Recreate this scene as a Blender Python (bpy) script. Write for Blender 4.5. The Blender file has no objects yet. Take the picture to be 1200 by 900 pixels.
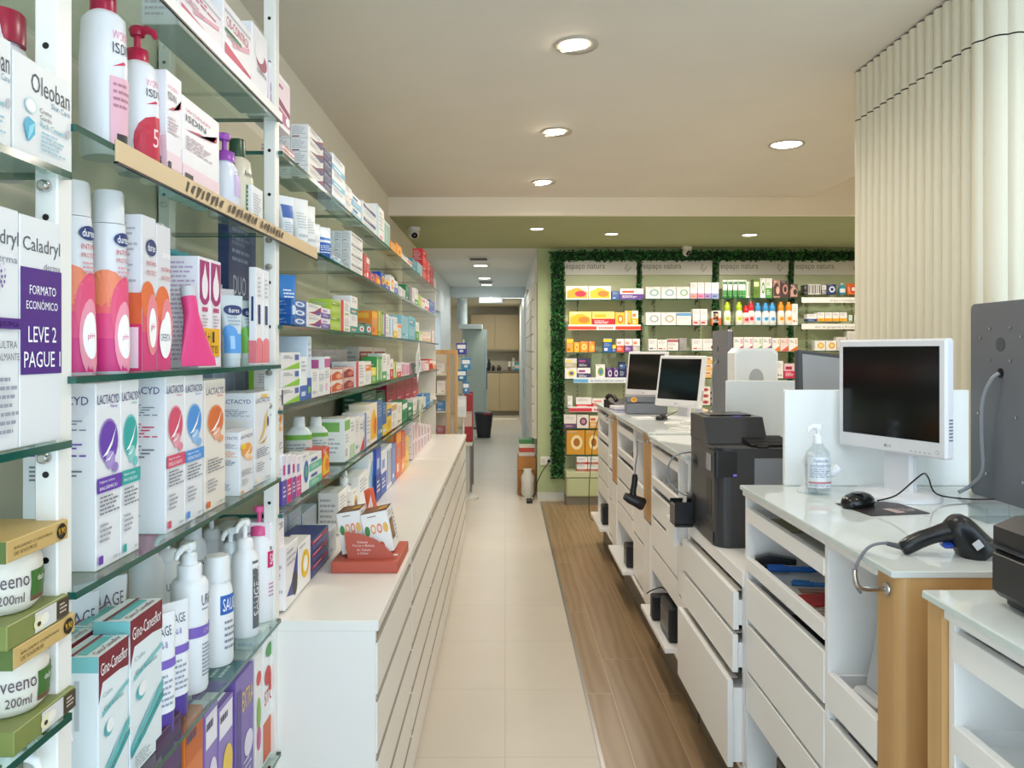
import bpy, math, random
from mathutils import Matrix, Vector
random.seed(11)
PI = math.pi
F, CX, CY, H = 920.0, 592.0, 412.0, 1.55      # focal length in pixels, vanishing point, eye height
SC = bpy.context.scene
COL = SC.collection

# ------------------------------------------------------------------ materials
def lin(h):
    h = h.lstrip('#')
    out = []
    for i in (0, 2, 4):
        c = int(h[i:i+2], 16) / 255
        out.append(c / 12.92 if c <= .04045 else ((c + .055) / 1.055) ** 2.4)
    return (*out, 1)
_M = {}
def mat(h, rough=.45, metal=0.0, spec=.5, key=None):
    k = key or (h, rough, metal, spec)
    if k in _M: return _M[k]
    m = bpy.data.materials.new('surface_' + h.lstrip('#'))
    m.use_nodes = True
    b = m.node_tree.nodes['Principled BSDF']
    b.inputs['Base Color'].default_value = lin(h)
    b.inputs['Roughness'].default_value = rough
    b.inputs['Metallic'].default_value = metal
    b.inputs['Specular IOR Level'].default_value = spec
    _M[k] = m
    return m
def new_mat(name):
    m = bpy.data.materials.new(name); m.use_nodes = True
    nt = m.node_tree
    return m, nt, nt.nodes, nt.links, nt.nodes['Principled BSDF']
def glass_mat(name, tint, refl=.08, rough=.02):
    m = bpy.data.materials.new(name); m.use_nodes = True
    nt = m.node_tree; n = nt.nodes; l = nt.links
    n.clear()
    o = n.new('ShaderNodeOutputMaterial'); mix = n.new('ShaderNodeMixShader')
    t = n.new('ShaderNodeBsdfTransparent'); g = n.new('ShaderNodeBsdfGlossy'); fr = n.new('ShaderNodeFresnel')
    t.inputs['Color'].default_value = lin(tint); g.inputs['Roughness'].default_value = rough
    g.inputs['Color'].default_value = (1, 1, 1, 1); fr.inputs['IOR'].default_value = 1.5
    ge = n.new('ShaderNodeNewGeometry'); sb = n.new('ShaderNodeMath'); sb.operation = 'SUBTRACT'; sb.inputs[0].default_value = 1; ml = n.new('ShaderNodeMath'); ml.operation = 'MULTIPLY'
    l.new(ge.outputs['Backfacing'], sb.inputs[1]); l.new(sb.outputs[0], ml.inputs[0]); l.new(fr.outputs[0], ml.inputs[1])   # reflection at the outer faces only
    l.new(ml.outputs[0], mix.inputs[0]); l.new(t.outputs[0], mix.inputs[1]); l.new(g.outputs[0], mix.inputs[2])
    l.new(mix.outputs[0], o.inputs[0])
    return m
def emit_mat(name, h, s):
    m, nt, n, l, b = new_mat(name)
    b.inputs['Base Color'].default_value = lin(h)
    b.inputs['Emission Color'].default_value = lin(h); b.inputs['Emission Strength'].default_value = s
    return m
def noise_mat(name, c1, c2, scale=(8, 8, 8), rough=.5, detail=3, bump=0, lo=.35, hi=.65):
    m, nt, n, l, b = new_mat(name)
    tc = n.new('ShaderNodeTexCoord'); mp = n.new('ShaderNodeMapping'); no = n.new('ShaderNodeTexNoise'); cr = n.new('ShaderNodeValToRGB')
    mp.inputs['Scale'].default_value = scale; no.inputs['Scale'].default_value = 1; no.inputs['Detail'].default_value = detail
    cr.color_ramp.elements[0].color = lin(c1); cr.color_ramp.elements[1].color = lin(c2)
    cr.color_ramp.elements[0].position = lo; cr.color_ramp.elements[1].position = hi
    l.new(tc.outputs['Object'], mp.inputs[0]); l.new(mp.outputs[0], no.inputs['Vector']); l.new(no.outputs[0], cr.inputs[0]); l.new(cr.outputs[0], b.inputs['Base Color'])
    b.inputs['Roughness'].default_value = rough
    if bump:
        bp = n.new('ShaderNodeBump'); bp.inputs['Strength'].default_value = bump; bp.inputs['Distance'].default_value = .002
        l.new(no.outputs[0], bp.inputs['Height']); l.new(bp.outputs[0], b.inputs['Normal'])
    return m

WHITE = mat('f2f1ee', .35); LACQ = mat('f0ede6', .28); DARK = mat('17181b', .4); BLACK = mat('0b0b0c', .35)
GREYP = mat('6f7278', .4); CHROME = mat('c8c8c8', .22, 1.0); STEEL = mat('9a9a98', .3, .9)
GLASS = glass_mat('clear_glass', 'e8f2ee'); EDGE = mat('075044', .12, 0, .8); CLEAR = glass_mat('clear_plastic', 'f2f5f5')
GAP = mat('2c2a28', .6)
BEECH = noise_mat('beech_wood', 'c2945c', 'd2a871', (14, 14, 1.2), .45, 5)
PLINTH = mat('6a6253', .4)

# ------------------------------------------------------------------ text outlines
_T = {}
def glyphs(s):
    if s in _T: return _T[s]
    c = bpy.data.curves.new('lettering', 'FONT'); c.body = s; c.resolution_u = 2
    o = bpy.data.objects.new('lettering', c)
    me = bpy.data.meshes.new_from_object(o)
    v = [(p.co.x, p.co.y) for p in me.vertices]; f = [tuple(p.vertices) for p in me.polygons]
    bpy.data.objects.remove(o); bpy.data.curves.remove(c); bpy.data.meshes.remove(me)
    if not v:
        _T[s] = ([], [], 1); return _T[s]
    x0 = min(a for a, b in v); x1 = max(a for a, b in v); y0 = min(b for a, b in v); y1 = max(b for a, b in v)
    w = max(x1 - x0, 1e-6); h = max(y1 - y0, 1e-6)
    _T[s] = ([((a - x0) / w, (b - y0) / h) for a, b in v], f, w / h)
    return _T[s]

# ------------------------------------------------------------------ mesh builder
class MB:
    def __init__(s):
        s.v = []; s.f = []; s.m = []; s.s = []; s.mats = []; s.layer = 0
    def mi(s, m):
        if isinstance(m, str): m = mat(m)
        if m not in s.mats: s.mats.append(m)
        return s.mats.index(m)
    def add(s, vs, fs, m, smooth=False):
        b = len(s.v); k = s.mi(m)
        s.v += [tuple(p) for p in vs]
        for f in fs:
            s.f.append(tuple(b + i for i in f)); s.m.append(k); s.s.append(smooth)
        return s
    def quad(s, a, b, c, d, m): return s.add([a, b, c, d], [(0, 1, 2, 3)], m)
    def box(s, x0, x1, y0, y1, z0, z1, m, r=0.0):
        if x0 > x1: x0, x1 = x1, x0
        if y0 > y1: y0, y1 = y1, y0
        if r <= 0:
            v = [(x, y, z) for x in (x0, x1) for y in (y0, y1) for z in (z0, z1)]
            return s.add(v, [(0, 1, 3, 2), (4, 6, 7, 5), (0, 4, 5, 1), (2, 3, 7, 6), (0, 2, 6, 4), (1, 5, 7, 3)], m)
        r = min(r, (x1-x0)*.45, (y1-y0)*.45, (z1-z0)*.45)
        v = []
        for x, sx in ((x0, 1), (x1, -1)):
            for y, sy in ((y0, 1), (y1, -1)):
                for z, sz in ((z0, 1), (z1, -1)):
                    v += [(x, y + sy*r, z + sz*r), (x + sx*r, y, z + sz*r), (x + sx*r, y + sy*r, z)]
        def I(i, j, k, a): return ((i*2 + j)*2 + k)*3 + a
        f = []
        f += [(I(0,0,0,0), I(0,0,1,0), I(0,1,1,0), I(0,1,0,0)), (I(1,0,0,0), I(1,1,0,0), I(1,1,1,0), I(1,0,1,0))]
        f += [(I(0,0,0,1), I(1,0,0,1), I(1,0,1,1), I(0,0,1,1)), (I(0,1,0,1), I(0,1,1,1), I(1,1,1,1), I(1,1,0,1))]
        f += [(I(0,0,0,2), I(0,1,0,2), I(1,1,0,2), I(1,0,0,2)), (I(0,0,1,2), I(1,0,1,2), I(1,1,1,2), I(0,1,1,2))]
        for i in (0, 1):
            for j in (0, 1):
                q = (I(i,j,0,0), I(i,j,0,1), I(i,j,1,1), I(i,j,1,0)); f.append(q if (i ^ j) == 0 else q[::-1])
                q = (I(i,0,j,0), I(i,0,j,2), I(i,1,j,2), I(i,1,j,0)); f.append(q if (i ^ j) else q[::-1])
                q = (I(0,i,j,1), I(0,i,j,2), I(1,i,j,2), I(1,i,j,1)); f.append(q if (i ^ j) == 0 else q[::-1])
                for k in (0, 1):
                    t = (I(i,j,k,0), I(i,j,k,1), I(i,j,k,2)); f.append(t if (i ^ j ^ k) else t[::-1])
        return s.add(v, f, m)
    def prism(s, pts, axis, a, b, m, smooth=False):
        """pts: 2-D outline in the other two axes (cyclic order), swept along axis from a to b"""
        def P(p, t):
            return {'x': (t, p[0], p[1]), 'y': (p[0], t, p[1]), 'z': (p[0], p[1], t)}[axis]
        n = len(pts)
        v = [P(p, a) for p in pts] + [P(p, b) for p in pts]
        s.add(v, [(i, (i+1) % n, n + (i+1) % n, n + i) for i in range(n)], m, smooth)
        s.add(v, [tuple(range(n))[::-1], tuple(range(n, 2*n))], m)
        return s
    def loft(s, secs, m, n=24, ex=2.0, cx=0, cy=0, smooth=True, capb=True, capt=True):
        """secs: (z, rx, ry[, ox, oy]) rings up the z axis, superellipse exponent ex"""
        v = []
        for q in secs:
            z, rx, ry = q[:3]; ox, oy = (q[3], q[4]) if len(q) > 3 else (0, 0)
            for i in range(n):
                a = 2*PI*i/n; c, d = math.cos(a), math.sin(a)
                v.append((cx + ox + rx*math.copysign(abs(c)**(2/ex), c), cy + oy + ry*math.copysign(abs(d)**(2/ex), d), z))
        f = []
        for k in range(len(secs)-1):
            for i in range(n):
                j = (i+1) % n
                f.append((k*n+i, k*n+j, (k+1)*n+j, (k+1)*n+i))
        s.add(v, f, m, smooth)
        if capb: s.add(v[:n], [tuple(range(n))[::-1]], m)
        if capt: s.add(v[-n:], [tuple(range(n))], m)
        return s
    def lathe(s, prof, m, n=24, cx=0, cy=0, smooth=True, capb=True, capt=True):
        return s.loft([(z, r, r) for r, z in prof], m, n, 2, cx, cy, smooth, capb, capt)
    def tube(s, path, r, m, n=8, closed=False):
        P = [Vector(p) for p in path]; rings = []
        up = Vector((0, 0, 1)); prev = None
        for i, p in enumerate(P):
            d = (P[min(i+1, len(P)-1)] - P[max(i-1, 0)]).normalized()
            if prev is None:
                a = d.cross(up)
                if a.length < .1: a = d.cross(Vector((1, 0, 0)))
            else:
                a = prev - d * prev.dot(d)
            a.normalize(); prev = a; b = d.cross(a)
            rr = r[i] if isinstance(r, (list, tuple)) else r
            rings.append([p + a*rr*math.cos(2*PI*k/n) + b*rr*math.sin(2*PI*k/n) for k in range(n)])
        v = [q for R in rings for q in R]
        f = [(i*n+k, i*n+(k+1) % n, (i+1)*n+(k+1) % n, (i+1)*n+k) for i in range(len(P)-1) for k in range(n)]
        s.add(v, f, m, True)
        s.add(rings[0], [tuple(range(n))[::-1]], m); s.add(rings[-1], [tuple(range(n))], m)
        return s
    def ball(s, c, r, m, n=16, k=8, sz=(1, 1, 1)):
        secs = []
        for i in range(1, k):
            t = PI*i/k
            secs.append((c[2] - r*sz[2]*math.cos(t), r*sz[0]*math.sin(t), r*sz[1]*math.sin(t)))
        return s.loft(secs, m, n, 2, c[0], c[1])
    # ---- printed graphics: a map S(u, v, off) gives the surface, art is a list of shapes in u, v
    def art(s, S, items, nseg=1, step=.00025):
        for it in items:
            s.layer += 1
            off = (.0003 if nseg == 1 else .0006) + step * min(s.layer, 14)
            k = it[0]
            if k == 'r':
                _, u0, v0, u1, v1, c = it
                n = max(1, int(math.ceil(nseg * abs(u1-u0))))
                r = 5 if nseg > 1 and abs(v1-v0) > .012 else 1
                vs = [S(u0 + (u1-u0)*i/n, v0 + (v1-v0)*j/r, off) for i in range(n+1) for j in range(r+1)]
                s.add(vs, [(i*(r+1)+j, (i+1)*(r+1)+j, (i+1)*(r+1)+j+1, i*(r+1)+j+1) for i in range(n) for j in range(r)], c, nseg > 1)
            elif k == 'e':
                _, u, v, ru, rv, c = it[:6]; N = it[6] if len(it) > 6 else 18
                vs = [S(u, v, off)]
                Q = (.25, .5, .75, 1) if nseg > 1 else (1,)
                for q in Q:
                    vs += [S(u + q*ru*math.cos(2*PI*i/N), v + q*rv*math.sin(2*PI*i/N), off) for i in range(N)]
                f = [(0, 1+i, 1+(i+1) % N) for i in range(N)] + [(1+q*N+i, 1+(q+1)*N+i, 1+(q+1)*N+(i+1) % N, 1+q*N+(i+1) % N) for q in range(len(Q)-1) for i in range(N)]
                s.add(vs, f, c)
            elif k == 'p':
                s.add([S(u, v, off) for u, v in it[1]], [tuple(range(len(it[1])))], it[2])
            elif k == 't':
                _, t, u0, v0, u1, v1, c = it
                g, f, asp = glyphs(t)
                s.add([S(u0 + a*(u1-u0), v0 + b*(v1-v0), off) for a, b in g], f, c)
            elif k == 'v':                     # lettering that reads upwards
                _, t, u0, v0, u1, v1, c = it
                g, f, asp = glyphs(t)
                s.add([S(u1 - b*(u1-u0), v0 + a*(v1-v0), off) for a, b in g], f, c)
            elif k == 'l':                     # lines of print too small to read
                _, u0, v0, u1, v1, n, c = it
                for i in range(n):
                    vt = v1 - (v1-v0)*i/n; vb = vt - (v1-v0)/n*.42
                    w = (u1-u0)*(.62 + .38*((i*37+11) % 10)/10); p = 0; k = 0
                    while p < .97:              # word by word
                        q = min(1, p + .12 + .2*((i*7+k*5+3) % 9)/9)
                        s.art(S, [('r', u0+w*p, vb, u0+w*q, vt, c)], nseg); s.layer -= 1
                        p = q + .045; k += 1
        return s
    def transform(s, M, start=0):
        s.v[start:] = [tuple(M @ Vector(p)) for p in s.v[start:]]
        return s
    def mesh(s, name):
        me = bpy.data.meshes.new(name)
        me.from_pydata(s.v, [], s.f)
        for m in s.mats: me.materials.append(m)
        me.polygons.foreach_set('material_index', s.m)
        me.polygons.foreach_set('use_smooth', s.s)
        me.update()
        return me
    def obj(s, name, parent=None, loc=None, rz=0):
        o = bpy.data.objects.new(name, s.mesh(name)); COL.objects.link(o)
        if parent: o.parent = parent
        if loc: o.location = loc
        if rz: o.rotation_euler[2] = rz
        return o

LABELS = {}
def tag(o, label, cat, group=None, kind=None):
    if label in LABELS and not group: print('DUP LABEL', label)
    LABELS[label] = 1
    if len(label.split()) > 16: print('LONG', label)
    o['label'] = label; o['category'] = cat
    if group: o['group'] = group
    if kind: o['kind'] = kind
    return o
def struct(o, label=None):
    o['kind'] = 'structure'
    if label: o['label'] = label; o['category'] = 'setting'
    return o
def root(name, label, cat, loc=(0, 0, 0), rz=0, group=None):
    o = bpy.data.objects.new(name, None); COL.objects.link(o)
    o.empty_display_size = .05; o.location = loc; o.rotation_euler[2] = rz
    return tag(o, label, cat, group)
def dup(o, loc, rz=None, label=None, group=None):
    c = o.copy(); COL.objects.link(c); c.location = loc
    if rz is not None: c.rotation_euler[2] = rz
    if label: c['label'] = label; LABELS[label] = 1
    if group: c['group'] = group
    for ch in list(o.children):
        d = ch.copy(); COL.objects.link(d); d.parent = c
        for g in list(ch.children):
            e = g.copy(); COL.objects.link(e); e.parent = d
    return c

# ------------------------------------------------------------------ pixel helpers
def YX(px, x): return F * x / (px - CX)               # depth of a pixel column on a plane of constant x
def XY(px, y): return (px - CX) * y / F
def ZP(py, y): return H - (py - CY) * y / F

def plane_maps(w, d, h):
    """surface maps of a box whose front faces -y, base centre at the origin"""
    return {
        'F': lambda u, v, o: (-w/2 + u*w, -d/2 - o, v*h),
        'S': lambda u, v, o: (-w/2 - o, d/2 - u*d, v*h),
        'E': lambda u, v, o: (w/2 + o, -d/2 + u*d, v*h),
        'T': lambda u, v, o: (-w/2 + u*w, -d/2 + v*d, h + o),
    }
def carton(w, d, h, body, arts, rough=.38, r=.0012):
    mb = MB(); mb.box(-w/2, w/2, -d/2, d/2, 0, h, mat(body, rough), r)
    pm = plane_maps(w, d, h)
    for face, items in arts.items():
        mb.layer = 0
        mb.art(pm[face], items)
    return mb
def wrap_map(secs, cx=0, cy=0, ex=2.0):
    """front half of a loft: u 0..1 round the front, v in metres up"""
    def S(u, z, o):
        for k in range(len(secs)-1):
            if secs[k][0] <= z <= secs[k+1][0] or k == len(secs)-2:
                a, b = secs[k], secs[k+1]
                t = (z - a[0]) / max(b[0]-a[0], 1e-6); break
        t = min(1, max(0, t))
        rx = a[1] + (b[1]-a[1])*t; ry = a[2] + (b[2]-a[2])*t
        ang = (u - .5) * PI
        sn, cs = math.sin(ang), math.cos(ang); p = 2/ex
        return (cx + (rx+o)*math.copysign(abs(sn)**p, sn), cy - (ry+o)*abs(cs)**p, z)
    return S
WORLD_STRENGTH, EXPOSURE = 2.7, 0.4
# ================================================================== room shell
XL, YS, ZC, ZLOW, YB = -.93, 6.25, 2.78, 2.635, 8.25
XR = 4.3; YN = -1.3
CEIL = noise_mat('ceiling_paint', 'dfd8cb', 'e2dbce', (3, 3, 3), .8)
CREAM = mat('f6ecd8', .6); WALLP = noise_mat('wall_paint', 'e8e2d2', 'ece6d6', (2, 2, 2), .7)
GREEN = noise_mat('green_paint', 'adbd90', 'b1c094', (2, 2, 2), .7)
GREENC = noise_mat('green_ceiling_paint', 'a3aa80', 'a7ae84', (2, 2, 2), .8)
CORW = mat('e4e6e2', .6); CORC = mat('dedfd8', .7)

def tile_mat():
    m, nt, n, l, b = new_mat('beige_floor_tile')
    tc = n.new('ShaderNodeTexCoord'); br = n.new('ShaderNodeTexBrick'); no = n.new('ShaderNodeTexNoise'); mx = n.new('ShaderNodeMixRGB')
    br.offset = 0; br.inputs['Scale'].default_value = 1; br.inputs['Brick Width'].default_value = 1.2; br.inputs['Row Height'].default_value = .6
    br.inputs['Mortar Size'].default_value = .0022; br.inputs['Color1'].default_value = lin('ccc3b5'); br.inputs['Color2'].default_value = lin('cfc6b8')
    br.inputs['Mortar'].default_value = lin('b9b0a2')
    no.inputs['Scale'].default_value = 2.5; no.inputs['Detail'].default_value = 4
    mx.blend_type = 'MULTIPLY'; mx.inputs[0].default_value = .12
    l.new(tc.outputs['Object'], br.inputs['Vector']); l.new(tc.outputs['Object'], no.inputs['Vector'])
    l.new(br.outputs['Color'], mx.inputs[1]); l.new(no.outputs[0], mx.inputs[2]); l.new(mx.outputs[0], b.inputs['Base Color'])
    b.inputs['Roughness'].default_value = .36
    return m
def plank_mat():
    m, nt, n, l, b = new_mat('wood_plank_tile')
    tc = n.new('ShaderNodeTexCoord'); mp = n.new('ShaderNodeMapping'); mp.inputs['Rotation'].default_value = (0, 0, PI/2)
    mp.inputs['Location'].default_value = (.25, .363, 0)
    br = n.new('ShaderNodeTexBrick'); br.offset = .36; br.inputs['Scale'].default_value = 1
    br.inputs['Brick Width'].default_value = 1.1; br.inputs['Row Height'].default_value = .212; br.inputs['Mortar Size'].default_value = .0022
    br.inputs['Color1'].default_value = (.25, .25, .25, 1); br.inputs['Color2'].default_value = (.75, .75, .75, 1); br.inputs['Mortar'].default_value = (0, 0, 0, 1)
    br.inputs['Bias'].default_value = 0
    # grain: wave distorted by stretched noise, shifted per plank
    mp2 = n.new('ShaderNodeMapping'); mp2.inputs['Scale'].default_value = (1, .12, 1)
    add = n.new('ShaderNodeVectorMath'); add.operation = 'ADD'
    wv = n.new('ShaderNodeTexWave'); wv.inputs['Scale'].default_value = 6; wv.inputs['Distortion'].default_value = 6; wv.inputs['Detail'].default_value = 2.5; wv.inputs['Detail Scale'].default_value = 1.6
    no = n.new('ShaderNodeTexNoise'); no.inputs['Scale'].default_value = 30; no.inputs['Detail'].default_value = 5
    cr = n.new('ShaderNodeValToRGB'); cr.color_ramp.elements[0].color = lin('937657'); cr.color_ramp.elements[1].color = lin('a58a68')
    cr.color_ramp.elements[0].position = .1; cr.color_ramp.elements[1].position = .75
    mx = n.new('ShaderNodeMixRGB'); mx.inputs[0].default_value = .45
    mt = n.new('ShaderNodeMixRGB'); mt.blend_type = 'MULTIPLY'; mt.inputs[0].default_value = .22
    mo = n.new('ShaderNodeMixRGB'); mo.inputs[2].default_value = lin('b09c80')
    l.new(tc.outputs['Object'], mp.inputs[0]); l.new(mp.outputs[0], br.inputs['Vector'])
    l.new(tc.outputs['Object'], mp2.inputs[0]); l.new(mp2.outputs[0], add.inputs[0]); l.new(br.outputs['Color'], add.inputs[1])
    l.new(add.outputs[0], wv.inputs['Vector']); l.new(add.outputs[0], no.inputs['Vector'])
    l.new(wv.outputs['Fac'], mx.inputs[1]); l.new(no.outputs[0], mx.inputs[2]); l.new(mx.outputs[0], cr.inputs[0])
    l.new(cr.outputs[0], mt.inputs[1]); l.new(br.outputs['Color'], mt.inputs[2])
    l.new(br.outputs['Fac'], mo.inputs[0]); l.new(mt.outputs[0], mo.inputs[1]); l.new(mo.outputs[0], b.inputs['Base Color'])
    b.inputs['Roughness'].default_value = .33
    return m

fl = MB(); fl.box(XL-.1, XR, YN, 8.1, -.06, 0, tile_mat()); fl.box(XL-.1, 1.2, 8.1, 21, -.06, 0, tile_mat()) if 0 else fl.box(XL-2.2, XR, 8.1, 21, -.06, 0, fl.mats[0])
struct(fl.obj('floor'))
w = MB(); w.box(.373, 1.05, YN, 8.1, 0, .004, plank_mat()); struct(w.obj('floor_planks'))
w = MB(); w.box(.358, .373, YN, 8.1, 0, .0045, mat('8f8f8e', .3, .6)); struct(w.obj('trim_1'))

c = MB()
c.box(XL-.1, 2.445, YN, YS, ZC, ZC+.08, CEIL)
c.prism([(2.445, ZC), (XR, ZC+.93), (XR, ZC+1.0), (2.445, ZC+.08)], 'y', YN, YS, CEIL)
struct(c.obj('ceiling'))
c = MB(); c.prism([(XL-.1, ZLOW), (XR, ZLOW), (XR, ZC+.93), (2.445, ZC), (XL-.1, ZC)], 'y', YS, YS+.05, CREAM); struct(c.obj('trim_2'))
c = MB(); c.box(XL-.1, XR, YS+.05, YB, ZLOW, ZLOW+.06, GREENC); struct(c.obj('ceiling_low'))
# left wall runs the whole depth with a doorway far down the corridor
w = MB(); w.box(XL-.1, XL, YN, YB, 0, ZC, WALLP)
w.box(XL-.1, XL, YB, 10.2, 0, ZLOW, CORW); w.box(XL-.1, XL, 11.3, 13.4, 0, ZLOW, CORW); w.box(XL-.1, XL, 10.2, 11.3, 2.12, ZLOW, CORW)
struct(w.obj('wall_left'))
w = MB(); w.box(XL-.7, XL-.6, 10.0, 13.4, 0, ZLOW, mat('2b4a58', .6)); struct(w.obj('wall_side_room'))
# green back wall right of the corridor opening
w = MB(); w.box(.34, XR, YB, YB+.12, 0, ZLOW+.03, GREEN); struct(w.obj('wall_back'))
w = MB(); w.box(.34, .64, YB-.014, YB, 0, .075, mat('cfd2cd', .4)); struct(w.obj('baseboard_back'))
w = MB(); w.box(XR, XR+.1, YN, YB, 0, ZC+1, WALLP); struct(w.obj('wall_right'))
# corridor
w = MB(); w.box(.34, .44, YB+.12, 19.6, 0, 2.75, CORW); struct(w.obj('wall_corridor'))
c = MB(); c.box(XL-.1, .44, YB, 13.2, ZLOW, ZLOW+.06, CORC); c.box(XL-1.2, .44, 13.2, 13.5, 2.47, ZLOW+.06, mat('d4dcdd', .7)); c.box(XL-1.2, .44, 13.5, 19.8, ZLOW+.02, ZLOW+.08, mat('c9c2ac', .7))
struct(c.obj('ceiling_corridor'))
w = MB(); w.box(XL-1.2, .44, 19.6, 19.7, 0, 2.75, mat('cfc6b2', .6)); struct(w.obj('wall_end'))
w = MB(); w.box(XL-1.2, XL-1.1, 13.4, 19.6, 0, 2.75, mat('cdd3d2', .6)); struct(w.obj('wall_kitchen'))
# fluted cream cladding: convex slats along the aisle side, a wide rounded corner, slats across the near face
def fluted():
    XF, Y0, Y1 = 1.557, 2.55, 3.47
    base = []      # (point, outward normal) stations with slat boundaries
    n = 16
    prof = []
    def slat(a, b, nrm, bulge, k=11):
        for i in range(k):
            t = i/(k-1); s_ = 1 - abs(2*t-1)**2.6
            p = (a[0]+(b[0]-a[0])*t + nrm[0]*bulge*s_, a[1]+(b[1]-a[1])*t + nrm[1]*bulge*s_)
            prof.append(p)
    st = (Y1 - Y0)/n
    for i in range(n):
        slat((XF, Y1 - i*st), (XF, Y1-(i+1)*st), (-1, 0), .021)
    R = .045
    k = 10                                # quarter round slat
    for i in range(k+1):
        a = PI + (PI/2)*i/k
        prof.append((XF+R+R*1.06*math.cos(a), Y0+R*1.06*math.sin(a)))
    x = XF + R
    while x < 4.2:
        slat((x, Y0-R), (x+.06, Y0-R), (0, -1), .02); x += .06
    back = [(x, Y0+.3), (XF+.35, Y0+.3), (XF+.35, Y1)]
    fm = mat('e3dcc6', .45)
    w = MB()
    for z0, z1, d in ((0, 2.559, 0), (2.564, ZC-.008, -.004)):
        pts = prof
        v = [(p[0], p[1], z0) for p in pts] + [(p[0], p[1], z1) for p in pts]
        N = len(pts)
        w.add(v, [(i, i+1, N+i+1, N+i) for i in range(N-1)], fm, False)
        pp = pts + back
        w.add([(p[0], p[1], z1) for p in pp], [tuple(range(len(pp)))], mat('40382f', .8))
        w.add([(p[0], p[1], z0) for p in pp], [tuple(range(len(pp)))], mat('40382f', .8))
    cor = [(p[0]+.012, p[1]+(.012 if p[0] > XF+.05 else 0)) for p in prof]  # dark core behind the slat gaps: their shadow lines put into the colour
    N = len(cor)
    w.add([(p[0], p[1], 2.55) for p in cor] + [(p[0], p[1], 2.58) for p in cor], [(i, i+1, N+i+1, N+i) for i in range(N-1)], mat('2e2822', .8))
    w.add([(p[0], p[1], ZC-.03) for p in cor] + [(p[0], p[1], ZC) for p in cor], [(i, i+1, N+i+1, N+i) for i in range(N-1)], mat('2e2822', .8))
    # closed back and far end
    b = [prof[-1]] + back + [prof[0]]
    for i in range(len(b)-1):
        w.quad((*b[i], 0), (*b[i+1], 0), (*b[i+1], ZC), (*b[i], ZC), fm)
    return w
struct(fluted().obj('wall_column'))

# ------------------------------------------------------------------ ceiling lamps
LAMPON = emit_mat('lamp_diffuser', 'fff4e2', 7)
def lamp(name, x, y, z, r, label, tilt=True, power=30, col=(1, .90, .78), group='ceiling lamps', spot=2.95):
    t = root(name, label, 'ceiling light', (x, y, z), 0, None)
    a = MB(); a.lathe([(r*(.66 if tilt else .8), .0), (r*.95, -.008), (r, -.004), (r, -.0005)], mat('b9b4a8', .35, .2), 32, capb=False, capt=False); a.obj('trim_ring', t)
    b = MB(); q = .62 if tilt else .82; b.lathe([(r*.02, -.006), (r*q*.9, -.005), (r*q, -.0015)], LAMPON, 32, capt=False)
    if tilt:
        b.transform(Matrix.Translation((-.008, .006, -.012)) @ Matrix.Rotation(.3, 4, 'X') @ Matrix.Rotation(-.15, 4, 'Y'))
    b.obj('diffuser', t)
    if power:
        d = bpy.data.lights.new('spot_light', 'SPOT'); d.energy = power; d.color = col; d.spot_size = spot; d.spot_blend = .5; d.shadow_soft_size = r*.7
        o = bpy.data.objects.new('spot_light', d); COL.objects.link(o); o.location = (x, y, z-.03); o.parent = None
    return t
lamp('downlight', .285, 3.15, ZC, .088, 'tilted round spotlight in the beige ceiling, biggest of the aisle row')
lamp('downlight', .286, 4.39, ZC, .088, 'tilted round spotlight in the beige ceiling, middle of the aisle row')
lamp('downlight', .280, 5.69, ZC, .088, 'tilted round spotlight in the beige ceiling, last before the green soffit')
lamp('downlight', 1.67, 4.66, ZC, .105, 'flat round lit ceiling lamp near the fluted cream column', False, 40)
lamp('downlight', .28, 6.93, ZLOW, .07, 'small lit spotlight in the green soffit above the aisle', False, 32)
lamp('downlight', .98, 7.23, ZLOW, .07, 'dim spotlight in the green soffit over the foliage frame', False, 36)
lamp('downlight', 2.27, 7.29, ZLOW, .08, 'lit spotlight in the green soffit nearest the cream column', False, 36)
lamp('downlight', -.31, 9.9, ZLOW, .11, 'round corridor ceiling lamp beside the first air vent', False, 18, (1, .95, .88))
lamp('downlight', -.305, 11.6, ZLOW, .11, 'round corridor ceiling lamp between the two air vents', False, 14, (.9, .97, 1))
lamp('downlight', -.30, 12.75, ZLOW, .11, 'round corridor ceiling lamp just before the beam', False, 12, (.9, .97, 1))
# unseen lamps carrying the rows on; last one added to brighten the green wall
for i, (x, y, p) in enumerate(((.285, 1.7, 14), (.285, .3, 9), (1.67, 1.6, 9), (1.67, -.2, 7), (3.2, 4.4, 40), (3.3, 7.2, 30))):
    d = bpy.data.lights.new('spot_light', 'SPOT'); d.energy = p; d.color = (1, .93, .84); d.spot_size = 2.95; d.spot_blend = .6; d.shadow_soft_size = .07
    o = bpy.data.objects.new('spot_light', d); COL.objects.link(o); o.location = (x, y, ZC-.03 if x < 2.4 else ZLOW-.03)

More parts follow.
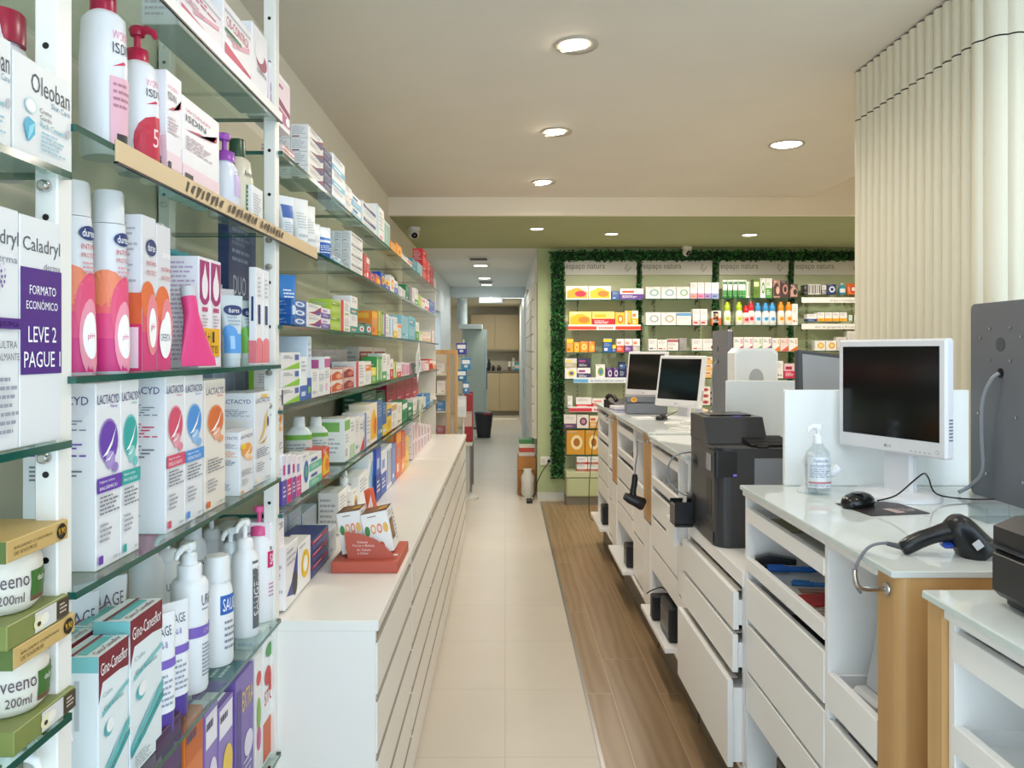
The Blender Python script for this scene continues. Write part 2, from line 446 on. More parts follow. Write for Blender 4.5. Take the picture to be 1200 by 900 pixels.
def vent(x, y, label):
    t = root('air_vent', label, 'vent', (x, y, ZLOW)); a = MB()
    a.box(-.13, .13, -.13, .13, -.012, -.001, mat('d7d7d2', .4), .004); a.obj('vent_plate', t)
    g = MB()
    for i in range(5): g.box(-.1, .1, -.1+i*.045, -.08+i*.045, -.018, -.013, mat('5a5c5c', .5))
    g.obj('grille', t)
vent(-.31, 9.1, 'square slotted air vent in corridor ceiling before the first lamp')
vent(-.30, 12.1, 'square slotted air vent in corridor ceiling between the last two lamps')
t = root('exit_sign', 'boxy emergency light hanging under the corridor beam', 'emergency light', (-.24, 13.15, 2.36)); a = MB()
a.box(-.2, .2, -.03, .03, 0, .1, mat('dcdfdc', .3), .008); a.obj('housing', t)
a = MB(); a.box(-.18, .18, -.034, -.031, .012, .088, mat('eef2f0', .2)); a.obj('diffuser', t)
a = MB(); a.box(-.02, .02, -.012, .012, .1, .112, WHITE); a.obj('bracket', t)
t = root('tube_light', 'long lit strip light on the kitchen ceiling', 'strip light', (.16, 15.2, ZLOW+.02)); a = MB()
a.box(-.45, .45, -.05, .05, -.05, -.001, WHITE, .01); a.obj('housing', t)
a = MB(); a.box(-.43, .43, -.03, .03, -.07, -.051, emit_mat('strip_glow', 'f2fbff', 6), .008); a.obj('diffuser', t)
d = bpy.data.lights.new('strip_lamp', 'AREA'); d.shape = 'RECTANGLE'; d.size = .8; d.size_y = .06; d.energy = 14; d.color = (.93, 1, 1)
o = bpy.data.objects.new('strip_lamp', d); COL.objects.link(o); o.location = (.16, 15.2, ZLOW-.06)
d = bpy.data.lights.new('kitchen_area_light', 'AREA'); d.size = .5; d.energy = 20; d.color = (1, .93, .8)  # unseen warm area light over the kitchen, no fixture built
o = bpy.data.objects.new('kitchen_area_light', d); COL.objects.link(o); o.location = (-.3, 17.6, 2.62)
# ================================================================== long shelving along the left wall
XFR = -.6                                   # front of posts and glass
POSTC = mat('ece9e2', .35)
BAYY = [1.07, 2.067, 3.045, 4.023, 5.0, 5.98, 6.95]
def post(x, y, z1, label):
    t = root('shelf_upright', label, 'shelf upright', (x, y, 0))
    a = MB(); a.box(-.031, 0, -.018, .018, 0, z1, POSTC, .002)
    z = .35
    while z < z1 - .05:                       # punched holes in the face towards the entrance
        st = len(a.v); a.lathe([(.0045, 0), (.0045, .0008)], BLACK, 10)
        a.transform(Matrix.Translation((-.0155, -.0181, z)) @ Matrix.Rotation(PI/2, 4, 'X'), st)
        z += .115
    a.obj('upright', t)
    for zz in (.85, 1.06, 1.43, 1.516, 1.793, 1.862):
        a = MB(); a.lathe([(.008, 0), (.008, .009), (.005, .012)], CHROME, 12); a.transform(Matrix.Translation((-.015, -.018, zz-.022)) @ Matrix.Rotation(PI/2, 4, 'X'))
        a.obj('shelf_pin', t)
    return t
place = ['at the entrance end of the long wall', 'where the drawer units begin', 'at the second drawer unit', 'at the third drawer unit', 'at the fourth drawer unit', 'at the fifth drawer unit', 'at the corridor end of the shelves']
for i, y in enumerate(BAYY[:2]):
    post(XFR, y, ZC-.001, 'white punched shelf upright ' + place[i])
for i, y in enumerate(BAYY[:2]):
    post(XL+.055, y, 2.5, 'white rear upright against the wall ' + place[i])
# cream back panels of the bays
for i in range(-1, 6):
    y0 = BAYY[i] if i >= 0 else .2
    y1 = BAYY[i+1]
    t = MB(); t.box(XL+.002, XL+.018, y0+.004, y1-.004, .0 if i < 1 else .84, 2.35, mat('d9d2bd', .5), .001)
    o = t.obj('back_panel'); struct(o)
# white end panel at the corridor end
t = MB(); t.box(XL+.001, XFR-.02, 6.99, 7.01, .0, 2.2, POSTC); tag(t.obj('end_panel'), 'tall white side panel closing the long shelving at the corridor', 'panel')

LEV = {'top': 2.08, 'second': 1.862, 'third': 1.62, 'fourth': 1.395, 'fifth': 1.12}
def glass_shelf(y0, y1, z, label, xf=XFR+.012, xb=XL+.03):
    t = root('glass_shelf', label, 'glass shelf', (0, (y0+y1)/2, z)); h = (y1-y0)/2
    a = MB(); a.quad((xb, -h, 0), (xf, -h, 0), (xf, h, 0), (xb, h, 0), GLASS); a.quad((xb, -h, -.01), (xb, h, -.01), (xf, h, -.01), (xf, -h, -.01), GLASS)
    a.obj('pane', t)
    e = MB(); e.quad((xf, -h, -.01), (xf, h, -.01), (xf, h, 0), (xf, -h, 0), EDGE)
    e.quad((xb, -h, -.01), (xf, -h, -.01), (xf, -h, 0), (xb, -h, 0), EDGE); e.quad((xb, h, -.01), (xb, h, 0), (xf, h, 0), (xf, h, -.01), EDGE)
    e.obj('polished_edge', t)
    return t
for z, w in ((1.793, 'uppermost in the bay nearest the entrance'), (1.43, 'holding the purple offer boxes'), (1.06, 'under the cream jars'), (.72, 'below the cream jars')):
    glass_shelf(.2, 1.066, z, 'glass shelf ' + w)
for z, w in ((2.162, 'under the pink boxes by the ceiling'), (1.862, 'with tan price rail in the pump bottle bay'), (1.516, 'under the pink spray bottles'), (1.22, 'under the tall white hygiene boxes'), (.85, 'under the white pump bottles'), (.5, 'lowest in the bay of purple boxes')):
    glass_shelf(1.076, 2.06, z, 'glass shelf ' + w)
order = ['first', 'second', 'third', 'fourth', 'fifth']
for i in range(1, 6):
    for k, z in LEV.items():
        dz = {0: 0, 1: -.004, 2: .006, 3: -.002, 4: .004}[(i*3 + int(z*100)) % 5]
        glass_shelf(BAYY[i]+.006, BAYY[i+1]-.004, z, f'{k} glass shelf from the ceiling over {order[i-1]} drawer unit')
# tan price rail along the second shelf
t = root('price_rail', 'tan price rail with printed lettering along upper glass shelf', 'price rail', (XFR+.0125, 1.72, 1.84)); a = MB()
a.box(0, .004, -.54, .72, -.004, .03, mat('d8bd94', .5), .001); S = lambda u, v, o: (.0042+o, -.54+u*1.26, -.004+v*.034)
a.art(S, [('p', [(u, .2+.15*math.sin(k*2.1)), (u+.007, .2), (u+.016+.004*(k % 3), .75), (u+.008, .8-.1*(k % 2))], '3a2f25') for k in range(26) for u in [.2+.019*k] if k % 9 != 8]); a.obj('strip', t)
a = MB(); a.box(-.001, .006, -.54, .72, -.007, -.004, BLACK); a.obj('rail_clip', t)
t = root('price_rail', 'thin black and white rail under the topmost pink boxes', 'price rail', (XFR+.0125, 1.57, 2.153)); a = MB()
a.box(0, .003, -.48, .49, -.002, .022, WHITE, .001); a.box(0, .004, -.48, .49, -.006, -.002, BLACK); a.obj('strip', t)

# ------------------------------------------------------------------ white drawer units
CABX = -.338; TOPZ = .84; CW = .78
def slot_front(mb, y0, y1, z0, z1, x, m, th=.018, r=.0015):
    mb.box(x-th, x, y0, y1, z0, z1, m, r)
for i in range(6):
    y0 = 2.07 + CW*i
    nm = ['nearest the entrance, its white end panel showing', 'second along the aisle, behind the red display tray', 'third along the aisle', 'fourth along the aisle', 'fifth along the aisle', 'last before the corridor']
    t = root('drawer_unit', 'low white five-drawer unit ' + nm[i], 'drawer unit', (0, y0, 0))
    a = MB()
    a.box(XL+.02, CABX-.004, .001, .02, 0, TOPZ-.028, LACQ, .001); a.box(XL+.02, CABX-.004, CW-.02, CW-.001, 0, TOPZ-.028, LACQ, .001)
    a.box(XL+.02, XL+.03, .02, CW-.02, .0, TOPZ-.03, LACQ); a.box(XL+.03, CABX-.045, .02, CW-.02, .0, .07, LACQ)
    a.box(CABX-.06, CABX-.055, .02, CW-.02, .07, TOPZ-.03, GAP)
    a.obj('carcass', t)
    a = MB(); a.box(XL+.02, CABX+.004, .0005, CW-.0005, TOPZ-.028, TOPZ, LACQ, .002); a.obj('top_panel', t)
    n = 5; zt = TOPZ-.045; zb = .012; hh = (zt-zb)/n
    for k in range(n):
        za = zb + k*hh
        d = MB()
        d.box(CABX-.02, CABX, .009, CW-.009, za+.003, za+hh-.016, LACQ, .0015)
        d.prism([(CABX-.02, za+hh-.016), (CABX, za+hh-.016), (CABX-.012, za+hh-.004), (CABX-.02, za+hh-.004)], 'y', .009, CW-.009, mat('8c857a', .4))
        d.box(CABX-.45, CABX-.02, .03, CW-.03, za+.006, za+.012, LACQ)
        d.obj('drawer', t)

# ------------------------------------------------------------------ products: placing and naming
ROT = PI/2
RIGHTNESS = .0008
def Lbox(name, label, cat, art, body, px0, px1, ytop, z, d, xf=-.612, group=None, rough=.38, h=None, turn=0):
    """carton on the left wall: front plane xf, pixel columns of its two front edges, pixel row of its near top corner"""
    y0, y1 = YX(px0, xf), YX(px1, xf)
    w = y1 - y0 - .0015
    hh = h or (ZP(ytop, y0) - z)
    mb = carton(w, d, hh, body, art, rough)
    o = mb.obj(name, None, (xf - d/2, (y0+y1)/2, z+.0006), ROT + turn)
    return tag(o, label, cat, group)

TXT = '5b5f6b'; SML = 'a9acb4'
def small(c=SML): return [('l', .1, .55, .9, .8, 5, c), ('l', .1, .12, .9, .4, 6, c)]
def hyg(c, name, band, brand='LACTACYD', bc='4a3f78', sub='Pharma'):
    """tall hygiene carton: brand, soft feather disc, coloured band, print"""
    cl = lambda a, b_, t: '#%02x%02x%02x' % tuple(int(int(a[i:i+2], 16)*(1-t) + int(b_[i:i+2], 16)*t) for i in (0, 2, 4))
    f = [('t', brand, .06, .885, .94, .935, bc), ('t', sub, .58, .862, .86, .878, c),
         ('e', .5, .68, .4, .125, cl(c, 'ffffff', .35)), ('e', .5, .68, .36, .112, c), ('e', .55, .575, .2, .05, cl(c, 'ffffff', .45)),
         ('p', [(.22, .6), (.4, .63), (.6, .68), (.8, .76), (.62, .66), (.42, .61)], 'ffffff'), ('p', [(.3, .575), (.5, .59), (.72, .63), (.5, .578)], 'ffffff'),
         ('e', .74, .53, .13, .028, cl(c, 'ffffff', .35))]
    if band:
        f += [('r', 0, .41, 1, .49, c), ('t', name[0], .08, .458, .7, .475, 'ffffff'), ('t', name[1], .08, .425, .8, .447, 'ffffff')]
    f += [('l', .08, .28, .9, .39, 5, '7a7d88'), ('l', .08, .13, .6, .24, 4, '9a9ca5'), ('r', .03, .03, .2, .075, c), ('t', '200 ml', .62, .03, .92, .045, '6a6d78')]
    sd = [('t', brand, .12, .885, .9, .93, bc), ('l', .1, .74, .9, .82, 5, '8e93a0'), ('l', .1, .6, .9, .7, 5, c), ('l', .1, .47, .9, .56, 4, '70757f'), ('l', .1, .08, .6, .2, 6, '8e93a0')]
    return {'F': f, 'S': sd, 'T': [('r', .05, .1, .95, .9, 'e9e6ea')]}
A, ZA = 'Lbox', 1.22
WB = 'e9e9eb'
H1 = 'tall white hygiene carton with '
HG = None
Lbox('hygiene_box', H1 + 'purple feather disc, first on its shelf', 'box', hyg('6a3fa8', ('Higiene íntima', 'BALSÂMICO'), 1), WB, 112, 141, 450, ZA, .11)
Lbox('hygiene_box', H1 + 'teal feather disc beside the purple one', 'box', hyg('2fa6a0', ('Higiene íntima', 'PROTEÇÃO'), 1), WB, 141.3, 163, 447, ZA, .11)
Lbox('hygiene_box', H1 + 'rose red feather disc', 'box', hyg('d8506e', ('Higiene íntima', 'DELICADO'), 1), WB, 194, 216, 441, ZA, .11)
Lbox('hygiene_box', H1 + 'sky blue feather disc', 'box', hyg('4c92d8', ('Higiene íntima', 'HIDRATANTE'), 1), WB, 216.2, 238, 441, ZA, .11)
Lbox('hygiene_box', 'tall beige hygiene carton with orange feather disc', 'box', hyg('dd6f35', ('', ''), 0, sub='FEMINA'), 'ece2d6', 240, 264, 446, ZA, .1)
g = hyg('f1e3c8', ('', ''), 0, sub='Plus'); g['F'] = g['F'][:2] + [('p', [(.2, .45), (.5, .5), (.75, .62), (.8, .8), (.62, .72), (.5, .58)], 'e0bd74'), ('p', [(.25, .44), (.55, .43), (.8, .5), (.6, .47)], 'c79c4e'), ('e', .8, .66, .06, .06, '3e4660'), ('r', .4, .94, .75, .97, 'f1c63c')] + g['F'][-4:]
Lbox('hygiene_box', 'white hygiene carton with gold ribbon drawing', 'box', g, WB, 298.5, 317, 461, ZA, .1)
Lbox('hygiene_box', H1 + 'bright orange disc, last on its shelf', 'box', hyg('ee8a2a', ('', ''), 0), WB, 317.2, 332, 459, ZA, .09)
g = hyg('f0a04a', ('', ''), 0); g['F'] += [('r', .0, .72, .35, .8, 'f4c430')]
Lbox('hygiene_box', 'short white hygiene carton with orange disc standing in front', 'box', g, WB, 281, 297, 507, ZA, .05, xf=-.604)
def grey_label(t, c='5a4d73'): return {'F': [('t', t, .1, .1, .9, .6, c)], 'S': [('t', t, .08, .2, .92, .6, c)]}
Lbox('hygiene_box', 'grey blue carton half hidden behind the tall hygiene cartons', 'box', {'F': [('t', 'Saforelle', .08, .75, .92, .88, '5a3f63')], 'S': [('t', 'Saforelle', .08, .75, .92, .88, '5a3f63')]}, 'a9aab6', 208, 224, 415, ZA, .16, xf=-.75)
for i, (p0, p1) in enumerate(((232, 246), (250, 262), (262.5, 274), (274.5, 286), (286.5, 297))):
    if i: Lbox('wipes_box', f'{order[i-1]} pale blue patterned box in the row behind the hygiene cartons', 'box', {'F': [('r', .05, .1, .95, .92, 'b4bdd2')], 'S': [('r', .05, .5, .95, .95, 'aab5cf'), ('r', .05, .05, .95, .45, 'bcc5da')]}, 'd5dae6', p0, p1, 428, LEV['fourth'] + .0072, .055, xf=-.77)

# shelf of pump bottles ------------------------------------------------------------
def bottle(name, label, cat, loc, secs, col, art=None, ex=2.0, caps=(), nseg=14, rough=.28, rz=ROT, group=None, n=28, bodypart='bottle_body'):
    if rz == ROT: rz = 1.0
    t = root(name, label, cat, loc, rz, group)
    b = MB(); b.loft(secs, mat(col, rough), n, ex)
    if art: b.art(wrap_map(secs, ex=ex), art, nseg)
    b.obj(bodypart, t)
    for nm, fn in caps:
        c = MB(); fn(c); c.obj(nm, t)
    return t
def cap_of(z, r, h, col, r2=None, ex=2, ry=None):
    def f(c): c.loft([(z, r, ry or r), (z+h*.92, r2 or r, (ry or r2 or r)), (z+h, (r2 or r)*.9, (ry or r2 or r)*.9)], mat(col, .3), 24, ex)
    return f
def pump_of(z, r, col, reach=.045, ang=0, hh=.05):
    """collar, stem, flat nozzle head pointing along -y turned by ang"""
    def f(c):
        m = mat(col, .3)
        c.loft([(z, r, r), (z+.022, r*.95, r*.95), (z+.026, r*.5, r*.5)], m, 24); c.lathe([(.006, z+.024), (.006, z+hh)], m, 12)
        st = len(c.v)
        c.loft([(z+hh-.004, .012, .012), (z+hh+.006, .013, .016), (z+hh+.012, .010, .013)], m, 16)
        c.tube([(0, 0, z+hh+.003), (0, -reach*.6, z+hh+.005), (0, -reach, z+hh-.002), (0, -reach-.004, z+hh-.012)], [.0085, .0075, .006, .0045], m, 10)
        c.transform(Matrix.Rotation(ang, 4, 'Z'), st)
    return f
def Lpos(pxc, xc): return YX(pxc, xc)
def taper(h, r, top=None, n=0.04, ry=None):
    ry = ry or r
    return [(0, r*.94, ry*.94), (.006, r, ry), (h-n, r, ry), (h-n*.4, r*.86, ry*.86), (h-n*.1, r*.55, ry*.55), (h, (top or r*.4), (top or r*.4))]
EV = .8503
# liquid soap bottles: (name, label, pixel column of its middle, radius, height, colour ...)
xs = -.655
def ptext(t, z0, z1, c, u0=.3, u1=.7): return ('t', t, u0, z0, u1, z1, c)
y = Lpos(222, xs)
bottle('pump_bottle', 'large white pump bottle with lilac band', 'pump bottle', (xs, y, EV), taper(.235, .037, .022, .016), 'eef0f2',
       [('t', 'URIAGE', .52, .178, 1.0, .2, '3a3d55'), ('l', .52, .165, .8, .172, 1, '7a7f90'), ('r', .2, .115, 1.0, .137, '7d63bd'), ('t', 'GYN-PHY', .55, .121, .85, .131, 'c9bce6'), ('l', .52, .03, .8, .1, 9, '8a8fa0')],
       caps=(('cap', cap_of(.232, .024, .028, 'f2f3f5')), ('pump_head', pump_of(.258, .016, 'f2f3f5', .05, -1.1, .035))))
y = Lpos(254, xs+.005)
bottle('wash_bottle', 'white wash bottle with blue label and plain round cap', 'bottle', (xs+.005, y, EV), taper(.19, .036, .022), 'f1f2f3',
       [('r', .36, .115, .98, .157, '2f63b8'), ('t', 'SAUGELLA', .41, .122, 1.05, .15, 'ffffff'), ('l', .44, .03, .76, .1, 5, '8a90a0')],
       caps=(('cap', cap_of(.186, .029, .055, 'eceeef', .027)),))
y = Lpos(270, xs-.03)
bottle('wash_bottle', 'white wash bottle with green label and clear hooded cap', 'bottle', (xs-.03, y, EV), taper(.2, .033, .022), 'f1f2f3',
       [('r', .5, .11, .98, .152, '2f8f6a'), ('t', 'SAUGELLA', .55, .117, 1.15, .145, 'ffffff'), ('l', .5, .03, .8, .1, 6, '9aa0aa')],
       caps=(('pump_head', pump_of(.2, .02, 'f4f4f4', .04, -1.1, .05)), ('hood', lambda c: c.loft([(.198, .03, .03), (.27, .029, .029), (.285, .02, .02)], CLEAR, 20))))
y = Lpos(281, xs-.035)
bottle('wash_bottle', 'white wash bottle with red label behind the green one', 'bottle', (xs-.035, y+.02, EV), taper(.2, .03, .022), 'f1f2f3',
       [('r', .45, .12, .98, .162, 'd84a52'), ('t', 'SAUGELLA', .5, .127, 1.1, .155, 'ffffff'), ('l', .45, .03, .75, .1, 6, '9aa0aa')],
       caps=(('cap', cap_of(.197, .02, .04, 'f1f2f3')),))
y = Lpos(287, xs+.01)
bottle('pump_bottle', 'white pump bottle with upright grey label', 'pump bottle', (xs+.01, y, EV), taper(.215, .034, .018), 'f1f2f3',
       [('r', .46, .02, .68, .185, '62666a'), ('v', 'SAUGELLA', .49, .05, .65, .18, 'f2f2f2')],
       caps=(('pump_head', pump_of(.213, .02, 'f4f4f4', .045, -1.1, .06)),))
y = Lpos(304, xs+.012)
bottle('pump_bottle', 'white pump bottle with bright pink pump', 'pump bottle', (xs+.012, y, EV), taper(.225, .037, .02), 'f3f3f4',
       [('r', .46, .14, .98, .182, 'd02a6e'), ('t', 'SAUGELLA', .52, .147, 1.1, .175, 'ffffff'), ('l', .48, .06, .76, .1, 4, 'c98aa5')],
       caps=(('pump_head', pump_of(.222, .024, 'e0558f', .045, 1.2, .062)),))
for i, (px, x, h) in enumerate(((196, -.76, .235), (226, -.78, .24), (248, -.76, .22))):
    yy = Lpos(px, x)
    bottle('pump_bottle', ['white pump bottle in the back row behind the lilac one', 'white pump bottle in the back row, pump above the blue label', 'white pump bottle deep behind the green label'][i], 'pump bottle', (x, yy, EV), taper(h, .035, .018), 'e9eaec',
           [('t', 'URIAGE', .3, .17, .7, .186, '3a3d55')], caps=(('pump_head', pump_of(h-.004, .022, 'e9ebee', .045, -1.1, .055)),))
bottle('pump_bottle', 'pink capped bottle peeping from the back row', 'pump bottle', (-.79, Lpos(172, -.79), EV), taper(.26, .036, .02), 'efeff0', None, caps=(('cap', cap_of(.256, .024, .045, 'd0407c')),))
# crimped tubes with purple ends
def squeeze_tube(name, label, loc, h, r, w, col, art, capc, caph=.03, rz=.95, tilt=0, group=None, nseg=12, cat='tube', lean=0):
    t = root(name, label, cat, loc, rz, group)
    if lean: t.rotation_euler = (lean, 0, rz)
    secs = [(caph, r, r), (caph+.25*(h-caph), r*1.01, r*.95), (caph+.6*(h-caph), r+(w-r)*.5, r*.62), (h-.014, w, .0035), (h, w, .0022)]
    b = MB(); b.loft(secs, mat(col, .32), 24, 2.2); b.art(wrap_map(secs, ex=2.2), art, nseg)
    b.obj('tube_body', t)
    c = MB(); c.loft([(0, r*.96, r*.96), (caph, r*.98, r*.98)], mat(capc, .3), 24); c.obj('cap', t)
    return t
uri = [('t', 'URIAGE', .3, .175, .72, .192, '4a4d60'), ('t', 'GYN-8', .34, .155, .6, .166, '7a6fae'), ('r', .18, .12, .82, .135, '7f66c0'), ('l', .32, .05, .68, .11, 6, '9a9fb0')]
squeeze_tube('squeeze_tube', 'white crimped tube with purple cap beside the teal cartons', (-.64, YX(184, -.64), EV), .215, .03, .037, 'eef0f3', uri, '5c479e', .042)
squeeze_tube('squeeze_tube', 'second white crimped tube with purple cap, before the lilac pump bottle', (-.645, YX(201, -.645), EV), .215, .03, .037, 'eef0f3', uri, '5c479e', .042)
for i, px in enumerate((92, 128)):
    squeeze_tube('squeeze_tube', ['grey white crimped tube behind the teal cartons, entrance side', 'grey white crimped tube behind the teal cartons, pump bottle side'][i], (-.735, YX(px-10, -.735), EV), .285, .035, .05, 'dfe1e4', [('t', 'URIAGE', .25, .235, .78, .258, '55586a'), ('t', 'GYN-PHY', .4, .22, .7, .228, '8a8d9a')], '5c479e', .045)
def gino():
    f = [('p', [(0, .86), (1, .8), (1, 1), (0, 1)], '7c1f2c'), ('p', [(0, .7), (.12, .82), (1, .82), (1, .86), (0, .88)], '7c1f2c'), ('t', 'Gino-Canesflor', .06, .865, .95, .945, 'ffffff'),
         ('t', 'Calm', .12, .72, .42, .75, '8fb4b8'), ('p', [(.1, .6), (.98, .68), (.98, .71), (.1, .63)], '7fc4c6'), ('t', 'Gel lavante', .14, .63, .8, .66, '46868c'),
         ('e', .3, .5, .14, .05, '5bb5b8'), ('e', .34, .515, .12, .045, 'f3f3f3'), ('p', [(0, .16), (.3, .24), (.6, .29), (1, .4), (1, .46), (.55, .34), (.25, .28), (0, .2)], '5fb7b8'),
         ('p', [(0, .13), (.4, .2), (1, .33), (1, .38), (.5, .26), (0, .17)], '2e9a9c'), ('p', [(0, .22), (.4, .32), (.9, .46), (.5, .33)], 'a9dadb'), ('l', .1, .03, .6, .12, 5, 'a0a5a8')]
    return {'F': f, 'S': [('r', 0, .9, 1, 1, '7fc4c6'), ('l', .4, .1, .6, .85, 1, 'c5c9cc')], 'T': [('r', 0, 0, 1, .32, 'e7f0f0'), ('r', .08, .35, .92, .62, '74c2c4'), ('r', 0, .64, 1, .74, '8c4a50'), ('t', 'Gino-Canesflor', .1, .08, .9, .26, '7c1f2c')]}
Lbox('gel_box', 'teal and maroon gel carton, the one nearer the upright', 'box', gino(), 'e6eef0', 115, 150.5, 771, EV, .06)
Lbox('gel_box', 'teal and maroon gel carton beside the crimped tubes', 'box', gino(), 'e6eef0', 152, 190, 729, EV, .06)
Lbox('gel_box', 'teal topped gel carton in second row by the upright', 'box', gino(), 'e6eef0', 76, 112, 752, EV, .06, xf=-.676, h=.243)
Lbox('gel_box', 'teal topped gel carton in second row, aisle direction', 'box', gino(), 'e6eef0', 113, 152, 716, EV, .06, xf=-.676, h=.243)
lac2 = {'F': [('t', 'LACTACYD', .1, .85, .9, .92, '5a4a80'), ('p', [(.3, .55), (.55, .5), (.6, .72), (.45, .75)], 'c23a4a'), ('l', .15, .3, .8, .5, 6, 'b89aa8')], 'S': [('t', 'LACTACYD', .15, .82, .85, .9, '5a4a80'), ('r', .55, .76, .8, .79, 'd8507a'), ('l', .15, .3, .85, .6, 7, 'b9b3c2')]}
Lbox('hygiene_box', 'pale pink hygiene carton closing the pump bottle shelf', 'box', lac2, 'f2eaf0', 316, 333, 613, EV, .085)
Lbox('hygiene_box', 'pale pink hygiene carton behind the pink pump', 'box', lac2, 'f2eaf0', 300, 316, 617, EV, .08, xf=-.72)
Lbox('hygiene_box', 'pale pink hygiene carton behind the upright grey label', 'box', lac2, 'f2eaf0', 278, 296, 622, EV, .08, xf=-.74)

# shelf of pink spray bottles -----------------------------------------------------------
BV = 1.5163
def durex_art(s=1.0, w=1.0):
    return [('r', 0, .002, 1, .055, 'd6337f'), ('r', 0, .055, 1, .095, 'e24a80'), ('r', 0, .095, 1, .135, 'ea6a6c'), ('e', .28, .135, .34, .03, 'ee8a64'), ('e', .66, .1, .3, .055, 'e4527a'), ('e', .62, .055, .2, .06, 'f09aae'), ('e', .62, .058, .15, .036, 'ffffff'),
            ('t', 'pH+', .55, .05, .7, .062, 'd6337f'), ('e', .62, .215, .2, .011, '27386f'), ('t', 'durex', .48, .209, .76, .221, 'ffffff'), ('t', 'INTIMA', .46, .19, .78, .198, 'c44a5c'), ('t', 'PROTECT', .46, .177, .78, .184, 'c44a5c'), ('l', .48, .15, .78, .17, 3, 'd99aa5')]
def durex(label, px, x, h=.275, r=.031, z=None):
    y = Lpos(px, x)
    secs = [(0, r*.97, r*.97), (.004, r, r), (.236, r*.82, r*.82), (.24, r*.8, r*.8)]
    return bottle('spray_bottle', label, 'bottle', (x, y, z or BV), secs, 'dfe0e3', durex_art(), caps=(('cap', cap_of(.241, r*.79, h-.241+.02, 'dcdcdc', r*.74)),), nseg=20)
durex('pink and orange gel bottle half behind the upright', 86, -.665)
durex('pink and orange gel bottle standing foremost by the upright', 127, -.648)
durex('pink and orange gel bottle behind the barcode carton', 179, -.72)
dbox = {'F': [('r', 0, 0, 1, .25, 'd9407c'), ('r', 0, .25, 1, .42, 'e25a66'), ('e', .4, .46, .5, .12, 'e8713f'), ('e', .7, .3, .42, .2, 'ee8a94'), ('e', .72, .28, .26, .13, 'ffffff'), ('t', 'pH+', .58, .25, .86, .31, 'd6337f'), ('e', .6, .8, .36, .055, '27386f'), ('t', 'durex', .32, .775, .88, .825, 'ffffff'), ('t', 'INTIMA', .25, .68, .95, .71, 'c44a5c'), ('t', 'PROTECT', .25, .62, .95, .65, 'c44a5c')],
        'S': [('r', 0, 0, 1, .3, 'd6386f'), ('r', 0, .3, 1, .5, 'dd6b3f'), ('l', .08, .55, .92, .95, 12, 'b5b2b5'), ('r', .35, .02, .92, .28, 'f6dfe6')] + [('r', .42, .04+i*.022, .7, .05+i*.022, '222222') for i in range(10)]}
Lbox('gel_box', 'pink and orange carton with barcode on its side', 'box', dbox, 'dfdde0', 166, 183, 251, BV, .065)
db2 = dict(dbox); db2['F'] = dbox['F'][:6] + [('e', .55, .22, .42, .14, 'ffffff'), ('t', 'OFERTA', .2, .2, .9, .25, '27386f')] + dbox['F'][7:]
Lbox('gel_box', 'pink and orange carton with round offer sticker', 'box', db2, 'dfdde0', 183.4, 200, 262, BV, .06)
t = squeeze_tube('squeeze_tube', 'glossy pink tube leaning back with wide end down', (-.625, YX(219, -.625), BV+.16), .158, .014, .042, 'e0407f', [('r', .1, .08, .9, .11, 'f39ab8'), ('r', 0, .142, 1, .156, 'f3f0f1')], 'c8c9cc', .02)
t.rotation_euler = (PI-.22, 0, 1.1)
pur = lambda st: {'F': [('r', .06, .62, .94, .97, 'a52a6e'), ('e', .5, .66, .44, .09, 'a52a6e'), ('e', .5, .74, .28, .12, 'f4e9f0'), ('p', [(.3, .8), (.7, .8), (.5, .95)], 'f4e9f0'), ('r', .25, .51, .75, .55, 'c04a7a'), ('l', .2, .36, .8, .48, 4, 'b9a9b4')] + st, 'S': [('l', .08, .05, .92, .95, 22, 'c4aecb')]}
Lbox('gel_box', 'white and magenta drop carton with half the yellow offer sticker', 'box', pur([('r', .2, .1, 1.0, .36, 'f0b21c'), ('t', '1+', .5, .23, .95, .33, '2a2a2a'), ('t', 'GRA', .4, .13, .98, .2, '2a2a2a')]), 'efe9f0', 233, 246, 300, BV, .075)
Lbox('gel_box', 'white and magenta drop carton, second of the offer pair', 'box', pur([('r', 0, .1, .8, .36, 'f0b21c'), ('t', '1', .1, .23, .3, .33, '2a2a2a'), ('t', 'TIS', .04, .13, .6, .2, '2a2a2a')]), 'efe9f0', 246.2, 259, 304, BV, .075)
def gel(c1, c2): return [('r', .05, .03, .95, .075, c1), ('e', .3, .075, .26, .02, c1), ('r', .3, .04, .45, .07, c2), ('e', .5, .13, .3, .012, '27386f'), ('t', 'durex', .36, .124, .66, .136, 'ffffff'), ('l', .3, .09, .7, .115, 3, 'a0b0bb')]
squeeze_tube('squeeze_tube', 'clear tube with sky blue gel and navy logo', (-.64, YX(271, -.64), BV), .165, .021, .031, 'cfd9df', gel('5f9fe0', 'a5cdf3'), 'c9d2da', .018)
squeeze_tube('squeeze_tube', 'clear tube with lime green gel and navy logo', (-.64, YX(291, -.64), BV), .16, .021, .03, 'd3dcd6', gel('7cc453', 'b5e39a'), 'c9d6cc', .018)
squeeze_tube('squeeze_tube', 'clear tube with pink gel behind the blue one', (-.68, YX(262, -.68), BV), .185, .022, .03, 'd7d3d8', gel('d77aa8', 'f0b5d0'), 'cfcad0', .018)
squeeze_tube('squeeze_tube', 'grey clear tube at the back between magenta cartons and blue gel', (-.72, YX(248, -.72), BV), .2, .022, .03, 'cfcfd2', [], 'c3c3c6', .018)
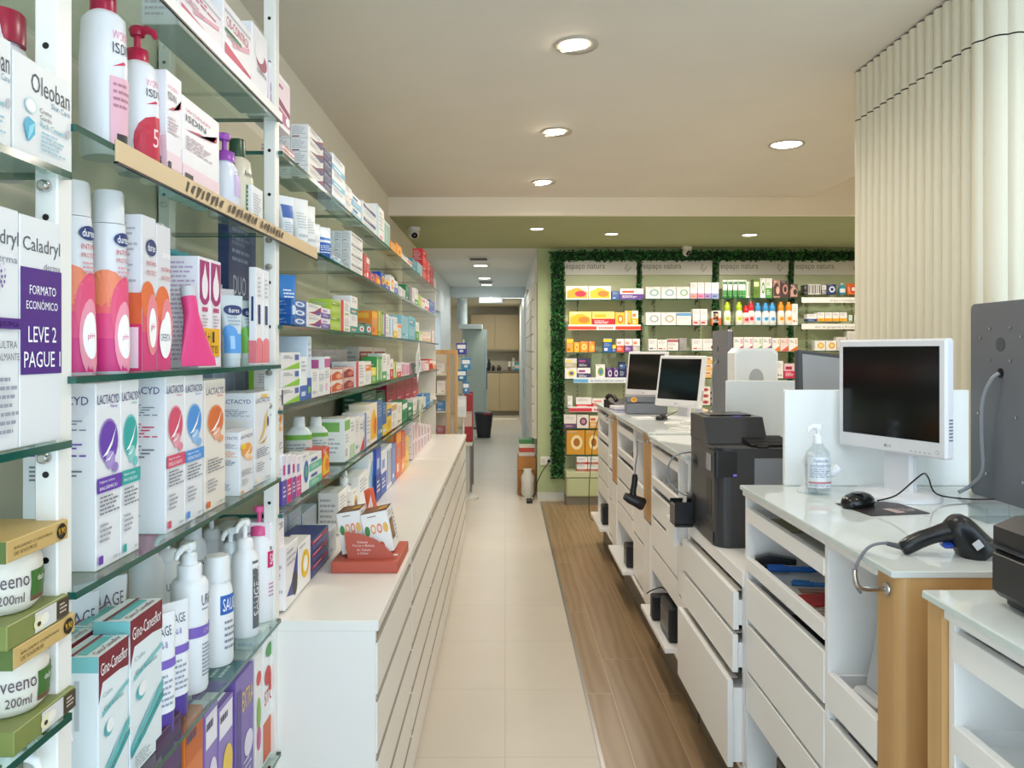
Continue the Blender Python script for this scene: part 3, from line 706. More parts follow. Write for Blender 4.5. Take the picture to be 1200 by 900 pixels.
slim = {'F': [('r', 0, .02, 1, .22, 'ee8088'), ('e', .5, .22, .5, .06, 'ee8088'), ('r', .3, .42, .7, .62, '27386f'), ('l', .25, .68, .75, .9, 5, 'b9b9c5')], 'S': [('r', 0, .02, 1, .25, 'ee8088'), ('r', .35, .45, .65, .7, '27386f')]}
Lbox('gel_box', 'slim white carton with coral foot, nearer of a pair', 'box', slim, 'f2f0f2', 300, 307, 313, BV, .018)
Lbox('gel_box', 'slim white carton with coral foot, beside the punched upright', 'box', slim, 'f2f0f2', 308, 315.5, 316, BV, .018)
# narrow riser at the back with teal sachets
t = root('glass_riser', 'narrow glass riser holding teal sachets at the back', 'glass shelf', (-.82, 1.72, 1.70)); a = MB(); a.box(-.07, .07, -.3, .32, -.006, 0, GLASS); a.obj('pane', t)
a = MB(); a.box(.07, .073, -.3, .32, -.006, 0, EDGE); a.obj('polished_edge', t)
a = MB(); a.box(-.07, .07, -.3, -.294, -.184, -.006, CLEAR); a.box(-.07, .07, .314, .32, -.184, -.006, CLEAR); a.obj('glass_support', t)
for i in range(4):
    yy = 1.84 + i*.058
    mb = MB(); mb.prism([(-.025, 0), (.025, 0), (.024, .09), (-.024, .09)], 'y', -.006, .006, mat('5fb3bb', .25))
    mb.art(lambda u, v, o: (-.025+u*.05, -.006-o, v*.09), [('r', .1, .1, .9, .3, '9fdbe0'), ('r', .1, .75, .9, .9, '3f8f9c')])
    o = mb.obj('sachet', None, (-.79, yy, 1.7004), ROT-.5); tag(o, ['teal sachet on the riser, the one closest to the upright at the entrance', 'teal sachet on the riser, second from the entrance', 'teal sachet on the riser, third from the entrance', 'teal sachet on the riser, closest to the navy box'][i], 'sachet')
Lbox('gel_box', 'flat navy box on its edge beside the teal sachets', 'box', {'F': [('t', 'DUO', .15, .3, .6, .5, 'c9cfe0'), ('l', .1, .6, .8, .85, 3, '8f9ab8')], 'S': []}, '3f4d78', 268, 300, 262, LEV['third'] + .0072, .03, xf=-.76)

# shelf above: pump bottles with red caps -----------------------------------------------
CV = 1.8623
isd = lambda s: [('t', 'WOMAN', .46, .185, .78, .2, 'e79ab0'), ('t', 'ISDIN', .46, .163, .78, .18, '2c2c33'), ('p', [(.45, .14), (.6, .152), (.8, .15), (.6, .147)], 'cf2f55')] + s
x = -.65; y = Lpos(121, x)
bottle('pump_bottle', 'tall white oval bottle with crimson cap and pink label', 'pump bottle', (x, y, CV), [(0, .028, .034), (.008, .031, .037), (.15, .033, .037), (.222, .03, .034), (.232, .022, .024), (.236, .017, .017)], 'e6e6ea',
       isd([('r', .42, .012, .8, .125, 'e8b4c4'), ('l', .46, .07, .76, .115, 4, 'b57f90'), ('r', .5, .018, .7, .035, '3a3a3a')]), 2.4, caps=(('cap', cap_of(.234, .02, .048, 'a3163c', .019)),), nseg=16)
y = Lpos(161, x)
bottle('pump_bottle', 'white oval bottle with crimson pump and red 50 disc', 'pump bottle', (x, y, CV), [(0, .028, .034), (.008, .031, .037), (.13, .032, .036), (.185, .028, .032), (.195, .02, .022), (.199, .016, .016)], 'e8e8ec',
       [('t', 'WOMAN', .46, .15, .78, .163, 'e79ab0'), ('t', 'ISDIN', .46, .132, .78, .146, '2c2c33'), ('p', [(.45, .117), (.6, .127), (.8, .125), (.6, .122)], 'cf2f55'), ('e', .64, .05, .4, .05, 'c22b45'), ('t', '50', .54, .045, .82, .078, 'f6d5dc')],
       2.4, caps=(('pump_head', pump_of(.197, .019, 'b01a42', .034, .3, .052)),), nseg=16)
ib = lambda: {'F': [('r', 0, 0, 1, .12, 'ecc5d0'), ('r', 0, .12, 1, .26, 'f0d3db'), ('t', 'WOMAN', .08, .84, .72, .88, 'e79ab0'), ('t', 'ISDIN', .08, .74, .6, .81, '2c2c33'), ('p', [(.08, .64), (.4, .69), (.9, .72), (.92, .8), (.8, .7), (.4, .66)], 'b9304f'), ('l', .08, .42, .8, .58, 5, 'c0a4ae'), ('r', .06, .1, .25, .17, '2c2c33')],
              'S': [('r', 0, 0, 1, .4, 'e9cdd6')] + [('r', .2, .03+i*.018, .8, .04+i*.018, '333338') for i in range(10)]}
Lbox('cream_box', 'tall narrow pinkish carton with barcode side', 'box', ib(), 'e9e6ea', 195, 213, 81, CV, .04)
Lbox('cream_box', 'wide white to pink carton with red swoosh', 'box', ib(), 'ece9ec', 213.4, 257, 110, CV, .04)
y = Lpos(263, -.66)
bottle('pump_bottle', 'white lotion bottle with purple pump', 'pump bottle', (-.66, y, CV), taper(.135, .035, .02, .05), 'e4e4ee', [('r', .5, .05, .8, .1, 'cdb8dd'), ('t', 'ISDIN', .56, .1, .74, .11, '3d5f7c')], caps=(('pump_head', pump_of(.133, .024, '9a4bb0', .065, -1.5, .055)),))
y = Lpos(278, -.655)
bottle('lotion_bottle', 'cream oat lotion bottle with dark green cap', 'bottle', (-.655, y, CV), [(0, .034, .036), (.006, .037, .04), (.1, .037, .04), (.15, .03, .032), (.162, .018, .018)], 'd9cfb8', [('t', 'Aveeno', .42, .11, .74, .126, '3c3a2a'), ('r', .45, .02, .62, .09, '4d6a34'), ('r', .66, .02, .8, .09, 'b9a56a'), ('l', .46, .03, .6, .08, 5, 'd9cfb8')], caps=(('cap', cap_of(.16, .02, .045, '2c4a33', .019)),))
Lbox('cream_box', 'small plain white carton beside the punched upright', 'box', {'F': [('l', .15, .2, .85, .8, 8, 'b5bac2')], 'S': []}, 'e9eaec', 295, 308, 216, CV, .04)
# topmost shelf boxes
TV = 2.1623
obx = lambda c, t: {'F': [('r', .05, .86, .95, .9, 'b8bcc4'), ('t', t, .1, .68, .9, .82, c) if t else ('l', .1, .68, .9, .82, 2, c), ('p', [(.05, .1), (.95, .1), (.95, .3), (.05, .42)], c), ('p', [(.3, .45), (.9, .62), (.9, .7), (.3, .52)], 'e8a9b8'), ('l', .1, .5, .6, .62, 3, 'c98ea0')], 'S': [('l', .1, .1, .9, .9, 8, 'cbb9c0')]}
Lbox('remedy_box', 'pink and white carton by the ceiling, entrance side', 'box', obx('d66a86', ''), 'f0e8ec', 209, 261, -42, TV, .07)
g = obx('cf4468', 'CIS-CONTROL'); g['F'] += [('r', .05, .58, .6, .63, '3f8f5c'), ('e', .75, .2, .1, .12, 'c02f4c'), ('e', .86, .12, .09, .07, '5cb84c')]
Lbox('remedy_box', 'white carton with raspberries and green stripe by the ceiling', 'box', g, 'f3eef0', 261.4, 295, -2, TV, .07)
Lbox('remedy_box', 'tall white carton with burgundy petal by the ceiling', 'box', {'F': [('e', .6, .6, .35, .12, 'a03c58'), ('e', .45, .7, .3, .14, 'f3eef0'), ('t', 'isonna', .3, .42, .9, .5, '6a6f7c'), ('r', .3, .08, .45, .16, '4b66b0')], 'S': []}, 'eeebee', 295.4, 313.5, 24, TV, .07)
Lbox('remedy_box', 'small white carton with magenta panel ending the topmost shelf', 'box', {'F': [('r', .03, .08, .97, .9, 'f2dbe4'), ('l', .1, .66, .9, .8, 1, 'b03a70'), ('p', [(.03, .62), (.97, .4), (.97, .3), (.03, .46)], '8c2a5c'), ('p', [(.03, .42), (.97, .26), (.97, .1), (.03, .1)], 'c06494'), ('e', .85, .2, .1, .08, 'ffffff')], 'S': []}, 'f3edf0', 316, 340, 72, TV, .06)
# lowest visible shelf -----------------------------------------------------------------
FV = .5003
def low(label, body, art, px0, px1, ytop, d=.07, xf=-.612, h=None): return Lbox('supplement_box', label, 'box', art, body, px0, px1, ytop, FV, d, xf)
mul = lambda c, t, b: {'F': [('r', .05, .75, .95, .97, c), ('l', .1, .8, .9, .92, 1, '5a4a6a'), ('e', .6, .5, .35, .15, b), ('l', .1, .1, .8, .35, 5, 'd5cfe0')], 'S': [('l', .1, .2, .9, .9, 9, b)], 'T': [('r', .05, .2, .95, .8, c), ('l', .12, .35, .88, .65, 1, 'e9e2ee')]}
low('dark purple supplement box, lowest shelf by the upright', '4a2a52', mul('5d3a68', 'MULTI', 'caa03c'), 182, 213, 868)
low('orange supplement box with yellow disc on lowest shelf', 'd9772c', mul('c8641e', 'ENERGY', 'f3c02e'), 216, 238, 851, .08)
low('lilac and white supplement box beside the orange one', '8d74b8', mul('efeaf2', 'ADVANCE', 'e9dfee'), 240, 255, 838, .06)
low('lilac and white supplement box, second after the orange one', '8d74b8', mul('efeaf2', 'ADVANCE', 'efc94a'), 256, 273, 832, .07)
low('big purple supplement box with teal lid print', '7d62ac', {'F': [('r', .05, .1, .3, .9, '5a4486'), ('t', 'EXTRA', .35, .7, .95, .85, 'f0d23c'), ('e', .7, .4, .25, .1, 'e9dfee'), ('l', .4, .1, .9, .3, 4, 'd5cfe0')], 'S': [('e', .75, .86, .16, .05, 'efe9da')], 'T': [('r', .05, .1, .95, .9, '2e8296'), ('l', .2, .3, .8, .7, 2, 'e6f2f4')]}, 276, 297, 800, .1)
low('white carton with green and red tomato picture', 'efeae6', {'F': [('e', .5, .8, .35, .06, 'd8442e'), ('e', .5, .5, .3, .14, '86b03c'), ('e', .5, .3, .3, .1, 'd0508a')], 'S': [('e', .5, .85, .35, .05, 'c8a03c')]}, 299, 307, 772, .08)
low('tall white carton with red berries and orange foot', 'f2f1f0', {'F': [('r', 0, .02, 1, .3, 'd9683a'), ('e', .35, .62, .25, .07, 'd23c34'), ('e', .65, .55, .25, .07, 'd23c34'), ('t', 'STOP', .1, .42, .9, .52, 'd23c34'), ('e', .5, .8, .3, .05, '4d9a46')], 'S': [('l', .1, .1, .9, .9, 14, 'b9c4d2')]}, 308, 323, 738, .07)
low('red and white carton with green corner past the berries', 'c8402e', {'F': [('r', 0, .62, 1, .98, 'f1efec'), ('r', 0, .9, 1, .98, '4d9a46'), ('p', [(0, .5), (1, .6), (1, .68), (0, .58)], '3f9a4c'), ('e', .6, .35, .25, .12, 'e07a5c')], 'S': [('r', 0, .9, 1, 1, '4d9a46')]}, 325, 339, 777, .05)

# bay at the entrance -------------------------------------------------------------------
ole = {'F': [('t', 'Oleoban', .28, .68, .96, .88, '3f4250'), ('t', 'Skin Care', .62, .6, .96, .66, '5d90a8'), ('t', 'Creme', .42, .5, .62, .55, '6a6d75'), ('t', 'Gordo', .42, .43, .62, .48, '6a6d75'), ('t', 'Rich Cream', .42, .35, .84, .41, '58a8c0'), ('e', .26, .52, .1, .08, 'c5dde3'), ('e', .26, .52, .08, .065, 'f2f2f0'), ('p', [(.2, .15), (.14, .3), (.2, .4), (.32, .36), (.32, .24), (.22, .14)], '4fb0cc'), ('p', [(.2, .15), (.22, .3), (.32, .36), (.28, .26)], '8fd2e2'), ('l', .42, .08, .86, .3, 5, '93bccb'), ('e', .9, .4, .04, .05, 'b5b8bc')],
       'S': [('t', 'Oleo', .3, .68, .96, .84, '3f4250'), ('e', .5, .4, .15, .1, 'b9bcc2')]}
Lbox('cream_box', 'white cream carton with blue leaf on topmost entrance shelf', 'box', ole, 'e4e4e3', 15, 84, 57, 1.7936, .08, xf=-.594)
Lbox('cream_box', 'white cream carton cut by the photo edge beside the blue leaf one', 'box', ole, 'e4e4e3', -52, 13.5, 20, 1.7936, .08, xf=-.594, h=.128)
squeeze_tube('lotion_bottle', 'white tube with red cap behind the blue leaf carton', (-.71, YX(-22, -.71), 1.7936), .21, .03, .032, 'd6d6da', [('l', .3, .05, .6, .15, 4, 'b9a3a9')], 'e0e0e3', .02)
t = bottle('lotion_bottle', 'white bottle with big crimson cap on topmost entrance shelf', 'bottle', (-.71, YX(2, -.71), 1.7936), taper(.19, .034, .026, .02), 'dcdce0', [('l', .3, .05, .6, .15, 4, 'b9a3a9')], caps=(('cap', cap_of(.189, .03, .045, '9e1f3c', .03)),))
cal = {'F': [('t', 'Caladryl', .06, .83, .96, .91, '54565e'), ('t', 'derma', .55, .775, .96, .805, '8d9098'), ('r', .0, .31, .99, .775, '4f2580'), ('t', 'FORMATO', .2, .66, .84, .7, 'ffffff'), ('t', 'ECONÓMICO', .12, .595, .88, .64, 'ffffff'), ('t', 'LEVE 2', .16, .45, .84, .52, 'ffffff'), ('t', 'PAGUE 1', .06, .34, .94, .41, 'ffffff')], 'S': [('l', .1, .2, .9, .8, 12, 'b9b9c5')]}
cal2 = {'F': [('t', 'Caladryl', .06, .83, .99, .91, '54565e'), ('t', 'derma', .4, .775, .96, .805, '8d9098')] + [('e', .5+.045*i*math.cos(a), .66+.019*i*math.sin(a), .02, .008, '6d4fa0' if i < 5 else 'c9c4da', 8) for i in range(1, 9) for a in [k*PI/6+.2*i for k in range(0, 7)]] + [('r', .3, .5, .98, .545, '4f2580'), ('t', 'ATÓPICA', .5, .51, .94, .535, 'ffffff'), ('t', 'ULTRA', .5, .42, .9, .45, '6a6d75'), ('t', 'CALMANTE', .4, .37, .95, .4, '6a6d75'), ('l', .4, .05, .95, .3, 7, '9a9ca8')], 'S': []}
Lbox('display_carton', 'white carton with purple offer panel beside the upright', 'box', cal, 'e6e6e7', 22.8, 72, 250, 1.4306, .09, xf=-.6)
Lbox('display_carton', 'white carton with purple dot sunburst, cut by the photo edge', 'box', cal2, 'e6e6e7', -34, 22.2, 232, 1.4306, .09, xf=-.6, h=.292)
durex('pink gel bottle behind the purple offer carton', -24, -.725, .29, z=1.4306)
# cream jars between card sleeves
def jar_pack(label, px0, px1, z0, hz):
    xf = -.592
    y0, y1 = YX(px0, xf), YX(px1, xf); w = y1-y0; d = .1
    t = root('jar_pack', label, 'cream jar', (xf-d/2, (y0+y1)/2, z0), ROT)
    hb, ht = hz*.23, hz*.2
    b = carton(w, d, hb, '7f8748', {'F': [('r', .42, .08, .78, .92, 'd5d3cf'), ('e', .5, .45, .1, .3, 'e9dfb8'), ('e', .58, .5, .07, .24, 'efe8d8'), ('e', .48, .4, .03, .1, '3a3020'), ('r', .79, .1, .99, .9, '4a3a30'), ('l', .82, .25, .96, .75, 3, 'd8cbb8')], 'S': []}); b.obj('bottom_sleeve', t)
    j = MB(); r = d*.48
    secs = [(hb+.001, r*.75, r*.75), (hb+.012, r*.95, r*.95), (hb+(hz-hb-ht)*.5, r, r), (hz-ht-.012, r*.97, r*.97), (hz-ht-.001, r*.9, r*.9)]
    j.loft(secs, mat('d8d2c4', .35), 32)
    zm = hb + (hz-hb-ht)*.45
    j.layer = 0
    j.art(wrap_map(secs), [('r', .42, zm-.014, .95, zm+.018, '3f6a2c'), ('r', .42, zm-.02, .95, zm-.014, '6b4a34'), ('t', 'Aveeno', .05, zm+.002, .4, zm+.02, '55424c'), ('t', '200ml', .16, zm-.018, .36, zm-.006, '55424c'), ('t', 'daily moisturising', .48, zm+.002, .9, zm+.011, 'e8e4da')], 24)
    j.obj('jar', t)
    c = MB(); c.box(-w/2, w/2, -d/2, d/2, hz-ht, hz, mat('c9a869', .5), .0012)
    pm = lambda u, v, o: (-w/2+u*w, -d/2-o, hz-ht+v*ht)
    c.art(pm, [('t', 'BÁLSAMO CORPORAL', .1, .52, .72, .7, '6b5a34'), ('t', 'DE IOGURTE', .1, .24, .45, .42, '6b5a34'), ('e', .87, .5, .085, .4, '1c1a16'), ('t', '9,90', .81, .32, .93, .68, 'f0b81c')])
    c.art(lambda u, v, o: (-w/2-o, d/2-u*d, hz-ht+v*ht), [('r', .0, 0, 1, 1, '5d7038')])
    c.obj('top_sleeve', t)
    return t
zz = ZP(862, YX(8, -.592))
jar_pack('cream jar in tan and green sleeve, lower one of the pair', 16, 88, 1.0606, .131)
jar_pack('cream jar in tan and green sleeve stacked on top of another', 8, 80, 1.1926, .131)
for i, px in enumerate((8, 46)):
    x = -.66; y = YX(px, x)
    bottle('pump_bottle', ['white pump bottle under the cream jars, cut by the photo edge', 'white pump bottle under the cream jars beside the upright'][i], 'pump bottle', (x, y, .7203), taper(.235, .035, .018), 'eeeeee', [], caps=(('pump_head', pump_of(.233, .02, 'f0f0f0', .045, .4, .06)),))
# ================================================================== rows of medicine boxes over the drawer units
def style(k, a, b):
    g = 'b6b9c0'
    t = [('l', .12, .62, .88, .9, 3, g)]
    F_ = {
        'band': [('r', 0, .72, 1, .95, a), ('r', .1, .12, .5, .3, b), ('l', .1, .4, .85, .62, 3, g)],
        'foot': [('r', 0, .0, 1, .34, a), ('r', .12, .1, .7, .2, b)] + t,
        'wedge': [('p', [(.02, .02), (.98, .02), (.98, .42)], a), ('r', .7, .55, .92, .88, b), ('l', .1, .6, .6, .82, 2, '7f8496')],
        'spine': [('r', 0, 0, .28, 1, a), ('l', .38, .3, .92, .85, 5, g), ('r', .4, .1, .8, .2, b)],
        'circle': [('e', .55, .5, .32, .3, a), ('e', .55, .5, .18, .17, b), ('l', .1, .85, .8, .95, 1, g)],
        'pic': [('p', [(.05, .1), (.95, .1), (.95, .55), (.5, .9), (.05, .6)], a), ('e', .65, .42, .25, .22, b), ('l', .1, .8, .6, .95, 2, 'f3eeea')],
        'swoosh': [('p', [(.1, .2), (.5, .35), (.98, .85), (.98, .3), (.6, .12)], a), ('e', .75, .28, .2, .2, b)] + t,
        'stripes': [('r', .08, .1, .24, .9, a), ('r', .4, .1, .56, .9, b), ('r', .72, .1, .88, .9, a)],
        'plain': [('l', .12, .55, .88, .88, 4, g), ('r', .12, .14, .5, .24, a), ('r', .6, .14, .85, .22, b)],
        'title': [('r', .06, .6, .94, .86, a), ('l', .14, .66, .8, .8, 1, 'f4f2f0'), ('l', .1, .15, .9, .45, 4, b)],
        'half': [('r', 0, 0, 1, .5, a), ('r', .1, .6, .6, .8, b), ('l', .1, .12, .8, .38, 3, 'f1efee')],
    }[k]
    S_ = {'wedge': [('r', 0, 0, .16, 1, a), ('l', .3, .2, .9, .8, 4, g)], 'pic': [('r', 0, 0, 1, .6, a)], 'half': [('r', 0, 0, 1, .5, a)], 'foot': [('r', 0, 0, 1, .34, a)],
          'band': [('r', .04, .7, .8, .92, a), ('l', .1, .15, .9, .55, 4, g)], 'spine': [('l', .1, .2, .9, .85, 7, g)]}.get(k, [('l', .1, .2, .9, .85, 5, g), ('r', .1, .06, .5, .14, a)])
    return {'F': F_, 'S': S_}
COLN = {}
SPOT = {'top': 'top glass shelf', 'second': 'second glass shelf', 'third': 'third glass shelf', 'fourth': 'fourth glass shelf', 'fifth': 'fifth glass shelf', 'cab': 'drawer unit tops'}
_seen = {}
_prev = {}
def mid(shelf, px0, px1, ytop, n, desc, body, sty, a, b, d=.075, xf=-.612, rows=1, name='medicine_box', cat='box', h=None):
    """stack of n equal cartons (rows deep) on one of the long shelves"""
    z = LEV.get(shelf, TOPZ)
    y0, y1 = YX(px0, xf), YX(px1, xf)
    # keep clear of the joints between shelf bays only visually: boxes may bridge them as in the shop
    w = y1 - y0 - .0014
    hh = (h or (ZP(ytop, y0) - z - .007)) / n
    me = carton(w, d, hh - .0006, body, style(sty, a, b), .36).mesh(name)
    prev = _prev.get((shelf, xf > -.65))
    for r in range(rows):
        for k in range(n):
            o = bpy.data.objects.new(name, me); COL.objects.link(o)
            o.location = (xf - d/2 - r*(d+.001), (y0+y1)/2 + (.0 if n < 2 else random.uniform(-.0006, .0006)), z + .0072 + k*hh)
            o.rotation_euler[2] = ROT
            pos = '' if n == 1 else ('bottom ' if k == 0 else 'top ' if k == n-1 else 'middle ' if n == 3 else ['', 'second lowest ', 'third lowest '][k])
            row = '' if rows == 1 else ['front row ', 'second row ', 'third row ', 'rear row '][r]
            back = ' at the back' if xf < -.65 else ''
            lab = f'{pos}{row}{desc}{back} on {SPOT[shelf]}'
            if prev:
                for lab2 in (f'{lab} past the {prev}', f'{pos}{row}{desc} past {prev}{back}, {SPOT[shelf]}', f'{pos}{row}{desc} past {prev}, {shelf} shelf', f'{pos}{row}{desc} past {prev}'):
                    if len(lab2.split()) <= 16: break
                lab = lab2
            else: lab = f'{lab}, starting it'
            q = _seen.get(lab, 0); _seen[lab] = q+1
            if q: print('QDUP', lab); lab = lab + ', ' + ['', 'second such', 'third such', 'fourth such', 'fifth such', 'sixth such'][min(q, 5)]
            tag(o, lab, cat, f'medicine boxes on the {SPOT[shelf]}')
    _prev[(shelf, xf > -.65)] = desc
W = 'eceae8'
def dots(rows):
    for r in rows: mid(*r[:10], **(r[10] if len(r) > 10 else {}))
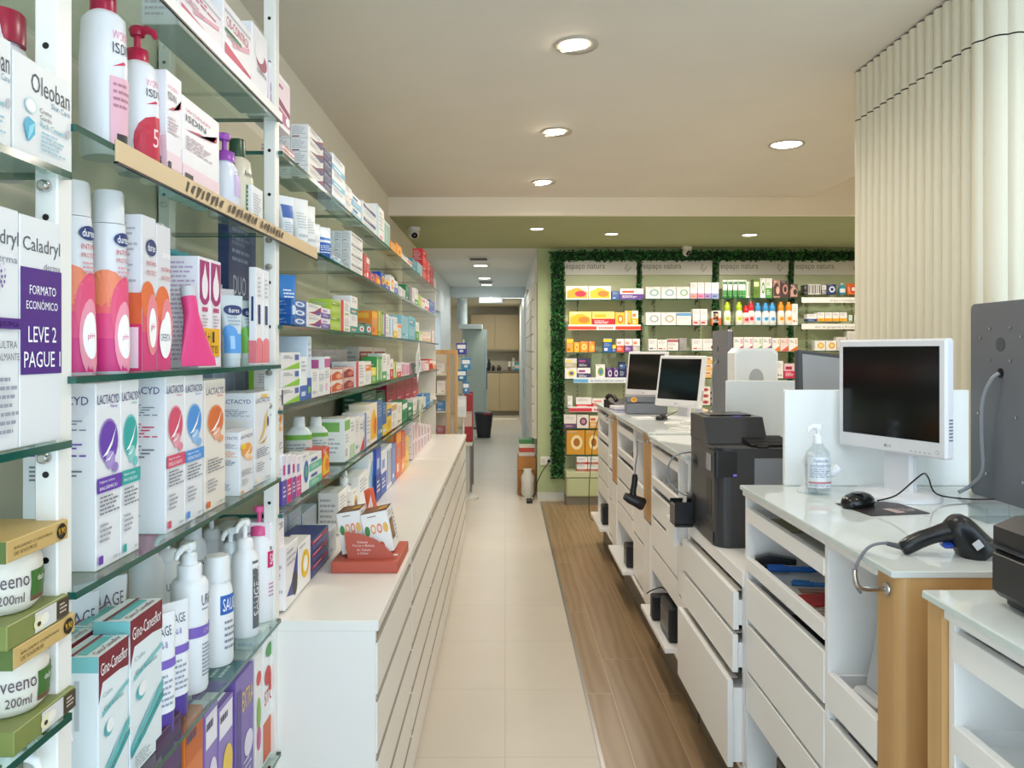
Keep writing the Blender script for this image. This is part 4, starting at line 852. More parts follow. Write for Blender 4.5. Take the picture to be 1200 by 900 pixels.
dots([
 # ---- top
 ('top', 331, 345, 168, 3, 'white box with red heading', 'f1e7e4', 'band', 'd8584a', 'e9b3a6', dict(d=.06)),
 ('top', 361, 379, 145, 4, 'white box with burgundy swoosh', W, 'swoosh', '7c2b44', '2f3f78', dict(d=.055, rows=2)),
 ('top', 379.3, 389, 172, 4, 'navy blue box', '34406f', 'plain', '4f5f96', 'c9cfe3', dict(d=.06)),
 ('top', 389.3, 404, 178, 3, 'white box with light blue bands', 'eef3f6', 'foot', '7fc0e0', 'f3f6f8', dict(d=.06)),
 ('top', 404.3, 412, 214, 2, 'plain white box', W, 'plain', 'c3ccd6', 'd9a9a0'),
 ('top', 412.3, 423, 225, 2, 'white and sky blue box', 'eff3f5', 'half', '86c1de', '3f72a8'),
 ('top', 425, 441, 234, 2, 'white box with navy lettering', W, 'title', '394a86', 'a8cfe2', dict(d=.09)),
 ('top', 441.3, 450, 238, 1, 'tall white box', 'f4f4f3', 'spine', 'b9d7e4', 'e7a7bd'),
 ('top', 450.3, 457, 257, 1, 'tall teal and green box', 'dfe9e2', 'stripes', '3f9fa8', '5aa860'),
 ('top', 458, 464, 282, 1, 'orange box', 'efa32c', 'plain', 'd8761d', 'f6d38a'),
 ('top', 464.3, 471, 284, 1, 'amber box', 'eb9524', 'circle', 'f3c063', 'd8761d'),
 ('top', 471.3, 477, 297, 1, 'white box with orange foot', W, 'foot', 'e88a3a', 'f1e2d0'),
 ('top', 477.3, 483, 302, 1, 'white box with red title', W, 'title', 'd14a40', 'd9a9a0'),
 ('top', 483.3, 489, 302, 1, 'petrol blue box', '3f8ea3', 'plain', 'a9d3dc', '2c6a7c'),
 ('top', 489.3, 495, 306, 1, 'pale teal box', '8cc3cc', 'plain', '3f8ea3', 'e9f3f4'),
 ('top', 495.3, 500, 291, 2, 'bright red box', 'd3262d', 'title', 'a81820', 'f0b3b0'),
 ('top', 500.3, 504, 303, 2, 'scarlet box', 'c9232c', 'circle', 'e8a4a0', 'a81820'),
 ('top', 504.3, 508, 310, 2, 'dark red box', '9c1f28', 'plain', 'd8808a', '7a141c'),
 # ---- second
 ('second', 425.5, 429, 296, 1, 'tall red box', 'd23b3a', 'spine', 'a92a2c', 'f3c9c2'),
 ('second', 411, 425, 270, 4, 'white box with grey end', 'efefed', 'title', '8e9196', 'c2c4c8', dict(d=.032, rows=4)),
 ('second', 391, 399, 299, 1, 'small white and sky box', W, 'half', '8fc4de', '4b7fa8', dict(xf=-.604, d=.03) ),
 ('second', 400, 410.5, 309, 1, 'small white and orange box', W, 'wedge', 'e77d33', '6aa2cf', dict(xf=-.604, d=.03)),
 ('second', 429.3, 433, 300, 1, 'red box with pale top', 'd8484a', 'band', 'f0d6d0', 'ffffff'),
 ('second', 433.3, 439, 318, 1, 'magenta box', 'b83a78', 'circle', 'e9a03c', '7d2a6c'),
 ('second', 439.3, 446, 320, 1, 'purple and orange box', '7d4a92', 'pic', 'e57f33', 'f1c24a'),
 ('second', 446.3, 451, 318, 1, 'royal blue box', '2f55b3', 'circle', 'f0cf3f', 'd23b3a'),
 ('second', 451.3, 457, 327, 1, 'yellow and blue box', 'efd33a', 'half', '2f55b3', 'd23b3a'),
 ('second', 457.3, 462, 322, 1, 'white box with orange circle', W, 'circle', 'ee8a35', 'f4d9b0'),
 ('second', 462.3, 466, 328, 1, 'blue and white box', W, 'half', '3a62b8', '9ab4e0'),
 ('second', 466.3, 471, 334, 1, 'white box with grey spine', W, 'spine', 'a8aeb6', 'd6dade'),
 ('second', 471.3, 475, 338, 1, 'light grey box', 'd7dadd', 'plain', '8d949c', 'b9c0c8'),
 ('second', 475.3, 480.5, 333, 1, 'dark green box', '1f7a4c', 'plain', 'cfe3d4', '14593a'),
 ('second', 481, 486, 335, 1, 'white box with purple spine', W, 'spine', '8c4a92', 'd9b8dc'),
 ('second', 486.3, 490, 337, 1, 'white box with green foot', W, 'foot', '4aa05c', 'dff0e0'),
 ('second', 490.3, 494, 345, 1, 'lime box', 'b4cf4c', 'plain', '6a9a2c', 'eef4d0'),
 ('second', 494.3, 498, 348, 1, 'white box with pink title', W, 'title', 'dc7a9c', 'e9c3cf'),
 ('second', 498.3, 503, 350, 1, 'white box with red foot', W, 'foot', 'd0524a', 'f3dcd8'),
 ('second', 503.3, 509, 351, 1, 'tall royal blue box', '2a50b4', 'plain', '5f85dc', 'c9d6f2'),
 # ---- third
 ('third', 341, 359, 349, 3, 'deep blue box with white oval', '1f5fae', 'circle', 'e9eff6', '3f7fc8', dict(d=.1)),
 ('third', 359.4, 376.5, 354, 2, 'white box with burgundy pills', W, 'swoosh', '9c2446', '6a3f8c', dict(d=.1)),
 ('third', 377, 387, 360, 2, 'violet and white box', 'ece6f2', 'half', '6a52a8', 'b39ad0'),
 ('third', 387.3, 399, 350, 2, 'lime green box', 'a9c83c', 'title', '7fa52c', 'dfeaae'),
 ('third', 399.3, 410.5, 351, 2, 'white box with red and lime spine', W, 'spine', 'cf3a3c', '9cc23c'),
 ('third', 411, 419, 346, 2, 'white box with teal foot', W, 'foot', '2f8f84', 'e9aaa8'),
 ('third', 419.3, 427.5, 379, 1, 'teal box with red ring', '2c8580', 'circle', 'f2efee', 'd03a3c'),
 ('third', 428, 435.5, 379, 1, 'dark teal box with red ring', '256f6c', 'circle', 'f2efee', 'd03a3c'),
 ('third', 436, 442, 364, 1, 'tall orange box', 'e58a2a', 'band', 'f0b23c', 'c9661c'),
 ('third', 442.3, 446, 364, 1, 'tall yellow box', 'e8c234', 'spine', '4f8f44', 'c99a1c'),
 ('third', 446.3, 450, 365, 1, 'green box with white stripe', '4f9a4c', 'stripes', 'f1f1ee', 'c9d84c'),
 ('third', 450.3, 455.5, 367, 1, 'white box with violet spine', W, 'spine', '7a4aa4', 'd0aede'),
 ('third', 456, 461, 370, 1, 'pale blue striped box', 'dbe9f0', 'stripes', '5fa5cc', 'f4f6f7'),
 ('third', 461.3, 465.5, 371, 1, 'white box with yellow foot', W, 'foot', 'edc63c', 'f6edc4'),
 ('third', 466, 470, 379, 1, 'white box with orange heading', W, 'band', 'ea8f3a', 'f3d3a8'),
 ('third', 470.3, 478.5, 369, 1, 'big sky blue box', '86c3d6', 'plain', '5ea6bf', 'c9e4ec', dict(d=.1)),
 ('third', 479, 487, 370, 1, 'second big sky blue box', '79bbd0', 'title', '5ea6bf', 'c9e4ec', dict(d=.1)),
 ('third', 487.3, 491, 377, 1, 'white and green box', W, 'half', '58a24c', 'cfe0c4'),
 ('third', 491.3, 495, 388, 1, 'white box with lime heading', W, 'band', 'b9d04a', 'dfe9b0'),
 ('third', 495.3, 500, 389, 1, 'peach box', 'f1dccb', 'plain', 'd68a5c', 'e9b79a'),
 ('third', 500.3, 504.5, 389, 1, 'cream box', 'efe6d8', 'foot', 'd9b98a', 'f3efe6'),
 ('third', 505, 509, 387, 1, 'white box with rose spine', W, 'spine', 'cf7a86', 'e9bcc2'),
 # ---- fourth
 ('fourth', 330, 351.5, 413, 3, 'white box with lime wedge', W, 'wedge', '8cc63a', '4a66b0', dict(d=.09)),
 ('fourth', 352, 360, 418, 1, 'tall white box with blue corner', 'f0f3f6', 'foot', '3f66b0', 'd2dff0', dict(d=.1)),
 ('fourth', 360.4, 365, 394, 1, 'very tall pale blue box', 'd9e4ee', 'foot', '3f5fa8', '8cc63a', dict(d=.16)),
 ('fourth', 365.4, 373, 433, 1, 'white box with grey print', W, 'plain', 'b2b8c0', 'd6dade', dict(d=.1)),
 ('fourth', 373.4, 380, 434, 1, 'white box with small grey print', W, 'title', 'c6ccd2', 'aeb6be', dict(d=.1)),
 ('fourth', 380.3, 387, 418, 1, 'tall white box with pink heading', W, 'band', 'c05a94', 'e9c0d6', dict(d=.1)),
 ('fourth', 388, 401.5, 434, 2, 'orange brown picture box', 'e8d6cc', 'pic', 'c4532c', 'e9a27c', dict(d=.05)),
 ('fourth', 402, 415, 431, 2, 'wine red picture box', 'd9a79a', 'pic', '8a2438', 'c46a52', dict(d=.05)),
 ('fourth', 417, 427.5, 424, 1, 'white box with red spine', W, 'spine', 'cc4a52', 'c9ccd2', dict(d=.1)),
 ('fourth', 428, 435, 424, 1, 'white box with orange title', W, 'title', 'e6813c', 'c9ccd2', dict(d=.1)),
 ('fourth', 435.3, 441, 431, 1, 'yellow and green box', 'e6d84a', 'half', '6fae3c', 'f3ecae'),
 ('fourth', 441.3, 448, 418, 1, 'green striped box', '3f9a52', 'stripes', 'e9f1e6', 'a9d04c'),
 ('fourth', 448.3, 453, 414, 1, 'tall white box with green foot', W, 'foot', '5aa86a', 'e3f0e4'),
 ('fourth', 453.3, 457, 415, 1, 'tall plain white box', W, 'plain', 'c9ced2', 'dde0e2'),
 ('fourth', 457.3, 461, 421, 1, 'red and white box', W, 'half', 'c8363c', 'e9b0b0'),
 ('fourth', 461.3, 465, 424, 1, 'lime striped box', 'b9d352', 'stripes', 'f3f3ea', '7fb03c'),
 ('fourth', 465.3, 470, 429, 1, 'white box with red square', W, 'half', 'd24444', 'f0c9c6'),
 ('fourth', 470.3, 475, 425, 1, 'magenta striped box', 'f1e6ec', 'stripes', 'c42f7a', 'd65a98'),
 ('fourth', 475.3, 480, 426, 1, 'second magenta striped box', 'f1e6ec', 'stripes', 'c42f7a', 'd65a98'),
 ('fourth', 480.3, 485, 426, 1, 'white box with plum spine', W, 'spine', '9c4a7c', 'e0bcd0'),
 ('fourth', 485.3, 489, 425, 1, 'white box with teal title', W, 'title', '4f9fae', 'c3d6da'),
 ('fourth', 489.3, 494, 428, 1, 'light blue box', 'a5cfe3', 'plain', '5c9fc4', 'e6f1f6'),
 ('fourth', 494.3, 498, 424, 1, 'pink box', 'e8b9c6', 'plain', 'c9748e', 'f4e3e8'),
 ('fourth', 498.3, 502.5, 423, 1, 'white box with rose heading', W, 'band', 'd68a9c', 'ecc9d0'),
 ('fourth', 503, 507, 421, 1, 'red box', 'cf3a34', 'title', 'f0d4cc', 'a82a26'),
 ('fourth', 507.3, 511, 424, 1, 'orange and white box', W, 'half', 'e58036', 'f2cda8'),
 # back rows on the fourth shelf
 ('fourth', 366, 378, 408, 1, 'grey tall box', 'b6b1b5', 'plain', '9b969c', 'cbc7ca', dict(xf=-.74, d=.08)),
 ('fourth', 378.5, 393, 409, 1, 'lilac grey tall box', 'b9b2b8', 'plain', '9b969c', 'cbc7ca', dict(xf=-.74, d=.08)),
 ('fourth', 393.5, 407, 409, 1, 'taupe tall box', 'b5afb2', 'plain', '9b969c', 'cbc7ca', dict(xf=-.74, d=.08)),
 ('fourth', 420, 437, 406, 1, 'white carton with long red title', 'efe4e0', 'title', 'b8262c', 'd98a86', dict(xf=-.74, d=.08)),
 ('fourth', 437.5, 452, 407, 1, 'white carton with dark red title', 'efe4e0', 'title', 'a02028', 'd98a86', dict(xf=-.74, d=.08)),
 # ---- fifth: front
 ('fifth', 331, 336, 534, 1, 'slim blue and violet box', 'e6e3ee', 'half', '5a4aa4', 'd23a80', dict(xf=-.606, d=.05)),
 ('fifth', 336.3, 342, 534, 1, 'slim magenta box', 'ece6ec', 'half', 'cf2f78', '6a5aa8', dict(xf=-.606, d=.05)),
 ('fifth', 342.3, 347, 534, 1, 'slim violet box', 'ece6ec', 'half', '8a4aa0', 'cf2f78', dict(xf=-.606, d=.05)),
 ('fifth', 347.3, 353, 535, 1, 'slim pink box', 'efe6ec', 'half', 'd84a8c', '8f9ad0', dict(xf=-.606, d=.05)),
 ('fifth', 354, 362.5, 533, 1, 'white box with blue and green print', W, 'circle', '2f62b0', '56b08c', dict(xf=-.606, d=.06)),
 ('fifth', 363, 377, 535, 2, 'white and mint box', W, 'half', '63bfa0', '3f5f9c', dict(xf=-.606, d=.06)),
 ('fifth', 377.5, 386, 527, 1, 'red and yellow box', 'd0402f', 'pic', 'efc02c', 'e9702c', dict(xf=-.606, d=.06)),
 ('fifth', 404, 410, 491, 1, 'white box with green cap print', 'eef1ec', 'band', '7db85c', 'c4c8cc', dict(d=.1)),
 ('fifth', 410.3, 416, 491, 1, 'white box with pale green foot', 'eef1ec', 'foot', 'b9d8b0', 'c4c8cc', dict(d=.1)),
 ('fifth', 416.3, 421, 489, 1, 'white box with slate print', W, 'plain', '8f98a8', 'c4c8cc', dict(d=.1)),
 ('fifth', 421.3, 427, 490, 1, 'white box with scarlet corner', W, 'wedge', 'd0383a', 'b9bec6', dict(d=.1)),
 ('fifth', 427.3, 434, 484, 1, 'tall white box with blue stripe', W, 'spine', '5a86c4', 'c4c8cc', dict(d=.1)),
 ('fifth', 434.3, 442, 474, 1, 'white box with yellow and orange flame', 'f3e6d0', 'pic', 'efb52a', 'e0702c', dict(d=.1)),
 ('fifth', 442.3, 448, 471, 1, 'steel blue box', '3f74b0', 'plain', '8fb5dc', 'e9eff5', dict(d=.09)),
 ('fifth', 448.3, 453, 473, 1, 'blue box with yellow foot', '3568a8', 'foot', 'e9c43a', 'c9d9ec'),
 ('fifth', 453.3, 459, 476, 1, 'yellow box', 'ecc63a', 'title', '3f6aa8', 'c99a24'),
 ('fifth', 459.3, 465, 474, 1, 'white box with tan heading', W, 'band', 'c9a57c', 'd9d2c6'),
 ('fifth', 465.3, 471, 474, 1, 'ivory box', 'efe9da', 'plain', 'a99b80', 'd2c8b0'),
 ('fifth', 471.3, 477.5, 471, 1, 'emerald green box', '1f8a5c', 'title', 'e6f0ea', '176a48'),
 ('fifth', 478, 484, 475, 1, 'emerald box with white label', '249064', 'half', '1a6e4c', 'eef5f0'),
 ('fifth', 484.3, 489, 469, 1, 'white box with olive print', W, 'plain', '9aa07c', 'c6c9b8'),
 ('fifth', 489.3, 494, 468, 1, 'white box with mint spine', W, 'spine', '8fcbb0', 'c9cfd2'),
 ('fifth', 494.3, 499, 467, 1, 'pale cyan box', 'c6e2ea', 'plain', '5fa9c2', 'eef6f8'),
 ('fifth', 499.3, 504, 463, 1, 'azure box', '2f86c6', 'plain', '9cc9ea', 'e6f1f9'),
 ('fifth', 504.3, 508, 466, 1, 'white box with azure foot', W, 'foot', '5fa9d6', 'dceaf3'),
 ('fifth', 508.3, 512, 468, 1, 'white box with wine spine', W, 'spine', 'b04a5c', 'dfc0c6'),
 # fifth: behind
 ('fifth', 424, 441, 461, 1, 'dark green carton', '1c6a48', 'plain', '2c8a60', 'cfe3d8', dict(xf=-.76, d=.1)),
 ('fifth', 441.5, 452, 461, 1, 'deep green carton', '185f40', 'title', '2c8a60', 'cfe3d8', dict(xf=-.76, d=.1)),
 ('fifth', 453, 464, 440, 2, 'crimson carton', 'b5213c', 'title', 'd04a60', '8c162c', dict(xf=-.75, d=.1)),
 ('fifth', 464.3, 474, 440, 2, 'ruby carton', 'b0203a', 'title', 'd04a60', '8c162c', dict(xf=-.75, d=.1)),
 ('fifth', 474.3, 483, 440, 2, 'cherry red carton', 'b8243e', 'title', 'd04a60', '8c162c', dict(xf=-.75, d=.1)),
 ('fifth', 483.3, 490, 440, 2, 'dark rose carton', 'b4304a', 'title', 'd04a60', '8c162c', dict(xf=-.75, d=.1)),
])
# ---- on the drawer units against the wall
def cab(px0, px1, ytop, n, desc, body, sty, a, b, d=.08, xf=-.6, **k): mid('cab', px0, px1, ytop, n, desc, body, sty, a, b, d, xf, **k)
cab(334, 349, 642, 1, 'white box with black and blue drawing', W, 'swoosh', '3a4a8a', '2b2b30', .05, -.596)
cab(349.4, 364, 640, 1, 'white and yellow box with ring', 'f0efec', 'circle', 'e8c01c', 'f4f2ea', .06, -.598)
cab(364.4, 385, 635, 3, 'navy box with red label', '39457e', 'title', 'c8343c', '8f9ac6', .11, -.6)
cab(386, 394, 622, 1, 'pale blue box', 'd3dfe8', 'plain', '9fb9cc', 'eef3f6', .1, -.6)
cab(322, 337, 603, 1, 'slate blue jar box', '94a3b5', 'plain', 'c3ccd8', '7e8ea2', .07, -.72)
cab(338, 353, 603, 1, 'grey blue jar box', '8c9cb0', 'plain', 'c3ccd8', '7e8ea2', .07, -.72)
cab(354, 371, 603, 1, 'blue grey jar box with white lid', 'a0afbf', 'plain', 'c3ccd8', '7e8ea2', .07, -.72)
cab(397, 407, 578, 1, 'tall white carton with small dark label', 'eeeeec', 'plain', '4a4c52', 'b9bcc2', .08, -.64)
cab(413, 420, 576, 1, 'white carton with gold emblem', 'efede8', 'circle', 'dcb76a', '5a4a7c', .05, -.62)
cab(420.4, 432, 559, 1, 'big white carton with grey end', 'eff0f0', 'plain', 'b9c4cc', 'd6dcdf', .08, -.615)
cab(432.4, 440, 533, 1, 'tall white carton with blue waves', 'eef2f5', 'pic', '8fb9d6', '4a7fb0', .1, -.615)
cab(400, 414, 546, 1, 'white carton with mint lid', 'ecefec', 'band', '5fc0ae', 'cfdcd8', .1, -.74)
cab(380, 398, 562, 1, 'kraft topped white carton', 'e9e2d8', 'band', 'c99a6c', 'd8d2c8', .1, -.76)
cab(441, 446.5, 526, 1, 'royal blue carton', '2c52b4', 'half', '1f3d92', 'c3d0ee')
cab(447, 453, 530, 1, 'blue and white carton', 'e6ebf3', 'half', '2f57b8', '7c9ad6')
cab(453.4, 459, 524, 1, 'navy and white carton', 'e6ebf3', 'stripes', '27438f', '9cb2de')
cab(459.4, 464, 522, 1, 'periwinkle carton', '6f86c8', 'plain', 'e9eef8', '4a62a8')
cab(464.4, 470, 506, 1, 'tall orange carton', 'e0672f', 'band', 'f1a54a', 'f6dcc8')
cab(470.4, 475, 508, 1, 'coral red carton', 'd9543c', 'foot', 'f0a860', 'f6dcc8')
cab(475.4, 479, 514, 1, 'yellow carton', 'edc84a', 'plain', 'd08a2c', 'f6ecc8')
for i in range(6):
    a0 = 484 + i*3.6
    cab(a0, a0+3.4, 497+i*.8, 2, ['rose striped', 'white and rose striped', 'plum striped', 'lilac striped', 'grey rose striped', 'pale plum striped'][i] + ' carton', 'efe3e6', 'stripes', ['b0607c', 'c98a9c', '8f5a78', 'a88ab0', '9c7f88', 'a0708c'][i], 'f4eef0')

# ---- bottles, tubes and bags among the boxes
def green_bottle(px, label):
    x = -.7; y = Lpos(px, x); z = LEV['fifth'] + .0072
    secs = [(0, .04, .03), (.005, .043, .033), (.165, .043, .033), (.185, .03, .024), (.192, .018, .018)]
    h = ZP(489, y) - z; k = (h-.03)/.192
    secs = [(a*k, b, c) for a, b, c in secs]
    hh = secs[-1][0]
    art = [('r', .02, hh*.2, .98, hh*.84, 'd3d8cf'), ('r', .02, hh*.74, .98, hh*.84, '74b23c'), ('l', .2, hh*.34, .8, hh*.66, 5, '9aa0a4')]
    t = bottle('antiseptic_bottle', label, 'bottle', (x, y, z), secs, 'eceeea', art, 3.6, caps=(('cap', cap_of(hh-.002, .022, .034, 'f0f0ee', .02)),), nseg=10, rz=.3)
    return t
green_bottle(350, 'white bottle with green label, first on fifth glass shelf')
green_bottle(370, 'white bottle with green label, middle of three on fifth glass shelf')
green_bottle(391, 'white bottle with green label beside the red and yellow box')
def bag_tube(shelf, px, ytop, label, col, art, capc, w=.034, x=-.635, lean=0):
    z = LEV[shelf] + .0072; y = Lpos(px, x); h = ZP(ytop, y) - z
    return squeeze_tube('squeeze_tube', label, (x, y, z), h, w*.75, w, col, art(h), capc, .02, lean=lean)
pl = lambda c: (lambda h: [('l', .3, h*.35, .7, h*.7, 6, c), ('r', .3, h*.2, .7, h*.26, c)])
bag_tube('second', 334, 230, 'white crimped tube with blue print just past the punched upright', 'eceff2', lambda h: [('r', .25, h*.5, .75, h*.8, '3f66b0'), ('l', .3, h*.15, .7, h*.4, 5, 'a9b4c2')], 'e9ecef', .03)
bag_tube('second', 350, 233, 'tall plain white crimped tube on second glass shelf', 'f0f0ee', pl('c6cace'), 'eeeeec', .036)
bag_tube('second', 359, 241, 'plain white crimped tube with pointed top on second glass shelf', 'f0f0ee', pl('c6cace'), 'eeeeec', .036)
bag_tube('second', 366, 262, 'shorter white crimped tube with red foot on second glass shelf', 'f0f0ee', lambda h: [('r', .2, h*.13, .8, h*.22, 'd0605c'), ('l', .3, h*.35, .7, h*.7, 6, 'c6cace')], 'eeeeec', .032)
bag_tube('second', 377, 266, 'blue and white tube beside the white grey-ended boxes', 'e9eef3', lambda h: [('r', .0, h*.14, 1, h*.5, '1f5fb8'), ('r', .1, h*.58, .9, h*.66, '3f7fc8'), ('l', .25, h*.22, .75, h*.4, 3, 'dfe8f4')], '1f56a8', .04)
bag_tube('third', 335, 322, 'blue tube with white print on third glass shelf', '2a78c0', lambda h: [('l', .3, h*.5, .7, h*.7, 3, 'e6eef6'), ('e', .5, h*.3, .25, h*.1, 'cfe0f0')], '1d5ea0', .036)
y = Lpos(403, -.66)
bottle('pump_bottle', 'small white pump bottle on the drawer units behind the red display', 'pump bottle', (-.66, y, TOPZ+.0004), taper(.17, .03, .018), 'eceded', [('l', .35, .03, .7, .1, 5, 'b9c0c6')], caps=(('pump_head', pump_of(.168, .018, 'eeeeee', .04, -.6, .045)),))
for i, (px, x, h) in enumerate(((352, -.8, .2), (372, -.82, .2), (388, -.8, .21))):
    bottle('wash_bottle', ['white capped bottle at the wall behind the slate jar box', 'white capped bottle at the wall behind the blue grey jar box', 'white capped bottle at the wall beside the kraft topped carton'][i], 'bottle', (x, Lpos(px-10, x), TOPZ+.0004), taper(h, .034, .018), 'e3e2de', None, caps=(('cap', cap_of(h-.003, .02, .03, 'ebeae6')),))

# paper price cards clipped to the shelf edges
def card(label, px, z, w, h, col, tilt):
    x = XFR+.02; y = YX(px, x)
    t = root('price_card', label, 'price card', (x, y, z), ROT)
    a = MB(); a.prism([(-w/2, 0), (w/2, 0), (w/2, h), (-w/2, h)], 'y', -.0012, .0012, mat(col, .5))
    a.art(lambda u, v, o: (-w/2+u*w, -.0012-o, v*h), [('l', .1, .15, .9, .85, 4, '9a9488'), ('e', .7, .3, .12, .12, '4a7fb0')])
    a.transform(Matrix.Rotation(tilt, 4, 'Y'))
    a.obj('printed_card', t)
    b = MB(); b.box(-.012, .012, .0, .018, -.004, .01, CLEAR); b.obj('clip', t)
card('tilted blue and white leaflet clipped to the fourth shelf edge', 491, 1.395, .22, .19, 'dfe7ec', -.5)
card('tilted cream price ticket clipped to the fifth shelf edge', 494, 1.12, .3, .07, 'e6dcc4', -.55)

# ---- red cardboard counter display with two fortifier boxes
DX0, DX1 = -.36, -.36
RED = 'bf5c49'
tz = TOPZ + .0004
dy0 = 920*(H-TOPZ)/(672-CY)      # depth of its near edge on the worktop
t = root('display_tray', 'coral red cardboard display tray on the second drawer unit', 'display', ((XY(388, dy0)+XY(466, dy0))/2, dy0+.14, tz))
w = XY(466, dy0) - XY(388, dy0)
a = MB(); m = mat(RED, .5)
a.box(-w/2, w/2, -.14, .14, 0, .036, m, .002); a.obj('base', t)
a = MB()
pts = [(-w/2+.045, .036), (-w/2+.205, .036), (-w/2+.19, .052), (-w/2+.165, .077), (-w/2+.135, .098), (-w/2+.1, .112), (-w/2+.07, .119), (-w/2+.033, .122)]
a.prism(pts, 'y', -.1, -.096, m)
S = lambda u, v, o: (-w/2+.05+u*.1, -.1-o, .046+v*.056)
a.art(S, [('t', 'Volume', .25, .72, .6, .86, 'f6e4df'), ('t', 'Força e Beleza', .12, .5, .82, .66, 'f6e4df'), ('t', 'do Cabelo', .25, .28, .7, .42, 'f6e4df'), ('t', 'e Unhas', .28, .08, .62, .22, 'f6e4df')])
a.obj('front_flap', t)
a = MB(); a.box(w/2-.028, w/2-.012, -.06, -.044, .036, .0375, WHITE); a.obj('tray_sticker', t)
a = MB(); a.box(-w/2+.03, w/2-.06, .125, .129, .036, .13, m)
a.obj('back_flap', t)
fort = {'F': [('l', .25, .86, .75, .92, 1, '8a6a5c'), ('e', .16, .58, .1, .12, '4a8a44'), ('e', .39, .6, .1, .12, 'e9a25c'), ('e', .62, .6, .1, .12, 'e88a6a'), ('e', .85, .6, .1, .12, 'edb85c'), ('e', .39, .6, .06, .07, 'f6e6d0'), ('e', .62, .6, .06, .07, 'f6dcd0'), ('e', .3, .15, .12, .1, 'e5a15c'), ('e', .6, .18, .1, .1, 'd8603c')],
        'T': [('r', 0, 0, 1, 1, '5c4130'), ('p', [(.05, .1), (.4, .3), (.6, .9), (.3, .95)], '8a6442'), ('p', [(.3, .05), (.7, .2), (.95, .8), (.8, .9)], 'a87c50'), ('e', .75, .5, .18, .25, 'e0a52c'), ('p', [(0, .8), (.4, .9), (.3, 1), (0, 1)], 'd8603c')],
        'E': [('r', .1, .25, .6, .75, '6a4a38'), ('e', .35, .5, .2, .2, 'a87c50'), ('l', .7, .1, .95, .9, 8, '9aa0a8'), ('l', .1, .82, .6, .95, 2, '9aa0a8')], 'S': [('l', .1, .1, .9, .9, 8, 'b9a9a0')]}
for i, (bx, by, bz, rz, bw) in enumerate(((-.048, 0.0, .045, 0, .078), (.042, -.005, .045, 0, .088))):
    o = carton(bw, .15, .135, 'f1eeea', fort).obj('fortifier_box', None, (t.location.x+bx, t.location.y+by, tz+bz)); o.rotation_euler = (-.05, -.16 if i == 0 else -.2, .04)
    tag(o, ['white hair fortifier box with brown lid picture, wall side of the red display', 'white hair fortifier box with brown lid picture, aisle side of the red display'][i], 'box')
o = carton(.022, .07, .17, 'e0592f', {'F': [('p', [(0, .2), (1, .5), (1, .9), (0, .6)], 'f4ece6'), ('r', .1, .05, .9, .15, '6a4a38')], 'S': [('r', .1, .2, .9, .8, '6a4a38')]}).obj('fortifier_box', None, (t.location.x+.004, t.location.y+.1, tz+.06)); o.rotation_euler = (-.05, -.2, 0)
tag(o, 'narrow orange box stuck upright between the two hair fortifier boxes', 'box')
# ================================================================== green wall shelving with foliage frame
YF = 8.0
def BX(px, y=YF): return XY(px, y)
def BZ(py, y=YF): return ZP(py, y)
PANELG = noise_mat('panel_green', 'b9c09a', 'bec5a0', (2, 2, 2), .5)
bays = [(661.5, 746.5), (752, 835), (843, 924.5), (931, 1014)]
ords = ['first bay, beside the corridor', 'second bay, behind the two monitors', 'third bay, with coloured bottles', 'fourth bay, beside the fluted column']
def leaf_logo(S, u, v, su, sv, c):
    return [('p', [(u, v-sv), (u-su*.8, v-sv*.2), (u-su*.5, v+sv*.5), (u, v+sv)], c), ('p', [(u-su*.05, v-sv*.8), (u-su*.6, v-sv*.15), (u-su*.4, v+sv*.4), (u-su*.06, v+sv*.75)], 'cfccc6'),
            ('p', [(u, v-sv), (u+su, v-sv*.1), (u+su*.9, v+sv*.35), (u+su*.2, v-sv*.2)], c), ('p', [(u+su*.15, v-sv*.7), (u+su*.85, v-sv*.08), (u+su*.78, v+sv*.2), (u+su*.25, v-sv*.25)], 'cfccc6')]
for i, (p0, p1) in enumerate(bays):
    x0, x1 = BX(p0, YB-.05), BX(p1, YB-.05)
    t = root('shelf_bay_panel', 'pale green shelf back panel with two slotted rails, ' + ords[i], 'wall panel', ((x0+x1)/2, YB-.001, 0))
    w = x1-x0
    a = MB(); a.box(-w/2, w/2, -.03, 0, .3, ZP(305, YB-.05), PANELG, .002); a.obj('back_panel', t)
    for q in (-.32, .32):
        r = MB(); r.box(q*w-.012, q*w+.012, -.036, -.03, .45, 2.2, mat('a9b08e', .4, .3))
        for k in range(40): r.box(q*w-.0035, q*w+.0035, -.0365, -.036, .5+k*.042, .518+k*.042, mat('2a2b22', .6))
        r.obj('slotted_rail', t)
    s = MB(); zt = ZP(305, YB-.06); zb = ZP(322, YB-.06)
    s.box(-w/2, w/2, -.045, -.03, zb, zt, mat('dedbd5', .4), .001)
    S = lambda u, v, o: (-w/2+u*w, -.045-o, zb+v*(zt-zb))
    s.art(S, [('t', 'espaço natura', .02, .3, .56, .74, '77756f')] + leaf_logo(S, .87, .5, .05, .3, '9a9892'))
    s.obj('header_sign', t)
BV_ = {}
